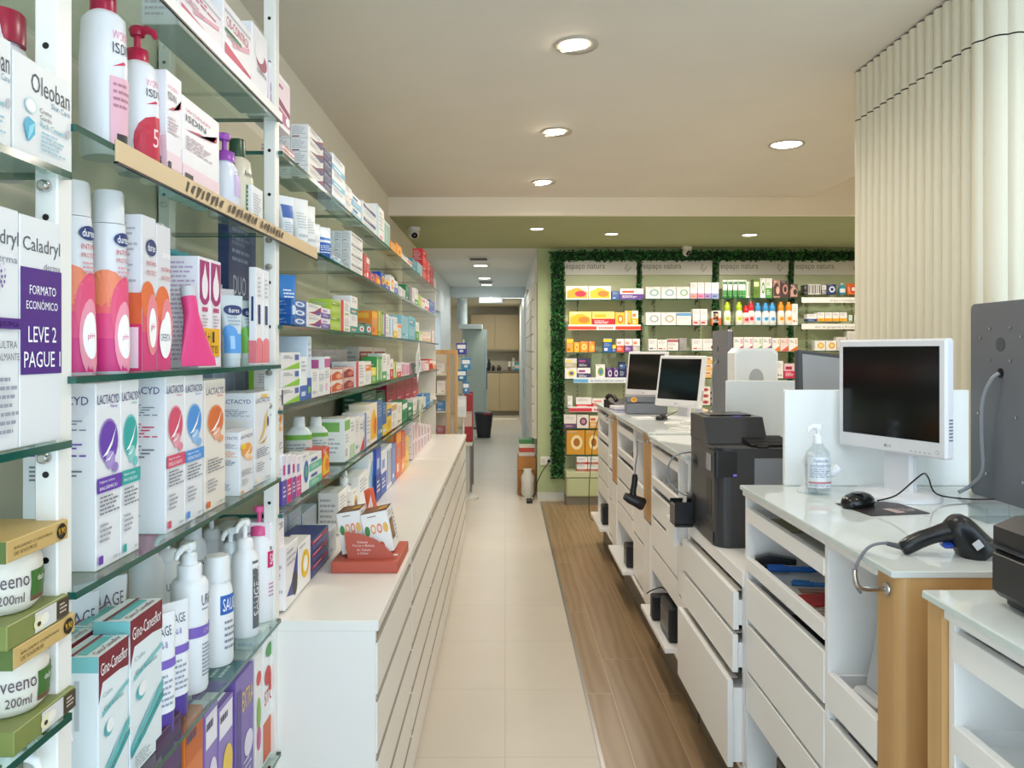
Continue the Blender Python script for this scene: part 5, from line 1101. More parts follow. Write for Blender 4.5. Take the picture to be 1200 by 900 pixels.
def bshelf(bay, py, label, rail=None):
    p0, p1 = bays[bay]; z = BZ(py)
    x0, x1 = BX(p0)+.0, BX(p1)+.02
    t = root('glass_shelf', label, 'glass shelf', ((x0+x1)/2, YF+.11, z-.008)); w = x1-x0
    a = MB(); a.box(-w/2, w/2, -.1, .1, 0, .008, GLASS); a.obj('pane', t)
    e = MB(); e.box(-w/2, w/2, -.103, -.1, 0, .008, EDGE); e.obj('polished_edge', t)
    for q in (-.3, .3):
        b = MB(); b.prism([(-.09, -.001), (.1, -.001), (.1, -.05), (.07, -.03)], 'x', q*w-.003, q*w+.003, mat('7d8468', .4, .4)); b.obj('bracket', t)
    if rail:
        col, bg, text, c2, u0, u1, off = rail
        s = MB(); rx0, rx1 = -w/2+off*w, w/2+.02
        s.box(rx0, rx1, -.108, -.104, -.034, .022, mat(bg, .45), .001)
        S = lambda u, v, o: (rx0+u*(rx1-rx0), -.108-o, -.034+v*.056)
        it = []
        if col: it += [('r', .0, .08, u0-.03, .7, col), ('r', u1+.03, .08, 1, .7, col)]
        it += [('t', text, u0, .16, u1, .62, c2)] if text else [('r', u0+(u1-u0)*k/9, .2, u0+(u1-u0)*(k+.6)/9, .6, c2) for k in range(9)]
        s.art(S, it); s.obj('price_rail', t)
    return t
for b, rows in enumerate((
    ((351, None), (382, ('d9472c', 'f0ede8', '', 'c23a28', .42, .62, .05)), (413, None), (444, ('6aaede', 'e6eef4', 'ALTERAÇÕES DO SONO', '3a6aa8', .25, .75, .12)), (478, ('d2384a', 'f0e4e4', '', 'c23a48', .35, .65, .06)), (502, None), (533, None)),
    ((350, None), (381, None), (411, None), (443, None), (475, None), (506, None)),
    ((349, None), (381, None), (412, None), (443.5, None), (475, None)),
    ((350, (None, 'f0efea', 'Gripe e Constipação', '77777a', .42, .85, .1)), (381, (None, 'f0efea', 'dor de garganta e Rouquidão', '77777a', .2, .9, .1)), (411, None), (443, None)))):
    for k, (py, rl) in enumerate(rows):
        bshelf(b, py, f'{["top", "second", "third", "fourth", "fifth", "sixth", "lowest"][k]} glass shelf of green wall {ords[b].replace(",", "")}', rl)

SH = {}
def bbox_(bay, shelf_y, px0, px1, ytop, desc, body, sty, a, b, n=1, d=.09, yf=YF+.012, name='supplement_box'):
    z = BZ(shelf_y)+.0006
    x0, x1 = XY(px0, yf), XY(px1, yf); w = x1-x0-.002
    h = (ZP(ytop, yf) - z)/n
    me = carton(w, d, h-.0006, body, style(sty, a, b), .4).mesh(name)
    for k in range(n):
        o = bpy.data.objects.new(name, me); COL.objects.link(o); o.location = ((x0+x1)/2, yf+d/2, z+k*h)
        pos = '' if n == 1 else ['lowest ', 'second lowest ', 'topmost '][k] if n == 3 else ['lower ', 'upper '][k]
        pr = SH.get((bay, shelf_y))
        tail = f'beside the {pr}' if pr else 'beginning its shelf'
        lab = f'{pos}{desc} on green wall, {tail}'
        if len(lab.split()) > 14: lab = f'{pos}{desc}, {tail}'
        q = _seen.get(lab, 0); _seen[lab] = q+1
        if q: lab += ['', ', again', ', third such'][min(q, 2)] if False else f', {["", "second", "third", "fourth", "fifth"][q]} such'
        tag(o, lab, 'box', f'boxes in the {["first", "second", "third", "fourth"][bay]} bay of the green wall')
    SH[(bay, shelf_y)] = desc
Wb = 'f0efed'
for r in (
 (0, 351, 663, 689.5, 335, 'long white box with pink and yellow print', 'f3efe0', 'pic', 'e0a92c', 'c8284c'), (0, 351, 690, 716, 335, 'long white box with yellow print', 'f3efe0', 'pic', 'e8c02c', 'd8802c'),
 (0, 351, 717, 726, 341, 'flat blue box', '4a66a0', 'plain', 'c9d3e6', '2f4a86'), (0, 351, 726.5, 754, 338, 'long white box with purple stripe', Wb, 'half', '6a4a9c', 'd85a4a'),
 (0, 382, 667, 693.5, 365, 'long yellow box', 'f0d67a', 'pic', 'e8b71c', 'd8802c'), (0, 382, 694, 720.5, 365, 'long yellow box with crimson label', 'f0d67a', 'half', 'c8283c', 'e8b71c'),
 (0, 382, 721, 732, 366, 'small amber box', 'f0c23c', 'circle', 'e0702c', 'f6e2a0'), (0, 382, 732.5, 740, 364, 'upright yellow box', 'ecc02c', 'spine', 'f6efd8', 'c8283c'), (0, 382, 740.5, 748, 364, 'upright white and yellow box', 'f3efe0', 'half', 'ecc02c', 'd8802c'),
 (0, 413, 664, 672, 397, 'tall orange box', 'f0a81c', 'band', 'f4cf3c', 'c9661c'), (0, 413, 672.5, 679, 401, 'yellow orange box', 'f4b82c', 'circle', 'f6dc7a', 'e0802c'), (0, 413, 679.5, 689, 400, 'orange box with pale oval', 'f0961c', 'circle', 'f6dc9a', 'f4b82c'), (0, 413, 689.5, 697, 400, 'plain orange box', 'ea8420', 'pic', 'f0a83c', 'f4c86a'),
 (0, 413, 707, 717, 396, 'blue box with yellow top', '2a66b0', 'band', 'f0cf2c', 'e6eef6'), (0, 413, 717.5, 722, 404, 'small yellow and blue box', 'f0cf2c', 'half', '2a66b0', 'f4e48a'), (0, 413, 722.5, 731.5, 397, 'white box with vermilion half', Wb, 'half', 'e0502c', 'c9a0a0'), (0, 413, 732, 741, 397, 'white box with violet half', Wb, 'half', '7a3f9c', 'd0a8a0'), (0, 413, 741.5, 750, 397, 'white box with grey half', Wb, 'half', 'b8b4b4', 'e08a6a'),
 (0, 444, 662, 676, 431, 'white box with yellow moon', Wb, 'circle', 'e8d84a', '5a6a9c'), (0, 444, 676.5, 692, 431, 'white and indigo box', Wb, 'half', '3f3a78', '9c4a8c'), (0, 444, 698, 709, 427, 'white box with blue and green leaf', Wb, 'circle', '86b04c', '5a86b8'), (0, 444, 711, 718, 431, 'small purple box', '5a3a86', 'circle', 'e8e0f0', '3a2460'), (0, 444, 718.5, 725, 431, 'second small purple box', '5a3a86', 'circle', 'e8e0f0', '3a2460'),
 (0, 444, 725.5, 733, 424, 'navy night box', '22305c', 'title', '3a6a9c', 'b0c4dc'), (0, 444, 733.5, 738, 429, 'mauve box', '7a4a7c', 'plain', 'd8b0d0', 'f0e0ee'), (0, 444, 738.5, 746, 425, 'teal blue box', '2c7aa0', 'half', '1c5a86', 'a8d0e0'),
 (0, 478, 665, 671, 464, 'slim white box', Wb, 'plain', '5a86b8', 'b9c4cc'), (0, 478, 675, 693.5, 466, 'white box with red stripe', Wb, 'foot', 'd8303c', 'f3c9c6'), (0, 478, 694, 712, 467, 'white box with coral stripe', Wb, 'half', 'd84a4c', 'e8a0a0'),
 (0, 502, 661, 675.5, 486, 'cream box with berry dots', 'e9e2dc', 'foot', '5a4a6c', 'c08a9c'), (0, 502, 676, 690, 486, 'cream box with plum dots', 'e9e2dc', 'circle', '6a3a5c', 'c08a9c'), (0, 502, 691, 702, 487, 'cream and gold box', 'ece0c4', 'half', 'e0a84c', 'c8603c'),
 (0, 533, 664, 685.5, 504, 'large golden brown box', 'cf962c', 'circle', 'ecd9a8', 'a86a24'), (0, 533, 686, 704, 504, 'second large golden brown box', 'cf962c', 'circle', 'ecd9a8', 'a86a24'),
 (1, 350, 757, 774.5, 336, 'white box with teal ring', Wb, 'circle', '9cc4c4', 'f0efed'), (1, 350, 775, 792.5, 336, 'white box with pale blue ring', Wb, 'circle', 'a8c0d4', 'f0efed'), (1, 350, 793, 808.5, 336, 'white box with green ring', Wb, 'circle', 'a0c0a8', 'f0efed'),
 (1, 350, 809, 817, 331, 'upright white box with orange dot', Wb, 'foot', 'c8a0b0', 'e88a4c'), (1, 350, 817.5, 825.5, 331, 'upright white box with pink dot', Wb, 'foot', 'c890b0', 'd84a7c'), (1, 350, 826, 833.5, 331, 'upright white box with violet dot', Wb, 'foot', 'a890c0', '7a4a9c'), (1, 350, 834, 842.5, 331, 'upright white box with blue dot', Wb, 'foot', '90a0c8', '4a66a8'),
 (1, 381, 757, 774.5, 366, 'white box with grey ring', Wb, 'circle', 'b0b8bc', 'f0efed'), (1, 381, 775, 792.5, 366, 'white box with sand ring', Wb, 'circle', 'c0b8a0', 'f0efed'), (1, 381, 793, 810, 366, 'white box with sky heading', Wb, 'band', '6aa4d0', 'f0efed'), (1, 381, 812, 820, 362, 'upright white box with red dot', Wb, 'foot', 'e8d0d0', 'c8303c'), (1, 381, 820.5, 829, 362, 'upright white box with ruby dot', Wb, 'foot', 'e8d0d0', 'b0284c'), (1, 381, 834, 842, 365, 'white and orange box', Wb, 'half', 'e07a3c', 'f0d0b0'),
 (1, 411, 760, 770, 397, 'white box with navy base', Wb, 'plain', '3a4a7c', 'b9c0c8'), (1, 411, 770.5, 782, 398, 'white box with red base', Wb, 'plain', 'b0383c', 'c9b0b0'), (1, 411, 782.5, 795, 397, 'white box with maroon line', Wb, 'band', 'b06a70', 'd8c0c0'), (1, 411, 796, 805, 396, 'grey carton', '9c9a98', 'plain', '8a8886', 'b0aeac'), (1, 411, 811, 823, 397, 'white box with pink berry', Wb, 'plain', 'c84a5c', 'd8c0c0'), (1, 411, 823.5, 841, 397, 'wide white box with wine drop', Wb, 'swoosh', 'f0e6e4', '7a2440'),
 (1, 443, 823, 839, 418, 'yellow and white box', 'f0e6d0', 'half', 'e8b024', 'c86a3c', 3), (1, 443, 818, 822.5, 431, 'blue slim box', '2a3f94', 'plain', '5a70c0', 'd0d8f0'),
 (1, 475, 820, 832.5, 453, 'white box with orange and purple spot', Wb, 'circle', 'e0803c', '8a3a7c', 3), (1, 475, 834, 843, 455, 'white box with purple line', Wb, 'foot', '8a3a7c', 'e0a0b0', 3),
 (2, 349, 874, 878.5, 330, 'slim green striped box', 'dfe9dc', 'stripes', '3f8a3c', 'f0f2ee'), (2, 349, 883, 890, 327, 'olive green box', '6a8a3c', 'title', 'd8e4b0', '4a6a2c'), (2, 349, 891, 897, 326, 'white box with green heart', Wb, 'circle', '4a9a3c', 'f0efed'), (2, 349, 897.5, 905, 326, 'white box with green half', Wb, 'half', '5aa04c', 'c9d8c4'), (2, 349, 906, 914.5, 328, 'dusty pink box', 'b88a80', 'pic', '4a3430', 'e0b0a4'), (2, 349, 915, 924.5, 329, 'dark brown box', '4a3632', 'circle', 'c08a7c', '2a1e1c'), (2, 349, 926, 935, 333, 'brown and pink box', '5a423c', 'pic', 'c89a8c', '2a1e1c'),
 (2, 381, 835.5, 845, 364, 'small orange and white box', Wb, 'half', 'e0703c', 'f0c8a0'), (2, 381, 928.5, 935, 356, 'slim white box with coral print', Wb, 'plain', 'e0846c', 'b9b0ac'),
 (2, 412, 860, 871, 395, 'white box with magenta diagonal', Wb, 'wedge', 'c0307c', 'e8b0cc'), (2, 412, 871.5, 882, 395, 'white box with crimson diagonal', Wb, 'wedge', 'c83a5c', 'e8b0c0'), (2, 412, 882.5, 893, 395, 'white box with green diagonal', Wb, 'wedge', '7ab03c', 'c0d8a0'), (2, 412, 893.5, 904, 395, 'white box with purple diagonal', Wb, 'wedge', '6a3a6c', 'c8a8c8'), (2, 412, 905, 914, 396, 'white box with orange diagonal', Wb, 'wedge', 'e88a2c', 'f0c8a0'), (2, 412, 914.5, 924, 396, 'pale pink box with coral diagonal', 'f0dcd4', 'wedge', 'e0604c', 'f0c0b0'), (2, 412, 924.5, 935, 396, 'white box with deep orange diagonal', Wb, 'wedge', 'e07024', 'f0c8a0'),
 (2, 443.5, 908, 918, 423, 'white box with brown print', Wb, 'plain', '8a5a4c', 'b0a09c'), (2, 443.5, 919, 934, 426, 'hot pink and white box', 'e8c8d0', 'half', 'd0305c', 'b02048'),
 (3, 345, 942, 946.5, 334, 'black box', '2a2826', 'plain', '8a8680', 'c0bcb4'), (3, 345, 947, 954, 333, 'black and white striped box', 'e0dedb', 'stripes', '2a2826', '8a8680'), (3, 345, 954.5, 962, 333, 'second black and white striped box', 'e0dedb', 'stripes', '2a2826', '8a8680'), (3, 345, 963, 968.5, 334, 'grey and white box', 'dcdad8', 'half', '8a8a8c', 'c0c0c0'), (3, 345, 969, 980, 333, 'navy box with white moon', '28386c', 'circle', 'e8ecf4', '28386c'),
 (3, 376.5, 946, 957.5, 368, 'white box with navy foot', Wb, 'foot', '2a3f86', '86b0d8'), (3, 376.5, 958, 966.5, 366, 'white box with orange fruit', Wb, 'foot', 'f0b02c', 'e8801c'), (3, 376.5, 967, 975, 366, 'white box with amber fruit', Wb, 'foot', 'f0b02c', 'e8801c'), (3, 376.5, 975.5, 983.5, 366, 'white box with yellow fruit', Wb, 'foot', 'f0b83c', 'e8801c'), (3, 376.5, 984, 992.5, 366, 'white box with golden fruit', Wb, 'foot', 'f0b82c', 'e8901c'), (3, 376.5, 993, 998.5, 369, 'white box with green spine', Wb, 'spine', '3f8a4c', 'c8303c'), (3, 376.5, 999, 1006, 369, 'white box with dark green spine', Wb, 'spine', '2f6a3c', 'c8303c'),
 (3, 411, 955, 967.5, 399, 'white box with yellow sun', Wb, 'circle', 'f0b83c', 'f0e0a0'), (3, 411, 968, 980.5, 399, 'white box with yellow drop', Wb, 'circle', 'e8b04c', 'f0e0a0'), (3, 411, 981, 992, 395, 'pale carton', 'dedcd6', 'plain', 'b8b4ac', 'c8c4bc'), (3, 411, 993, 1005, 388, 'tall pale carton', 'e2e0da', 'plain', 'b8b4ac', 'c8c4bc'),
): bbox_(*r)
# upper boxes standing on the two boxes of the fourth shelf
for i, (p0, p1, c) in enumerate(((662, 676, 'd9d8d4'), (677, 692, '3a3358'))):
    yf = YF+.012; z = ZP(431, yf)+.001
    x0, x1 = XY(p0, yf), XY(p1, yf)
    o = carton(x1-x0-.002, .085, ZP(420, yf)-z, c, style('half', ['b8b090', '2a2448'][i], ['e8d84a', 'b04a8c'][i])).obj('supplement_box', None, ((x0+x1)/2, yf+.045, z))
    tag(o, ['grey and straw box lying on the yellow moon box', 'dark indigo box lying on the white and indigo box'][i], 'box')
# coloured bottles
def sport(px, ytop, label, capc, body='eceae6', band=None):
    yf = YF+.05; z = BZ(381)+.0006; x = XY(px, yf); h = ZP(ytop, yf)-z
    t = bottle('vitamin_bottle', label, 'bottle', (x, yf, z), [(0, .032, .03), (.006, .036, .034), (h*.52, .036, .034), (h*.64, .026, .026)], body,
               [('r', .1, h*.12, .9, h*.42, band or 'f2f0ec'), ('e', .5, h*.28, .18, h*.08, capc)], caps=(('cap', lambda c: c.loft([(h*.63, .028, .028), (h*.72, .03, .03), (h*.86, .029, .029), (h*.9, .019, .019), (h, .016, .016)], mat(capc, .3), 20)),), rz=0, nseg=8)
for px, y, l, c, b in ((852, 354, 'white bottle with lime cap, first on the second shelf', 'b4cc2c', 'e4e8c8'), (866, 354, 'white bottle with lime cap next to the red capped ones', 'b4cc2c', 'e4e8c8'), (874, 358, 'small red capped bottle tucked behind its neighbour', 'c8242c', 'e0b0b0'), (880, 354, 'white bottle with red cap beside the blue capped ones', 'd0283c', 'ecc8c8'), (888, 355, 'white bottle with blue cap next to the red cap', '3f9ad8', 'd8e6f0'), (897, 355, 'white bottle with blue cap, middle one of three', '3f9ad8', 'd8e6f0'), (905, 355, 'white bottle with blue cap next to the orange cap', '3f9ad8', 'd8e6f0'), (915, 354, 'white bottle with orange cap next to the blue cap', 'ee9420', 'f0dcc0'), (924, 354, 'white bottle with orange cap next to the slim coral box', 'ee9420', 'f0dcc0')):
    sport(px, y, l, c, band=b)
# green and white paste tubes standing together
for i, px in enumerate((849.5, 855.5, 861.5, 867.5, 872)):
    yf = YF+.04; z = BZ(349)+.0006; x = XY(px, yf); h = ZP(328, yf)-z
    squeeze_tube('paste_tube', ['green footed white tube beginning the top shelf of the third bay', 'green footed white tube, second of five', 'green footed white tube, middle of five', 'green footed white tube, fourth of five', 'green footed white tube beside the slim green striped box'][i], (x, yf, z), h, .02, .025, 'e9ece6', [('r', .15, h*.12, .85, h*.42, '3f9a4c'), ('r', .2, h*.75, .8, h*.9, '2f7a4c')], '3c8f46', .02, rz=0, nseg=8)
t = bottle('vitamin_bottle', 'round turquoise bottle beside the navy moon box', 'bottle', (XY(986.5, YF+.05), YF+.05, BZ(345)+.0006), [(0, .028, .028), (.01, .034, .034), (.06, .036, .034), (.085, .024, .024), (.1, .014, .014)], '3a9cc0', [('r', .2, .02, .8, .06, 'e6eef2')], caps=(('cap', cap_of(.099, .014, .02, 'e6eaec')),), rz=0)
mb = MB(); mb.loft([(0, .05, .03), (.05, .055, .034), (.1, .052, .012), (.115, .05, .003)], mat('e8702c', .35), 24, 3); mb.art(lambda u, v, o: (-.045+u*.09, -.035-o, v*.11), [('e', .5, .5, .3, .3, 'c8282c'), ('e', .5, .5, .2, .2, 'f0e0d8')])
tag(mb.obj('candy_pouch', None, (XY(998, YF+.05), YF+.05, BZ(345)+.0006)), 'orange pouch with red round badge beside the turquoise bottle', 'pouch')

# green base cabinet under the first bay and two boxes on it
x0, x1 = XY(664, 7.9), 1.25
t = root('base_cabinet', 'pale green base cabinet under the first bay of the green wall', 'cabinet', ((x0+x1)/2, 8.06, 0)); w = x1-x0; zt = ZP(553, 7.9)
a = MB(); a.box(-w/2, w/2, -.165, .18, .09, zt-.06, PANELG, .002); a.obj('carcass', t)
a = MB(); a.box(-w/2-.005, w/2, -.175, .18, zt-.055, zt, mat('c4cca6', .4), .002); a.obj('top_panel', t)
a = MB(); a.box(-w/2, w/2, -.15, .18, 0, .088, mat('7d7a6c', .5)); a.obj('plinth', t)
a = MB(); a.box(-w/2+.01, w/2-.01, -.172, -.166, .1, zt-.07, mat('bac49a', .45), .002); a.obj('door', t)
for i, (p0, p1) in enumerate(((676, 688.5), (689, 702))):
    for k in range(2):
        yf = 7.93; z = zt + .0006 + k*.07
        a0, a1 = XY(p0, yf), XY(p1, yf)
        o = carton(a1-a0-.002, .09, .069, 'e9ecee', style('foot', 'c8603c', '7aa8cc')).obj('supplement_box', None, ((a0+a1)/2, yf+.05, z))
        tag(o, f'{["lower", "upper"][k]} white box with orange print on the green base cabinet, {["corridor", "counter"][i]} side', 'box')
# foliage frame: artificial box hedge leaves
def foliage():
    mb = MB()
    gm = [mat('1f5a28', .5), mat('2c7434', .5), mat('174a22', .55), mat('3a8a3c', .5), mat('123c1c', .6)]
    def strip(x0, x1, z0, z1, dens=2600, d0=.02, d1=.085):
        n = int((x1-x0)*(z1-z0)*dens)
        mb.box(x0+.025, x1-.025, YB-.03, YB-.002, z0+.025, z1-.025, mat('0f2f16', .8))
        for _ in range(n):
            c = Vector((random.uniform(x0+.012, x1-.012), YB - .02 - random.uniform(d0, d1), random.uniform(z0+.012, z1-.012)))
            L = random.uniform(.014, .026); wd = L*.42
            R = Matrix.Rotation(random.uniform(0, 2*PI), 3, 'Y') @ Matrix.Rotation(random.uniform(-1, 1), 3, 'X') @ Matrix.Rotation(random.uniform(-.8, .8), 3, 'Z')
            pts = [c + R @ Vector(p) for p in ((0, 0, -L), (wd, -.004, 0), (0, .003, L), (-wd, -.004, 0))]
            mb.add(pts, [(0, 1, 2), (0, 2, 3)], random.choice(gm))
    zt = ZP(291.5, YB-.08); zs = ZP(304, YB-.08)
    strip(XY(643, YB-.08), 3.75, zs-.03, zt, 3000)
    strip(XY(644, YB-.08), XY(663, YB-.08), ZP(562, YB-.08), zs, 3000)
    for (a, b) in ((746, 753), (835.5, 843), (924, 931.5)):
        strip(XY(a, YB-.08)-.01, XY(b, YB-.08)+.01, .9, zs, 3200, .0, .05)
    return mb
o = foliage().obj('boxwood_foliage'); tag(o, 'dark green artificial boxwood foliage framing the green wall shelves', 'foliage', kind='stuff')
# socket with plug and cable
t = root('wall_socket', 'white double socket on green wall beside the foliage strip', 'socket', (XY(640, YB), YB-.0005, ZP(540, YB)))
a = MB(); a.box(-.06, .06, -.012, 0, -.045, .045, mat('e6e8e2', .35), .004); spl = a.obj('socket_plate', t)
for q in (-.028, .028):
    a = MB(); a.lathe([(.02, 0), (.02, .002)], mat('c9ccc6', .4), 20); a.transform(Matrix.Translation((q, -.012, 0)) @ Matrix.Rotation(PI/2, 4, 'X')); a.obj('outlet', spl)
sx = t.location.x; sz = t.location.z
a = MB(); a.loft([(0, .017, .017), (.03, .016, .014), (.04, .008, .008)], mat('141414', .4), 16); a.transform(Matrix.Translation((sx+.028, YB-.014, sz)) @ Matrix.Rotation(PI/2, 4, 'X'))
pr = root('power_plug', 'black plug and cable running from wall socket to the floor', 'power cable', (0, 0, 0)); a.obj('plug', pr)
a = MB(); a.tube([(sx+.028, YB-.05, sz), (sx+.01, YB-.09, sz-.02), (sx-.05, YB-.12, sz-.1), (sx-.1, YB-.15, sz-.2), (sx-.12, YB-.17, .12), (sx-.14, YB-.2, .03), (sx-.17, YB-.2, .012)], .005, mat('141414', .5)); a.obj('cable', pr)
a = MB(); a.box(-.03, .03, -.07, .07, 0, .03, mat('141414', .45), .006); a.transform(Matrix.Translation((sx-.18, YB-.17, 0))); a.obj('adapter', pr)

# dome cameras
def dome(label, loc, direction):
    t = root('security_camera', label, 'security camera', loc)
    a = MB(); a.lathe([(.05, -.03), (.055, -.012), (.052, 0)], mat('e4e2da', .35), 24); a.obj('base', t)
    b = MB(); b.ball((0, 0, -.055), .047, mat('dedcd4', .3), 24, 14); bh = b.obj('ball_head', t)
    e = MB(); e.loft([(0, .028, .028), (.006, .026, .026), (.0065, .018, .018)], mat('17181c', .2), 20)
    q = Vector(direction).normalized()
    e.transform(Matrix.Translation(Vector((0, 0, -.055)) + q*.04) @ q.to_track_quat('Z', 'Y').to_matrix().to_4x4()); e.obj('lens', bh)
yy = 6.85
dome('white ball camera under the green soffit above the long shelving', (XY(485, yy), yy, ZLOW-.0005), (.25, -.8, -.5))
dome('white ball camera above the second bay of the green wall', (XY(805, 8.1), 8.1, ZLOW-.0005), (.25, -.9, -.5))
# ================================================================== service counters along the aisle
FX, CTX, CBX, CTZ, KZ = .755, .74, 1.47, 1.13, .225
LAQ2 = mat('f7f6f4', .3); GTOP = mat('dfe5e3', .03, 0, .9); INNER = mat('eceef0', .4)
def station(label, toplabel, y0, y1, cols, ztop=CTZ, wood=.09, wlow=.66, over=0):
    """y0 near end, y1 far end; cols: list of (ya, yb, rows) with ya < yb; rows top-down"""
    t = root('counter_cabinet', label, 'counter cabinet', (0, y0, 0))
    zt = ztop - .014
    a = MB()
    ew = wood*1.0 if wood else .018
    wt = ew - .004
    ya0 = y0 + ew
    a.box(FX+.002, CBX-.02, y1-.018, y1, KZ, zt-.018, LAQ2, .001)
    if not wood: a.box(FX+.002, CBX-.02, y0, y0+.018, KZ, zt-.018, LAQ2, .001)
    for c in cols[:-1]: a.box(FX+.002, CBX-.03, c[0]-.009, c[0]+.009, KZ, zt-.018, LAQ2, .001)
    a.box(CBX-.04, CBX-.02, ya0, y1-.018, KZ, zt-.018, INNER)
    a.box(FX-.006, CBX-.02, ya0, y1, KZ-.018, KZ, LAQ2, .001)
    a.box(CTX+.008, CBX-.01, y0+(wt+.001 if wood else .004), y1-.001, zt-.018, zt, LAQ2, .001)
    a.transform(Matrix.Translation((0, -y0, 0))); a.obj('carcass', t)
    p = MB(); p.box(FX+.045, CBX-.05, y0+.03, y1-.001, 0, KZ-.019, PLINTH); p.transform(Matrix.Translation((0, -y0, 0))); p.obj('plinth', t)
    if wood:
        e = MB()
        R = .022
        out = [(CBX-.02, y0+.004), (CBX-.02, y0+wt), (FX-.002, y0+wt)] + [(FX-.002+R-R*math.cos(q), y0+.004+R-R*math.sin(q)) for q in [PI/2*i/6 for i in range(7)]]
        e.prism(out, 'z', wlow, zt, BEECH, False); e.transform(Matrix.Translation((0, -y0, 0))); e.obj('beech_end', t)
        e = MB(); e.prism(out, 'z', .2, wlow-.014, LAQ2, False); e.box(FX, CBX-.02, y0+.01, y0+wt-.006, wlow-.0135, wlow-.0005, mat('7f7c76', .4, .3))
        e.transform(Matrix.Translation((0, -y0, 0))); e.obj('lower_end', t)
    for ya, yb, rows in cols:
        A, B = ya + .011 - y0, yb - .011 - y0
        for r in rows:
            k, z1, z0 = r[:3]; pull = r[3] if len(r) > 3 else 0
            x = FX - pull
            d = MB()
            if k == 'drawer':
                d.box(x, x+.018, A, B, z0, z1, LAQ2, .0015)
                d.box(x+.018, x+.5, A+.014, A+.026, z0+.01, z1-.02, LAQ2); d.box(x+.018, x+.5, B-.026, B-.014, z0+.01, z1-.02, LAQ2)
                d.box(x+.018, x+.5, A+.026, B-.026, z0+.01, z0+.018, mat('3a3a3a', .5)); d.box(x+.488, x+.5, A+.026, B-.026, z0+.018, z1-.02, mat('2a2a2a', .5))
                d.obj('drawer', t)
            elif k == 'tray':
                d.box(x, x+.018, A, B, z0, z1, LAQ2, .0015); d.box(x+.018, x+.56, A, B, z0+.006, z0+.014, LAQ2)
                d.box(x+.018, x+.56, A, A+.01, z0+.014, z1-.006, LAQ2); d.box(x+.018, x+.56, B-.01, B, z0+.014, z1-.006, LAQ2)
                d.obj('tray', t)
            elif k == 'shelf':
                d.box(x, x+.6, A, B, z0, z1, LAQ2, .001); d.obj('pull_out_shelf', t)
            elif k == 'door':
                d.box(x, x+.018, A, B, z0, z1, LAQ2, .0015); d.box(x+.018, x+.6, A+.02, A+.034, z0+.02, z1-.03, LAQ2); d.box(x+.018, x+.6, B-.034, B-.02, z0+.02, z1-.03, LAQ2)
                d.box(x+.018, x+.6, A+.034, B-.034, z0+.02, z0+.03, LAQ2); d.box(x+.58, x+.6, A+.034, B-.034, z0+.03, z1-.03, mat('2a2a2a', .5)); d.obj('drawer', t)
    g = MB()
    if toplabel:
        w = root('glass_worktop', toplabel, 'worktop', (0, y0, 0))
        g.box(CTX, CBX, 0, y1-y0-.001+over, zt+.0006, ztop, GTOP, .0015); g.obj('glass_top', w)
        e = MB(); e.box(CTX-.0015, CTX, .002, y1-y0-.004+over, zt+.002, ztop-.002, mat('d2dedb', .15)); e.obj('glass_edge', w)
    return t
WIDE = [('tray', 1.062, 1.018), ('tray', .908, .866), ('drawer', .838, .715), ('drawer', .698, .556), ('drawer', .545, .43), ('shelf', KZ+.02, KZ+.002)]
def wide(pull): return WIDE[:5] + [('shelf', KZ+.022, KZ+.002, pull)]
NARROW = [('tray', .80, .715, 0), ('drawer', .69, .50), ('drawer', .485, .245)]
station('white drawer counter with computer screen, sanitizer and scanner', 'white glass worktop under the nearest monitor and hand sanitizer', 1.50, 2.475, [(1.85, 2.475, wide(.0)), (1.588, 1.85, NARROW)], CTZ)
station('white open counter with beech end, closest to the entrance', 'white glass worktop carrying the black label printer', .45, 1.34, [(.45, 1.34, [('tray', 1.078, 1.028), ('tray', .92, .872), ('drawer', .84, .64), ('drawer', .62, .4)])], CTZ-.003, False, over=.055)
# beech upright at the far end of the entrance counter
e = MB(); e.prism([(CTX+.006, 1.342), (CTX+.006, 1.386), (CBX-.02, 1.386), (CBX-.02, 1.342)], 'z', .2, CTZ-.0175, BEECH)
o = bpy.data.objects['counter_cabinet.001']; e.transform(Matrix.Translation((0, -.45, 0))); e.obj('beech_end', o)
station('white drawer counter with big office printer leaning past it', 'white worktop behind the black office printer', 3.235, 4.065, [(3.43, 4.065, wide(.055)), (3.25, 3.43, [('tray', .905, .868), ('drawer', .84, .74, .055), ('drawer', .72, .5), ('drawer', .485, .245)])], CTZ-.012, False)
station('white drawer counter with scanner hanging from its beech end', 'white glass worktop under two screens and grey cash box', 4.075, 5.3, [(4.63, 5.3, wide(.06)), (4.28, 4.63, NARROW)], CTZ, .2)
station('farthest white drawer counter before the green wall', 'white glass worktop of the farthest counter', 5.31, 6.4, [(5.75, 6.4, wide(.06)), (5.54, 5.75, NARROW)], CTZ, .22)
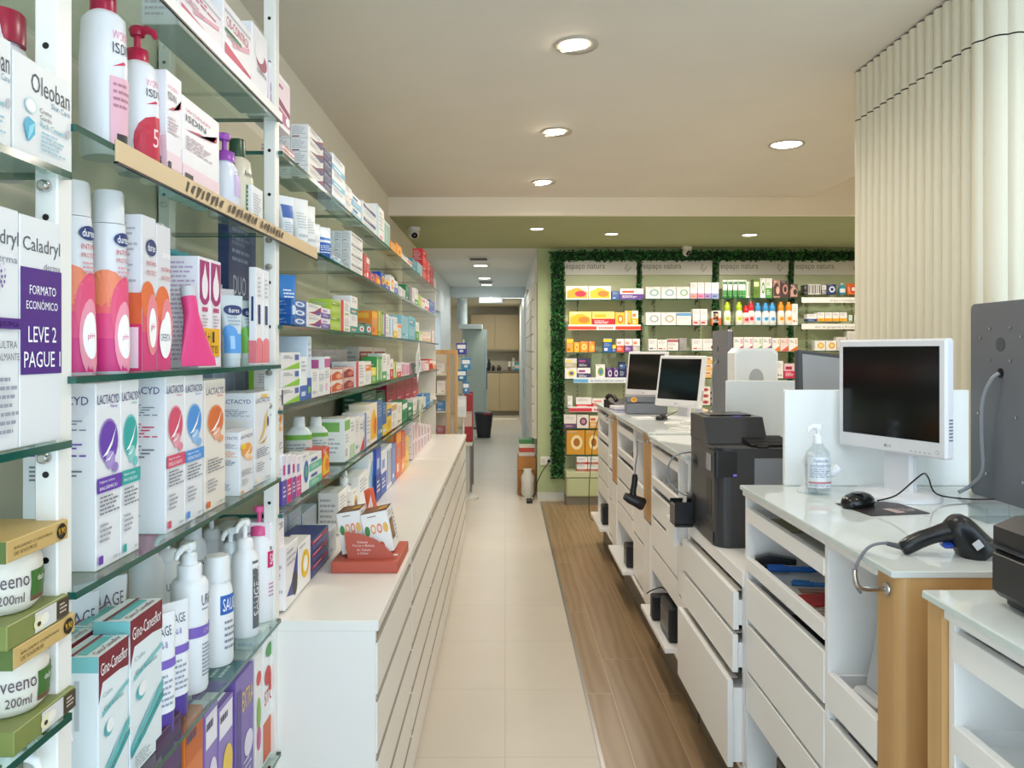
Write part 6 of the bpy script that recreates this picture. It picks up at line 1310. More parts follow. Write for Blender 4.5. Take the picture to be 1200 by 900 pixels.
# low cabinet under the office printer
t = root('printer_cabinet', 'low white two-drawer cabinet with large bottom drawer under the office printer', 'cabinet', (0, 2.49, 0))
L = 3.225-2.49
a = MB(); a.box(FX+.002, 1.09, 0, .018, KZ, .80, LAQ2); a.box(FX+.002, 1.09, L-.018, L, KZ, .80, LAQ2); a.box(1.07, 1.09, .018, L-.018, KZ, .8, LAQ2); a.box(FX, 1.09, 0, L, KZ-.018, KZ, LAQ2)
a.box(FX+.05, FX+.055, .018, L-.018, KZ, .8, GAP); a.obj('carcass', t)
a = MB(); a.box(FX+.045, 1.08, 0, L, 0, KZ-.02, PLINTH); a.obj('plinth', t)
a = MB(); a.box(FX-.002, 1.095, 0, L, .80, .85, LAQ2, .002); a.obj('top_panel', t)
for z0, z1, pl_ in ((.665, .785, .012), (.53, .65, .014), (.228, .505, .03)):
    a = MB(); a.box(FX-pl_-.018, FX-pl_, .006, L-.006, z0, z1, LAQ2, .0015); a.box(FX-pl_, FX+.04, .02, L-.02, z0+.01, z1-.03, LAQ2); a.box(FX-pl_-.003, FX-pl_+.02, .03, L-.03, z1-.002, z1+.001, mat('c9c5bc', .3, .3)); a.obj('drawer', t)
# customer side ledge joining the counters behind the printer
a = MB(); a.box(1.12, CBX, 2.48, 3.23, .0, 1.1, LAQ2, .002); a.box(1.1, CBX+.01, 2.478, 3.232, 1.1, CTZ, GTOP, .002)
tag(a.obj('counter_ledge', None), 'white customer side ledge between counters, behind the office printer', 'counter')

# ---- privacy boards
for lab, y, x0, x1, zt in (('white privacy board behind the hand sanitizer and nearest monitor', 2.462, .873, 1.45, 1.43), ('white privacy board behind the office printer', 3.25, .914, 1.45, 1.43)):
    a = MB(); zb = CTZ+.0006 if y < 3 else CTZ-.0114
    a.box(x0, x1, y-.009, y+.009, zb, zt, mat('eef0ee', .3), .002)
    tag(a.obj('privacy_board'), lab, 'divider panel')

# ---- monitors
def monitor(label, cxy, z, w, h, yaw, tilt=0, lift=.1, text='LG', round_base=True):
    """yaw: direction the screen faces (radians, 0 = towards -y)"""
    t = root('computer_monitor', label, 'monitor', (cxy[0], cxy[1], z), yaw)
    shell = mat('e3e3e6', .35)
    M = Matrix.Translation((0, 0, lift + h/2)) @ Matrix.Rotation(-tilt, 4, 'X')
    a = MB(); bz = .026
    a.box(-w/2, w/2, -.012, .02, -h/2, h/2, shell, .006)
    a.box(-w/2+.05, w/2-.05, .02, .05, -h/2+.05, h/2-.05, shell, .012)
    for i in range(7): a.box(w/2-.0005, w/2+.0006, -.002, .012, -h/2+.05+i*.009, -h/2+.054+i*.009, mat('6c6c70', .5))
    s = MB(); s.box(-w/2+bz*.8, w/2-bz*.8, -.0128, -.0115, -h/2+bz*1.7, h/2-bz*.8, mat('0b0d0f', .12, 0, .45)); s.transform(M)
    S = lambda u, v, o: (-w/2+u*w, -.0122-o, -h/2+v*h)
    a.art(S, [('e', .475, .06, .011, .014, '8c8c90', 12), ('t', text, .49, .05, .53, .07, '6a6a70')] + [('r', .70+i*.04, .035, .715+i*.04, .042, '9a9aa0') for i in range(5)] + [('e', .93, .055, .014, .018, 'b5b5ba', 12), ('e', .93, .055, .010, .013, 'e3e3e6', 12)])
    a.transform(M); cs = a.obj('casing', t); s.obj('screen', cs)
    n = MB(); n.box(-.05, .05, .02, .05, .012, lift+h*.45, shell, .008); n.obj('stand_neck', t)
    b = MB(); b.loft([(0, .125, .11), (.008, .125, .11), (.016, .115, .1), (.02, .06, .05)], shell, 36, 2, 0, .02); b.obj('stand_base', t)
    return t
mx, my = 1.118, 2.262
monitor('big grey white square monitor with black screen on nearest glass worktop', (1.112, 2.262), CTZ+.0006, .375, .325, -1.187, .0, .13)
monitor('farther of two screens on the distant counters, half covered by its neighbour', (1.07, 5.95), CTZ+.0006, .4, .335, -.95, .12, .085)
monitor('nearer of two screens on the distant counters, tilted back', (1.085, 4.87), CTZ+.0006, .375, .32, -.98, .16, .075)
# keyboard lying by the tilted screen, phone, papers
def keyboard(label, loc, rz, col='e2e0da', key='f0efea'):
    t = root('keyboard', label, 'keyboard', loc, rz)
    a = MB(); a.prism([(-.07, 0), (.07, 0), (.07, .022), (-.07, .012)], 'x', -.2, .2, mat(col, .4)); a.obj('keyboard_base', t)
    k = MB()
    for i in range(5):
        for j in range(18):
            z = .014 + i*.0018
            k.box(-.19+j*.0212, -.172+j*.0212, -.06+i*.025, -.04+i*.025, z, z+.006, mat(key, .45), .0015)
    k.obj('key_caps', t); return t
keyboard('white keyboard standing askew beside the tilted far monitor', (1.18, 4.42, CTZ+.0006), -1.0)

# ---- things on the nearest worktop
Z1 = CTZ + .0006
sy = YX(958, 0) if 0 else 2.31
sxp = XY(958.5, sy)
t = root('sanitizer_bottle', 'clear hand sanitizer bottle with white pump and printed label', 'pump bottle', (sxp, sy, Z1), .0)
secs = [(0, .030, .022), (.006, .036, .028), (.1, .036, .028), (.125, .032, .025), (.142, .016, .016), (.15, .014, .014)]
a = MB(); a.loft(secs, CLEAR, 28, 2.6); a.obj('clear_body', t)
a = MB(); a.art(wrap_map([(s[0], s[1]+.0003, s[2]+.0003) for s in secs]), [('r', .12, .022, .88, .112, 'eceef2'), ('t', 'Solução', .3, .095, .7, .106, '7a86a8'), ('t', 'ANTISSÉPTICA', .2, .082, .8, .092, '7a86a8'), ('l', .2, .05, .8, .078, 5, '9aa2b8'), ('r', .16, .035, .84, .04, 'c87a80'), ('l', .2, .024, .8, .033, 2, '9aa2b8')], 12); a.obj('bottle_label', t)
a = MB(); a.loft([(.004, .028, .02), (.03, .033, .025)], CLEAR, 20, 2.6); a.obj('gel_fill', t)
a = MB(); pump_of(.15, .014, 'eef0f2', .03, -1.3, .045)(a); a.obj('pump_head', t)
a = MB(); a.lathe([(.002, .02), (.002, .15)], mat('e6eaec', .3), 8); a.obj('dip_tube', t)
# leaflet and mouse
y0 = 2.02; lx = XY(1010, y0)
o = MB(); o.prism([(-.09, -.08), (.08, -.09), (.1, .07), (-.07, .085)], 'z', 0, .0016, mat('2e2628', .4)); o.art(lambda u, v, f: (-.085+u*.18, -.08+v*.16, .0016+f), [('r', .45, .05, .6, .4, 'd8b8b0'), ('l', .5, .08, .95, .35, 4, 'c0b0b0')])
oo = o.obj('leaflet', None, (1.0, 2.1, Z1), .25); tag(oo, 'dark printed leaflet lying under the black computer mouse', 'leaflet')
t = root('computer_mouse', 'black computer mouse with cable on the dark leaflet', 'computer mouse', (.955, 2.125, Z1+.0022), -.95)
a = MB(); a.loft([(0, .03, .056), (.008, .033, .06), (.02, .031, .056), (.03, .024, .042), (.036, .012, .022)], mat('0e0f12', .18), 28, 2.3); a.obj('mouse_body', t)
a = MB(); a.box(-.003, .003, -.05, -.02, .024, .032, mat('3a3c40', .3), .002); a.obj('scroll_wheel', t)
a = MB()
def smooth(pts, n=6):
    P = [Vector(p) for p in pts]; out = []
    for i in range(len(P)-1):
        p0, p1, p2, p3 = P[max(i-1, 0)], P[i], P[i+1], P[min(i+2, len(P)-1)]
        for k in range(n):
            s_ = k/n
            out.append(.5*((2*p1) + (p2-p0)*s_ + (2*p0-5*p1+4*p2-p3)*s_**2 + (3*p1-p0-3*p2+p3)*s_**3))
    return out + [P[-1]]
R_ = Matrix.Rotation(.95, 4, 'Z')
wpts = [(.99, 2.09, Z1+.022), (1.03, 2.07, Z1+.04), (1.08, 2.08, Z1+.075), (1.13, 2.12, Z1+.09), (1.17, 2.17, Z1+.07), (1.21, 2.2, Z1+.02), (1.3, 2.2, Z1+.006), (1.36, 2.18, Z1+.01)]
a.tube([R_ @ (Vector(p) - Vector(t.location)) for p in smooth(wpts)], .0022, BLACK, 8); a.obj('cable', t)
# clear acrylic tray with key clip
t = root('acrylic_box', 'small clear acrylic box beside the grey display panel', 'box', (1.225, 1.95, Z1))
a = MB(); w, d, h = .052, .04, .036
for q in ((-w, w, -d, -d+.003, 0, h), (-w, w, d-.003, d, 0, h), (-w, -w+.003, -d+.003, d-.003, 0, h), (w-.003, w, -d+.003, d-.003, 0, h), (-w, w, -d, d, 0, .003)): a.box(*q, CLEAR)
a.obj('clear_walls', t)
# white wireless handset cradle by the monitor's lower corner
t = root('hook_bracket', 'white curved hook bracket below the corner of the nearest monitor', 'bracket', (.93, 2.33, Z1))
a = MB(); a.tube(smooth([(-.03, .02, .085), (-.02, .0, .11), (0, 0, .1), (.0, 0, .075), (.03, -.01, .062), (.055, -.01, .075)]), [.014]*31, mat('e8eaee', .3), 12); a.obj('curved_arm', t)
a = MB(); a.loft([(0, .03, .025), (.01, .028, .023), (.02, .012, .012), (.09, .01, .01)], mat('e8eaee', .3), 16, 2, -.025, .02); a.obj('bracket_foot', t)

# barcode scanner lying on the worktop
def scanner_body(gun=mat('15161a', .32)):
    a = MB()
    # handle and head swept along a curve, head end wider
    path = smooth([(0, 0, .0), (.045, 0, .01), (.09, 0, .022), (.125, 0, .035), (.15, 0, .04)], 5)
    a.tube(path, [.017]*5+[.016]*5+[.0165]*5+[.019]*5+[.02], gun, 14)
    return a
def scanner(label, loc, rot, name='barcode_scanner'):
    t = root(name, label, 'barcode scanner', loc); t.rotation_euler = rot
    gun = mat('15161a', .3)
    a = MB()
    pts = smooth([(0, 0, .008), (.035, 0, .028), (.075, 0, .043), (.105, 0, .05)], 5)
    a.tube(pts, [.012, .015, .0165, .017, .017, .017, .017, .0165, .0165, .017, .018, .019, .02, .021, .021, .021], gun, 14)
    for i, v in enumerate(a.v): a.v[i] = (v[0], v[1]*1.05, v[2])
    a.obj('grip', t)
    h = MB()
    secs = [(-.036, .01, .012), (-.03, .02, .024), (-.018, .027, .03), (0, .031, .033), (.025, .034, .037), (.048, .038, .041), (.056, .036, .039), (.058, .03, .033)]
    h.loft(secs, gun, 24, 2.6)
    h.transform(Matrix.Translation((.118, 0, .048)) @ Matrix.Rotation(2.5, 4, 'Y'))
    hd = h.obj('scan_head', t)
    w = MB(); w.loft([(.058, .026, .029), (.0595, .026, .029)], mat('26384a', .1), 20, 2.6); w.transform(Matrix.Translation((.118, 0, .048)) @ Matrix.Rotation(2.5, 4, 'Y')); w.obj('scan_window', hd)
    k = MB(); k.box(.078, .1, -.012, .012, .014, .026, mat('2a50b8', .3), .004); k.obj('trigger', t)
    k = MB(); k.box(-.008, .008, -.0392, -.0355, .014, .03, mat('d5d9de', .4)); k.transform(Matrix.Translation((.118, -.003, .048)) @ Matrix.Rotation(2.5, 4, 'Y')); k.obj('type_plate', hd)
    return t
SCP = (XY(1058, 1.66), 1.66, Z1+.0)
t = scanner('black barcode scanner lying on the glass worktop above the beech end', (.823, 1.63, Z1+.001), (0, 0, -.12))
c = MB()
wp = [Vector((0, 0, .02)), Vector((-.03, .0, .022)), Vector((-.07, -.0, .01)), Vector((-.1, -.02, -.03)), Vector((-.11, -.05, -.075)), Vector((-.1, -.06, -.1))]
c.tube(smooth([(0.0, 0, .016), (-.035, -.002, .02), (-.07, -.012, .012), (-.1, -.035, -.018), (-.112, -.06, -.045), (-.106, -.08, -.062)]), .0032, mat('6d7076', .45), 8); c.obj('cable', t)
c = MB(); c.tube([(.004, 0, .012), (-.03, -.001, .0195)], [.0065, .0045], mat('4a4c50', .4), 10); c.obj('strain_relief', t)
# steel hooks on the beech ends
def hook(label, y, z):
    t = root('steel_hook', label, 'hook', (FX-.003, y, z))
    a = MB(); a.lathe([(.013, 0), (.013, .004), (.006, .006)], CHROME, 20); a.transform(Matrix.Rotation(-PI/2, 4, 'Y')); a.obj('rosette', t)
    b = MB(); b.tube(smooth([(-.004, 0, 0), (-.04, 0, 0), (-.058, 0, .006), (-.064, 0, .026), (-.064, 0, .038)]), .005, CHROME, 10); b.obj('hook_arm', t)
    return t
hook('steel hook on the nearest beech end, scanner cable over it', 1.545, 1.083)
hook('steel hook on the beech end with the hanging scanner', 4.14, 1.075)
hook('steel hook on the beech end of the farthest counter', 5.37, 1.08)
# hanging scanner
t = root('barcode_scanner', 'black barcode scanner hanging by its cable from a hook', 'barcode scanner', (FX-.062, 4.13, 1.055))
c = MB(); c.tube(smooth([(0, 0, .022), (.002, 0, -.04), (-.008, 0, -.11), (-.01, 0, -.15)]), .003, mat('6d7076', .45), 8); c.obj('cable', t)
gun = mat('15161a', .3)
g = MB(); g.tube(smooth([(-.01, 0, -.15), (-.012, 0, -.19), (-.02, 0, -.24), (-.02, 0, -.275)], 5), [.011, .013, .015, .016, .016, .016, .016, .016, .016, .016, .017, .018, .019, .02, .02, .02], gun, 12); g.obj('grip', t)
h = MB(); h.loft([(-.05, .018, .022), (-.02, .027, .03), (.02, .03, .033), (.05, .034, .036), (.062, .03, .03)], gun, 20, 2.6); h.transform(Matrix.Translation((-.02, 0, -.285)) @ Matrix.Rotation(2.0, 4, 'Y')); h.obj('scan_head', t)

# black label printer on the entrance counter
t = root('label_printer', 'black label printer on the counter closest to the entrance', 'printer', (.95, 1.21, CTZ-.0024))
a = MB(); m = mat('1f2125', .4)
a.box(-.115, .14, -.1, .1, .0, .014, m, .004); a.box(-.135, .15, -.12, .115, .014, .098, m, .012); a.obj('lower_shell', t)
a = MB(); a.prism([(-.128, .1), (.15, .1), (.15, .14), (.11, .152), (-.09, .146), (-.128, .13)], 'y', -.116, .112, m); hl = a.obj('hinged_lid', t)
a = MB(); a.box(-.137, .15, -.122, .117, .0975, .1005, mat('3a3d42', .4)); a.obj('seam_line', t)
a = MB(); a.box(-.05, .05, -.02, .0, .1475, .1505, mat('6d6f74', .4), .001); a.obj('button_strip', hl)
# grey customer displays seen from behind
def display_back(label, x, y0, y1, z0, z1, lean=0):
    t = root('customer_display', label, 'display', (x, (y0+y1)/2, z0)); w = y1-y0; h = z1-z0
    g = mat('73767d', .42, .25)
    a = MB()
    r = .018; pts = []
    for cx_, cz, a0 in ((w/2-r, h-r, 0), (-w/2+r, h-r, PI/2), (-w/2+r, r, PI), (w/2-r, r, 1.5*PI)):
        pts += [(cx_+r*math.cos(a0+PI/2*i/5), cz+r*math.sin(a0+PI/2*i/5)) for i in range(6)]
    a.prism(pts, 'x', 0, .028, g); sb = a.obj('steel_back', t)
    b = MB(); b.prism([(p[0]*.96, h/2+(p[1]-h/2)*.97) for p in pts], 'x', .0285, .034, mat('101113', .15)); b.obj('screen_glass', t)
    def disc(mb, yy, zz, rr, m, th=.003):
        st = len(mb.v); mb.lathe([(rr, 0), (rr, th)], m, 16); mb.transform(Matrix.Translation((0, yy, zz)) @ Matrix.Rotation(-PI/2, 4, 'Y'), st)
    s = MB()
    cy_, cz_ = w/2-.14, h-.12
    for dy, dz in ((-.045, .045), (.045, .045), (-.045, -.045), (.045, -.045), (-.09, .02), (.09, .02), (-.07, -.2), (.1, -.2), (-.1, -.37), (.06, -.37)): disc(s, cy_+dy, cz_+dz, .0045, CHROME, .004)
    s.obj('screw_heads', sb)
    k = MB(); disc(k, cy_, cz_, .02, mat('4a4d54', .6), .001); k.obj('round_plate', sb); k = MB(); disc(k, cy_, cz_-.08, .014, BLACK, .0015); k.obj('cable_port', sb)
    c = MB(); c.tube(smooth([(-.004, cy_, cz_-.08), (-.02, cy_+.01, cz_-.1), (-.025, cy_+.04, cz_-.16), (-.022, cy_+.05, cz_-.26), (-.02, cy_+.05, cz_-.36), (-.03, cy_+.09, .03), (-.06, cy_+.1, .008)]), .0055, mat('9a9da2', .4), 10); c.obj('grey_cable', t)
    return t
display_back('tall grey steel back of a customer display beside the fluted column', 1.385, 1.86, 2.335, CTZ+.0006, 1.69)
display_back('tall grey steel display back standing between far screens and white dispenser', 1.385, 4.88, 5.25, CTZ+.0006, 1.687)
# white dispenser on the board
t = root('towel_dispenser', 'white plastic dispenser with arched notch behind the privacy boards', 'dispenser', (XY(882, 3.5), 3.5, CTZ-.0114)); w = .19; h = ZP(408, 3.5)-CTZ+.0114
a = MB(); pts = [(-w/2, 0), (w/2, 0), (w/2, h-.02), (w/2-.02, h), (-w/2+.02, h), (-w/2, h-.02)]
a.prism(pts, 'y', -.05, .06, mat('e9e9e6', .3)); a.obj('shell', t)
a = MB(); z0 = h-.155
a.prism([(-.032+.0, z0)] + [(-.032*math.cos(PI*i/10), z0+.045*math.sin(PI*i/10)+.02) for i in range(11)] + [(.032, z0)], 'y', -.0515, -.0505, mat('a9aaa8', .3)); a.obj('arched_window', t)
a = MB(); a.prism([(-w/2+.008, z0-.02), (w/2-.008, z0-.02), (w/2-.008, h-.03), (w/2-.03, h-.012), (-w/2+.03, h-.012), (-w/2+.008, h-.03)], 'y', -.0505, -.0495, mat('dfdfdc', .25)); a.obj('front_cover', t)
# tilted dark touch screen behind the nearest board
t = root('touch_terminal', 'dark tilted touch terminal showing above the nearest white privacy board', 'monitor', (XY(985, 2.75), 2.75, Z1), 0)
a = MB(); a.box(-.16, .16, -.012, .012, -.11, .11, mat('3c3f45', .4), .008); a.box(-.138, .138, -.0135, -.0115, -.09, .092, mat('9b9da2', .2), .001)
a.transform(Matrix.Translation((0, 0, .305)) @ Matrix.Rotation(-.42, 4, 'X') @ Matrix.Shear('XY', 4, (0, 0)) if False else Matrix.Translation((0, 0, .305)) @ Matrix.Rotation(.12, 4, 'Y') @ Matrix.Rotation(-.35, 4, 'X')); a.obj('touch_panel', t)
a = MB(); a.box(-.04, .04, .02, .06, .01, .28, mat('3c3f45', .4), .006); a.box(-.1, .1, -.07, .1, 0, .012, mat('3c3f45', .4), .004); a.obj('stand', t)

# ---- office printer on the low cabinet
t = root('office_printer', 'large black office printer standing on the low drawer cabinet', 'printer', (0, 0, .8506))
pb = mat('34363a', .32); pd = mat('14161a', .3); pg = mat('7d838d', .4)
X0, X1, Y0p, Y1p = .752, 1.045, 2.79, 3.2
a = MB()
def rrect(x0, x1, y0, y1, r, n=6):
    out = []
    for cx_, cy_, a0 in ((x1-.005, y1-.005, 0), (x0+.005, y1-.005, PI/2)): out.append((cx_, cy_))
    out += [(x0+r-r*math.cos(PI/2*i/n), y0+r-r*math.sin(PI/2*i/n)) for i in range(n+1)]
    out.append((x1, y0)); return out
a.prism(rrect(X0, X1, Y0p, Y1p, .05), 'z', .0, .355, pb); a.obj('printer_body', t)
a = MB(); a.prism([(2.93, .356), (Y1p, .356), (Y1p, .45), (2.99, .45)], 'x', X0+.004, .98, pb); a.box(.79, .95, 3.03, 3.18, .45, .456, pd, .002); a.obj('scanner_lid', t)
a = MB(); a.box(.87, .905, 3.0, 3.012, .45, .4525, mat('8f8aff', .2), .001); a.obj('status_light', t)
a = MB(); a.prism(rrect(X0-.012, .82, Y0p-.016, 2.9, .012), 'z', .255, .345, pd); op = a.obj('operation_panel', t)
a = MB(); a.box(X0-.0135, X0-.0122, 2.82, 2.885, .27, .33, mat('9a9da3', .2)); a.obj('panel_screen', op)
a = MB(); a.box(.805, .818, Y0p-.0185, Y0p-.0165, .258, .266, mat('8078f0', .2)); a.obj('panel_light', op)
a = MB(); a.box(.885, X1-.002, Y0p-.004, Y0p+.01, .16, .32, pg, .002); a.obj('side_cover', t)
a = MB(); a.box(X0-.001, X0+.004, 2.86, 2.93, .1, .235, BLACK); a.box(X0-.001, X0+.004, 2.85, 2.95, .05, .075, BLACK); a.obj('paper_slots', t)
a = MB(); a.box(X0-.003, X0, 2.83, 3.06, .005, .05, mat('2a2e34', .4), .002); a.obj('cassette_front', t)
a = MB(); S = lambda u, v, o: (X0-.0005-o, 3.18-u*.2, .2+v*.13)
a.art(S, [('p', [(.3+.25*math.cos(q+.3*s_), .5+.35*math.sin(q+.3*s_)) if k else (.3+.03*math.cos(q+PI/2*s_), .5+.05*math.sin(q+PI/2*s_)) for s_, k in ((-1, 0), (0, 1), (1, 0))], '0a0b0d') for q in [i*PI/4 for i in range(8)]]); a.obj('star_mark', t)
k = MB()
for i in range(9): k.box(.99-.13+i*.0, 1.04, 0, 0.001, 0, .001, pd) if False else k.box(.885, 1.04, 2.82+i*.018, 2.832+i*.018, .357, .366+i*.002, pd, .002)
k.obj('output_ribs', t)
a = MB(); a.box(.9, .94, 2.795, 2.81, .356, .362, BLACK, .001); a.obj('catch', t)
a = MB(); a.tube(smooth([(X0+.002, 3.17, .12), (X0-.03, 3.2, .12), (X0-.075, 3.23, .16), (X0-.08, 3.24, .22), (X0-.05, 3.24, .27), (X0+.02, 3.24, .285), (.82, 3.26, .275)]), .004, mat('8f9296', .4), 8); a.obj('cable', t)
# small black finisher tray in front
t = root('receipt_printer', 'small black open box with paper slip in front of the office printer', 'receipt printer', (.725, 3.17, .8506+.0))
a = MB(); a.box(-.05, .024, -.05, .05, 0, .012, pd, .003)
for q in ((-.05, .024, -.05, -.044), (-.05, .024, .044, .05)): a.box(*q, .012, .1, pd, .002)
a.prism([(-.05, .012), (-.05, .085), (-.044, .09), (-.044, .012)], 'y', -.044, .044, pd); a.box(.018, .024, -.044, .044, .012, .125, pd); a.obj('housing', t)
a = MB(); a.prism([(-.01, .02), (.0, .11), (.001, .11), (-.009, .02)], 'y', -.03, .03, WHITE); a.obj('paper_slip', t)
# grey card terminal in the opened narrow drawer
t = root('card_terminal', 'grey card terminal in the opened narrow drawer', 'card terminal', (.735, 3.34, .755))
a = MB(); a.box(-.03, .06, -.05, .05, 0, .07, mat('a9a8a4', .4), .01); a.obj('casing', t)
a = MB(); a.box(-.02, .04, -.035, .035, .07, .0725, mat('3a3c3e', .3)); a.obj('display_window', t)
a = MB(); a.tube(smooth([(-.015, -.04, -.012), (-.022, -.02, -.002), (-.018, 0, -.012), (-.024, .02, -.003)]), .006, DARK, 8); a.obj('coiled_cord', t)

# ---- cash box and papers on the far counters
t = root('cash_box', 'grey steel cash box with yellow sticker on the far glass worktop', 'cash box', (.955, 5.36, Z1), -.1)
a = MB(); a.box(-.135, .14, -.11, .11, 0, .075, mat('767a80', .4, .3), .006); a.obj('box_body', t)
a = MB(); a.box(-.138, .143, -.113, .113, .076, .118, mat('6f7379', .4, .3), .008); a.obj('hinged_lid', t)
a = MB(); S = lambda u, v, o: (-.138+u*.28, -.113-o, .076+v*.042)
a.art(S, [('e', .2, .5, .075, .42, 'e8b02c'), ('e', .2, .5, .04, .22, 'd8802c')]); a.obj('sticker', t)
for i, (x, y, w, d, c, l) in enumerate(((.84, 5.62, .14, .2, 'eceaf0', 'stack of leaflets with violet spine beside the grey cash box'), (.87, 4.95, .12, .09, 'f0f0ec', 'loose white receipt before the grey cash box'), (1.0, 4.6, .13, .1, 'efeee8', 'loose white paper slip by the tilted screen'), (.98, 4.25, .14, .12, 'f0efea', 'white printed slips at the beech end of the far counter'))):
    a = MB(); th = [.03, .006, .002, .006][i]
    a.box(-w/2, w/2, -d/2, d/2, 0, th, mat(c, .6), .0005)
    if i == 0: a.box(-w/2-.0005, w/2, -d/2-.0005, d/2, .004, .01, mat('5a4a9c', .5))
    a.art(lambda u, v, o: (-w/2+u*w, -d/2+v*d, th+o), [('l', .1, .1, .9, .9, 7, 'b0aeb8')])
    tag(a.obj('paper_slip' if i else 'leaflet_stack', None, (x, y, Z1), [.1, .3, -.3, .5][i]), l, 'paper')
t = root('desk_phone', 'black desk phone lying on the far worktop beside leaflets', 'telephone', (.86, 5.9, Z1), .4)
a = MB(); a.prism([(-.08, 0), (.08, 0), (.08, .06), (-.08, .025)], 'x', -.09, .09, mat('1c1d20', .4)); a.obj('phone_base', t)
a = MB(); a.tube(smooth([(-.07, -.07, .055), (-.07, -.03, .085), (-.07, .03, .09), (-.07, .07, .07)]), .016, mat('1c1d20', .4), 10); a.obj('handset', t)
t = root('computer_mouse', 'black mouse on the glass worktop before the tilted far screen', 'computer mouse', (.96, 4.82, Z1), -.6)
a = MB(); a.loft([(0, .028, .05), (.008, .03, .054), (.02, .028, .05), (.03, .02, .036), (.034, .01, .018)], mat('121316', .25), 20, 2.3); a.obj('mouse_body', t)
a = MB(); a.tube(smooth([(0, .05, .012), (.02, .12, .03), (.05, .2, .05), (.09, .22, .03), (.12, .3, .012)]), .0025, BLACK, 6); a.obj('cable', t)

# ---- contents of open trays and shelves
def flat(name, label, cat, loc, size, col, rz=0, extra=None):
    a = MB(); w, d, h = size; a.box(-w/2, w/2, -d/2, d/2, 0, h, mat(col, .45), min(.004, h*.3))
    if extra: a.art(lambda u, v, o: (-w/2+u*w, -d/2+v*d, h+o), extra)
    return tag(a.obj(name, None, loc, rz), label, cat)
TZ = 1.0326
t = keyboard('black keyboard in the top tray of the nearest drawer counter', (.93, 2.02, TZ), PI/2, '1a1b1e', '222328')
flat('note_pad', 'yellowish notepad in the top tray behind the black keyboard', 'notepad', (.86, 2.32, TZ), (.14, .16, .008), 'b7b08a', .1)
keyboard('black keyboard in the top tray of the counter beside the office printer', (.93, 3.7, TZ), PI/2, '1a1b1e', '222328')
flat('paper_sheet', 'white paper in the top tray of the hanging scanner counter', 'paper', (.88, 4.95, TZ), (.2, .28, .006), 'dcdcd6', .05)
T2 = .8806
flat('paper_sheet', 'printed prescription sheets in second tray under the blue pens', 'paper', (.88, 2.06, T2), (.2, .3, .008), 'e0d8d0', -.12, [('l', .1, .1, .9, .9, 9, 'c0a8a0'), ('r', .1, .62, .5, .9, 'd8a890')])
flat('card_pack', 'red booklet in the second tray, nearest the upright', 'booklet', (.835, 2.08, T2+.0086), (.09, .09, .006), 'c02c30', .2)
flat('card_pack', 'clear plastic folder in second tray at the far side', 'booklet', (.9, 2.33, T2), (.22, .2, .004), 'cdd4da', .1)
def pen(label, loc, rz, col, L=.14, r=.0055, cap=None):
    t = root('pen', label, 'pen', loc, rz)
    a = MB(); a.tube([(-L/2, 0, 0), (L*.3, 0, 0), (L*.44, 0, 0), (L/2, 0, 0)], [r, r, r*.8, r*.2], mat(col, .3), 12); a.obj('barrel', t)
    b = MB(); b.tube([(-L/2-.004, 0, 0), (-L*.12, 0, 0)], r*1.18, mat(cap or '1f4f9c', .3), 12); b.box(-L/2, -L*.2, -.0015, .0015, r, r+.004, mat(cap or '1f4f9c', .3)); b.obj('pen_cap', t)
pen('thick blue marker across the second tray', (.865, 2.345, T2+.019), -.12, '2a6cc0', .15, .009, '2461b4')
pen('slim blue pen nearer the upright in the second tray', (.885, 2.2, T2+.016), -.2, '3a80c8', .15, .006, '2f6fb4')
t = root('stapler', 'black stapler in the second tray beside the blue marker', 'stapler', (.83, 2.41, T2+.001), -.3)
a = MB(); a.box(-.06, .06, -.014, .014, 0, .01, BLACK, .003); a.obj('base', t)
a = MB(); a.prism([(-.06, .012), (.06, .02), (.06, .036), (-.02, .046), (-.06, .034)], 'y', -.012, .012, mat('16171a', .3)); a.obj('top_arm', t)
# grey card readers in the open narrow column
t = root('card_reader', 'grey white card reader stack standing in the open narrow niche', 'card reader', (.868, 1.71, .7356), .08)
a = MB(); a.box(-.09, .09, -.055, .055, 0, .07, mat('c9cacc', .4), .008); a.obj('printer_base', t)
a = MB(); a.prism([(-.06, .072), (.08, .072), (.09, .17), (.03, .24), (-.03, .22)], 'y', -.045, .045, mat('b9babe', .4)); a.obj('reader_body', t)
a = MB(); a.box(-.0915, -.09, -.03, .03, .02, .045, BLACK); a.obj('card_slot', t)
def modem(label, loc, size, rz=0, led='3a3d42'):
    w, d, h = size
    t = root('network_device', label, 'network device', loc, rz)
    a = MB(); a.box(-w/2, w/2, -d/2, d/2, 0, h, mat('1d1e22', .4), .008); a.obj('casing', t)
    a = MB(); a.box(-w/2-.001, -w/2+.0005, -d/2+.012, d/2-.012, h*.2, h*.8, mat(led, .25)); a.obj('front_panel', t)
    b = MB(); b.tube(smooth([(w/2-.01, d/2-.01, h), (w/2-.04, d/2+.01, h+.02), (w/2-.09, d/2, h+.01), (w/2-.12, d/2-.02, h)]), .003, BLACK, 6); b.obj('cable', t)
SZ = KZ + .0226
modem('black device box at the foot of the nearest drawer counter', (.9, 2.14, SZ), (.25, .22, .15))
modem('black device box on the pulled-out bottom shelf beside the printer cabinet', (.83, 3.6, SZ+.002), (.2, .2, .155))
modem('slim black battery unit on bottom shelf beside the larger device box', (.76, 3.82, SZ+.002), (.1, .06, .12))
modem('black device on the bottom shelf under the hanging scanner counter', (.83, 4.78, SZ+.002), (.2, .12, .13))
modem('black device on the bottom shelf of the farthest counter', (.82, 5.95, SZ+.002), (.18, .12, .14))
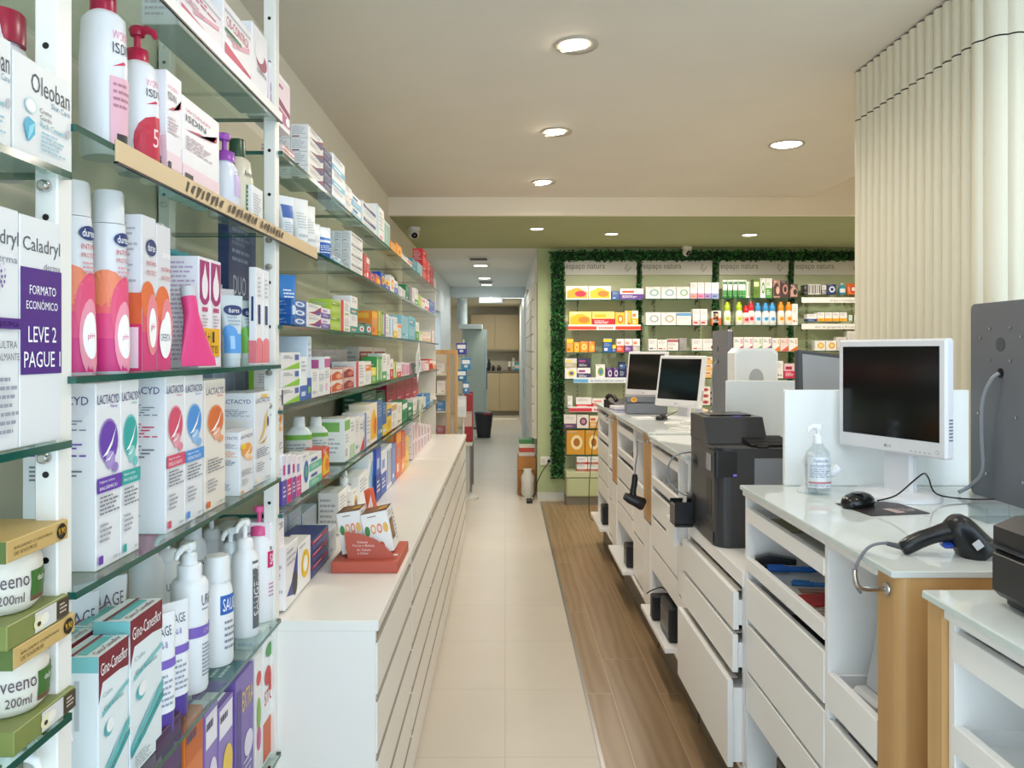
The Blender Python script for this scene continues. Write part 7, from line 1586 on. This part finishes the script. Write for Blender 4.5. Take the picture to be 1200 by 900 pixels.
flat('glue_tape', 'dark tape dispenser in the open shelf beside the office printer', 'tape dispenser', (.85, 3.58, T2), (.1, .09, .05), '2a2c30', .3)
flat('wood_tray', 'small brown box in the open shelf of the hanging scanner counter', 'box', (.86, 4.88, T2), (.12, .1, .045), 'a8663c', .1)
# entrance counter contents
t = root('computer_mouse', 'black mouse in the top tray of the entrance counter', 'computer mouse', (.86, 1.13, 1.0426), .3)
a = MB(); a.loft([(0, .03, .05), (.008, .034, .056), (.02, .031, .05), (.03, .022, .036)], BLACK, 20, 2.3); a.obj('mouse_body', t)
a = MB(); a.tube(smooth([(.02, .0, .015), (.05, .02, .02), (.1, .05, .012), (.16, .06, .01)]), .0025, BLACK, 6); a.obj('cable', t)
t = root('power_cable', 'black looped cable hanging inside the entrance counter', 'cable', (0, 0, 0))
a = MB(); a.tube(smooth([(.9, 1.14, 1.026), (.845, 1.15, .99), (.83, 1.14, .95), (.86, 1.12, .905), (.93, 1.1, .892), (1.0, 1.12, .891)]), .004, BLACK, 8); a.obj('looped_cable', t)
# cable along the far counters to the floor
t = root('power_cable', 'thin black cable looping from the farthest counter to the wood floor', 'cable', (0, 0, 0))
a = MB(); a.tube(smooth([(.76, 6.41, 1.0), (.74, 6.6, .8), (.74, 6.9, .4), (.76, 7.1, .1), (.79, 7.2, .012), (.84, 7.1, .010), (.95, 6.8, .012)]), .0035, BLACK, 6); a.obj('floor_cable', t)
# ================================================================== corridor and kitchen beyond
CAB = mat('b6a582', .4)
def C_(px, y): return XY(px, y)
# kitchen units at the end wall
yk = 19.0
x0, x1 = XY(563, yk), .335
t = root('kitchen_base_unit', 'beige kitchen base unit at the end of the corridor', 'cabinet', ((x0+x1)/2, 19.27, 0)); w = x1-x0
zc = ZP(434.5, yk)
a = MB(); a.box(-w/2, w/2, -.25, .3, .1, zc-.04, CAB); a.box(-w/2, w/2, -.2, .3, 0, .1, mat('8a8272', .5)); a.obj('carcass', t)
for q in (-.5, 0): a = MB(); a.box(q*w+.01, (q+.5)*w-.01, -.272, -.252, .12, zc-.06, CAB, .002); a.obj('door', t)
a = MB(); a.box(-w/2, w/2, -.29, .3, zc-.038, zc, mat('6d675c', .3), .002); a.obj('worktop', t)
zu0, zu1 = ZP(410, yk), ZP(368, yk)
t = root('kitchen_wall_unit', 'beige kitchen wall cabinet with two doors at the corridor end', 'cabinet', ((x0+x1)/2-.12, 19.4, zu0)); w2 = w+.24
a = MB(); a.box(-w2/2, w2/2, -.15, .19, 0, zu1-zu0, CAB); a.obj('carcass', t)
for q in (-.5, .0): a = MB(); a.box(q*w2+.008, (q+.5)*w2-.008, -.172, -.152, .008, zu1-zu0-.008, CAB, .002); a.obj('door', t)
a = MB(); a.box(-w2/2, w2/2, -.17, -.15, -.03, -.002, mat('8d8470', .5)); a.obj('light_rail', t)
# small things on the kitchen worktop
def kit(px0, px1, ytop, name, label, cat, col, y=19.15, round_=False):
    xa, xb = XY(px0, y), XY(px1, y); h = ZP(ytop, y)-zc; m = MB()
    if round_:
        r = (xb-xa)/2; m.lathe([(r*.8, 0), (r, h*.1), (r, h*.6), (r*.6, h*.8), (r*.55, h)], mat(col, .3), 16)
        m.tube([(r*.9, 0, h*.2), (r*1.5, 0, h*.4), (r*.8, 0, h*.7)], r*.12, mat(col, .3), 8)
    else: m.box(-(xb-xa)/2, (xb-xa)/2, -.08, .08, 0, h, mat(col, .4), .01); m.box(-(xb-xa)/2*.8, (xb-xa)/2*.8, -.083, -.08, h*.3, h*.7, mat('d8d4c8', .5))
    tag(m.obj(name, None, ((xa+xb)/2, y, zc+.0006)), label, cat)
kit(571, 575, 421, 'coffee_pot', 'dark coffee pot on the kitchen worktop by the fridge', 'pot', '1c1c1e', round_=True)
kit(576, 580, 428, 'coffee_cup', 'dark cup on the kitchen worktop beside the coffee pot', 'cup', '2a2a2c', round_=True)
kit(582, 587, 428, 'kettle', 'low dark kettle on the kitchen worktop', 'kettle', '3a3a3c', round_=True)
kit(595, 599, 419, 'coffee_tin', 'tall brown tin on the kitchen worktop', 'tin', '6a5a4c')
kit(600, 603, 419, 'coffee_tin', 'tall grey tin on the kitchen worktop beside the brown one', 'tin', 'a8a49c')
kit(602.5, 612, 425, 'snack_box', 'turquoise box on the kitchen worktop', 'box', '3a94a8')
# fridge, bin, side units
yf = 15.6
xa, xb = XY(557, yf), XY(569.5, yf)
t = root('fridge', 'tall pale blue grey fridge in the corridor', 'fridge', (-.62, yf+.35, 0))
a = MB(); hf = ZP(386, yf)
a.box(-.24, .22, -.3, .35, .03, hf, mat('a9b0a2', .4), .008); a.obj('body', t)
a = MB(); a.box(.222, .245, -.3, .34, .05, hf*.36, mat('a9bcc8', .3, .1), .006); a.obj('door', t)
a = MB(); a.box(.222, .245, -.3, .34, hf*.365, hf-.01, mat('a9bcc8', .3, .1), .006); a.obj('door', t)
a = MB(); a.box(.246, .262, -.27, -.25, hf*.4, hf*.62, mat('4a5258', .3, .5), .004); a.obj('handle', t)
yb_ = 14.2
t = root('waste_bin', 'black waste bin with red trimmed lid in the corridor', 'bin', (XY(567, yb_), yb_, 0))
a = MB(); a.loft([(0, .12, .13), (.42, .165, .16)], mat('1b1b1d', .45), 24, 4); a.obj('bin_body', t)
a = MB(); a.loft([(.42, .172, .166), (.445, .172, .166), (.46, .13, .12)], mat('27262a', .4), 24, 4); a.obj('lid', t)
a = MB(); a.box(.0, .13, -.168, -.16, .42, .445, mat('b0282c', .4)); a.obj('red_trim', t)
t = root('air_duct', 'white pipe box rising above the corridor fridge', 'duct', (-.75, 15.5, hf+.001))
a = MB(); a.box(-.16, .3, -.2, .2, 0, .09, mat('d5dad6', .5), .004); a.obj('box_cover', t)
a = MB(); a.loft([(.09, .1, .1), (ZLOW-hf-.01, .1, .1)], mat('cfd6d2', .5), 20, 2, -.1, 0); a.obj('riser_pipe', t)
a = MB(); a.box(XL+.01, -.36, 13.2, 13.22, 2.2, 2.4, mat('ccd4d4', .6)); 
# white coat rail / door frames on the corridor's right side
a = MB(); a.box(.30, .34, 11.1, 11.2, 0, 2.35, mat('dfe2dc', .5)); a.box(.30, .34, 13.3, 13.4, 0, 2.35, mat('dfe2dc', .5)); a.box(.30, .34, 11.1, 13.4, 2.35, 2.43, mat('dfe2dc', .5)); struct(a.obj('trim_3'))
t = root('sliding_door', 'tall grey white door leaf standing along the corridor side', 'door', (.285, 12.1, 0))
a = MB(); a.box(-.012, .012, -.7, .7, .02, 2.3, mat('c9d0d2', .3), .004); a.obj('door_leaf', t)
a = MB(); a.box(-.016, -.012, -.66, -.63, .9, 1.3, mat('7a8084', .3, .6)); a.obj('handle', t)
# white slatted cupboard beside the opening
t = root('slatted_cupboard', 'white cupboard of horizontal slats at the corridor mouth', 'cupboard', (.325, 9.7, 0))
y_ = 9.7
a = MB()
zlo, zhi = .62, 2.29
a.box(-.02, .012, -1.3, 1.3, zlo, zhi, mat('dedcd0', .5)); a.obj('carcass', t)
s = MB(); n = 9
for i in range(n): s.box(-.04, -.02, -1.3, 1.3, zlo+(zhi-zlo)/n*i+.006, zlo+(zhi-zlo)/n*(i+1)-.006, mat('e4e2d8', .45), .003)
s.obj('slats', t)
# stacked crates and a bag under it
t = root('kraft_crate', 'brown cardboard crate on the corridor floor, lower one', 'crate', (.235, 8.62, 0)); a = MB()
a.box(-.1, .095, -.14, .14, 0, .26, mat('a9733c', .7), .003); a.obj('carton', t); a = MB(); a.box(-.101, .096, -.03, .03, .05, .262, mat('c9a468', .4)); a.obj('tape', t)
t = root('kraft_crate', 'brown cardboard crate stacked on the lower corridor crate', 'crate', (.235, 8.62, .2632)); a = MB()
a.box(-.1, .095, -.14, .14, 0, .15, mat('b98248', .7), .003); a.obj('carton', t); a = MB(); a.box(-.101, .096, -.03, .03, .02, .152, mat('c9a468', .4)); a.obj('tape', t)
for i, (c, l) in enumerate((('d8d4cc', 'white folder pile lying on the corridor crates'), ('c8503c', 'red folder lying above the white folder pile'), ('e6e2d4', 'cream folder on top of the red folder'), ('4a8a50', 'green box topping the folders at the corridor mouth'))):
    flat('folder', l, 'folder', (.235, 8.62, .4142+i*.046), (.17, .24, .045), c)
t = root('plastic_bag', 'white plastic bag slumped before the corridor crates', 'bag', (.24, 8.40, 0))
a = MB(); a.loft([(0, .05, .04), (.03, .07, .05), (.14, .068, .048), (.21, .072, .04), (.27, .04, .02), (.3, .055, .012)], mat('d9d9d4', .35), 20, 2); a.obj('bag_body', t)
# dark blue side doorway frame is in the wall; product gondola at the end of the shelving
yg = 7.25
gx0, gx1 = -.92, XY(537, yg)
t = root('gondola_shelf', 'beech framed free-standing shelf at the end of the long shelving', 'shelving', (0, yg, 0))
zt = ZP(410, yg)
a = MB()
for x in (gx1-.035, gx1-.105): a.box(x, x+.03, -.02, .02, 0, zt, BEECH, .002)
a.box(gx0, gx0+.03, -.02, .02, 0, zt, BEECH, .002); a.box(gx0, gx1-.005, -.022, .022, zt-.04, zt, BEECH, .002); a.obj('beech_frame', t)
a = MB()
GZ = [.75, 1.0, 1.16, 1.34]
for z in GZ: a.box(gx0+.03, gx1-.11, -.02, .2, z-.012, z, mat('d9d3c4', .45))
a.obj('shelf_boards', t)
a = MB(); a.box(gx0+.03, gx1-.11, .2, .21, .3, zt, mat('cfc9ba', .5)); a.obj('back_board', t)
gi = [('a8606c', 'wine red'), ('e6e0d8', 'white'), ('3f7fb8', 'blue'), ('dfb98a', 'tan'), ('e9e4da', 'cream')]
for k, z in enumerate(GZ):
    for i in range(3):
        xx = gx1 - .16 - i*.085
        c, n_ = gi[(k*2+i) % 5]
        o = carton(.075, .07, [.11, .09, .12, .1][(k+i) % 4], c, style(['plain', 'foot', 'band'][i], 'f0ece6', 'c0a890')).obj('gondola_box', None, (xx, yg+.03, z+.0006))
        tag(o, f'{n_} box on {["lowest", "second", "third", "top"][k]} board of beech shelf, {["outermost", "middle", "innermost"][i]}', 'box', 'boxes on the beech framed shelf')
# revolving stand with blue packs behind it
ys = 8.3
t = root('pack_stand', 'slim white wire stand with hanging packs behind the beech shelf', 'display stand', (XY(543, ys), ys, 0))
a = MB(); a.lathe([(.012, 0), (.012, ZP(398, ys))], mat('d5d5d0', .4), 12); a.lathe([(.16, 0), (.16, .02)], mat('cfcfca', .4), 20); a.obj('pole', t)
a = MB()
for z in (.9, 1.1, 1.3, 1.5): a.tube([(-.1, 0, z), (.1, 0, z)], .004, STEEL, 6)
a.obj('wire_arms', t)
for i, (z, c, w_) in enumerate(((1.52, '3a3f9c', .11), (1.36, '2f86b8', .1), (1.24, '2a6fa0', .11), (1.11, '3a78b0', .07), (.86, 'd6dde2', .1))):
    x = t.location.x + .03*(1 if i % 2 else -.6)
    h_ = .12 if i < 4 else .22
    m = carton(w_, .04, h_, c, {'F': [('r', .1, .5, .9, .85, 'e6ecf0'), ('e', .5, .3, .2, .12, 'c9dbe6')], 'S': [], 'E': [('r', .1, .3, .9, .8, 'dfe8ee')]})
    tag(m.obj('hanging_pack', None, (x, ys-.03, z)), ['violet blue', 'bright blue', 'deep blue', 'small blue', 'large white'][i] + ' pack hanging on the slim wire stand', 'pack')
o = carton(.1, .12, .55, '9c2a30', {'F': [('r', .1, .3, .9, .6, 'c9b0a8')], 'S': []}).obj('poster_box', None, (XY(549, ys+.4), ys+.4, .56)); tag(o, 'tall dark red box standing on the white side table', 'box')
# white side table with steel leg
yt = 8.9
t = root('side_table', 'small white side table on steel legs beside the beech shelf', 'table', (XY(544, yt), yt, 0))
a = MB(); a.box(-.2, .1, -.25, .3, .51, .555, mat('dedcd0', .4), .004); a.obj('tabletop', t)
for q in ((.085, -.23), (.085, .28), (-.18, -.23), (-.18, .28)):
    a = MB(); a.lathe([(.012, 0), (.012, .51)], STEEL, 12, q[0], q[1]); a.obj('leg', t)
# shelves of goods on the left wall past the doorway
for i, (z, c) in enumerate(((1.62, 'd9d4c8'), (1.45, 'cfc8b8'))):
    pass
# floor mat by the kitchen
a = MB(); a.prism([(-.45, -.25), (.4, -.25), (.4, .3), (-.45, .3)], 'z', 0, .012, mat('d6d2c4', .8)); tag(a.obj('door_mat', None, (-.12, 17.9, 0.0006)), 'pale mat on the corridor floor before the kitchen unit', 'mat')

# ================================================================== daylight, camera, view
wd = bpy.data.worlds.new('daylight'); SC.world = wd; wd.use_nodes = True
bg = wd.node_tree.nodes['Background']; bg.inputs[0].default_value = (.64, .82, 1.0, 1); bg.inputs[1].default_value = WORLD_STRENGTH
cam = bpy.data.cameras.new('camera'); cam.sensor_fit = 'HORIZONTAL'; cam.sensor_width = 36.0; cam.lens = F/1200*36
cam.shift_x = (600-CX)/1200; cam.shift_y = -(450-CY)/1200; cam.clip_start = .02; cam.clip_end = 100
co = bpy.data.objects.new('camera', cam); COL.objects.link(co); co.location = (0, 0, H); co.rotation_euler = (PI/2, 0, 0)
SC.camera = co
vs = SC.view_settings; vs.view_transform = 'Standard'; vs.look = 'None'; vs.exposure = EXPOSURE; vs.gamma = 1; vs.use_curve_mapping = False
cy = SC.cycles; cy.use_denoising = True; cy.max_bounces = 10; cy.diffuse_bounces = 5; cy.glossy_bounces = 4; cy.transmission_bounces = 6; cy.transparent_max_bounces = 16
cy.sample_clamp_indirect = 6; cy.caustics_reflective = False; cy.caustics_refractive = False
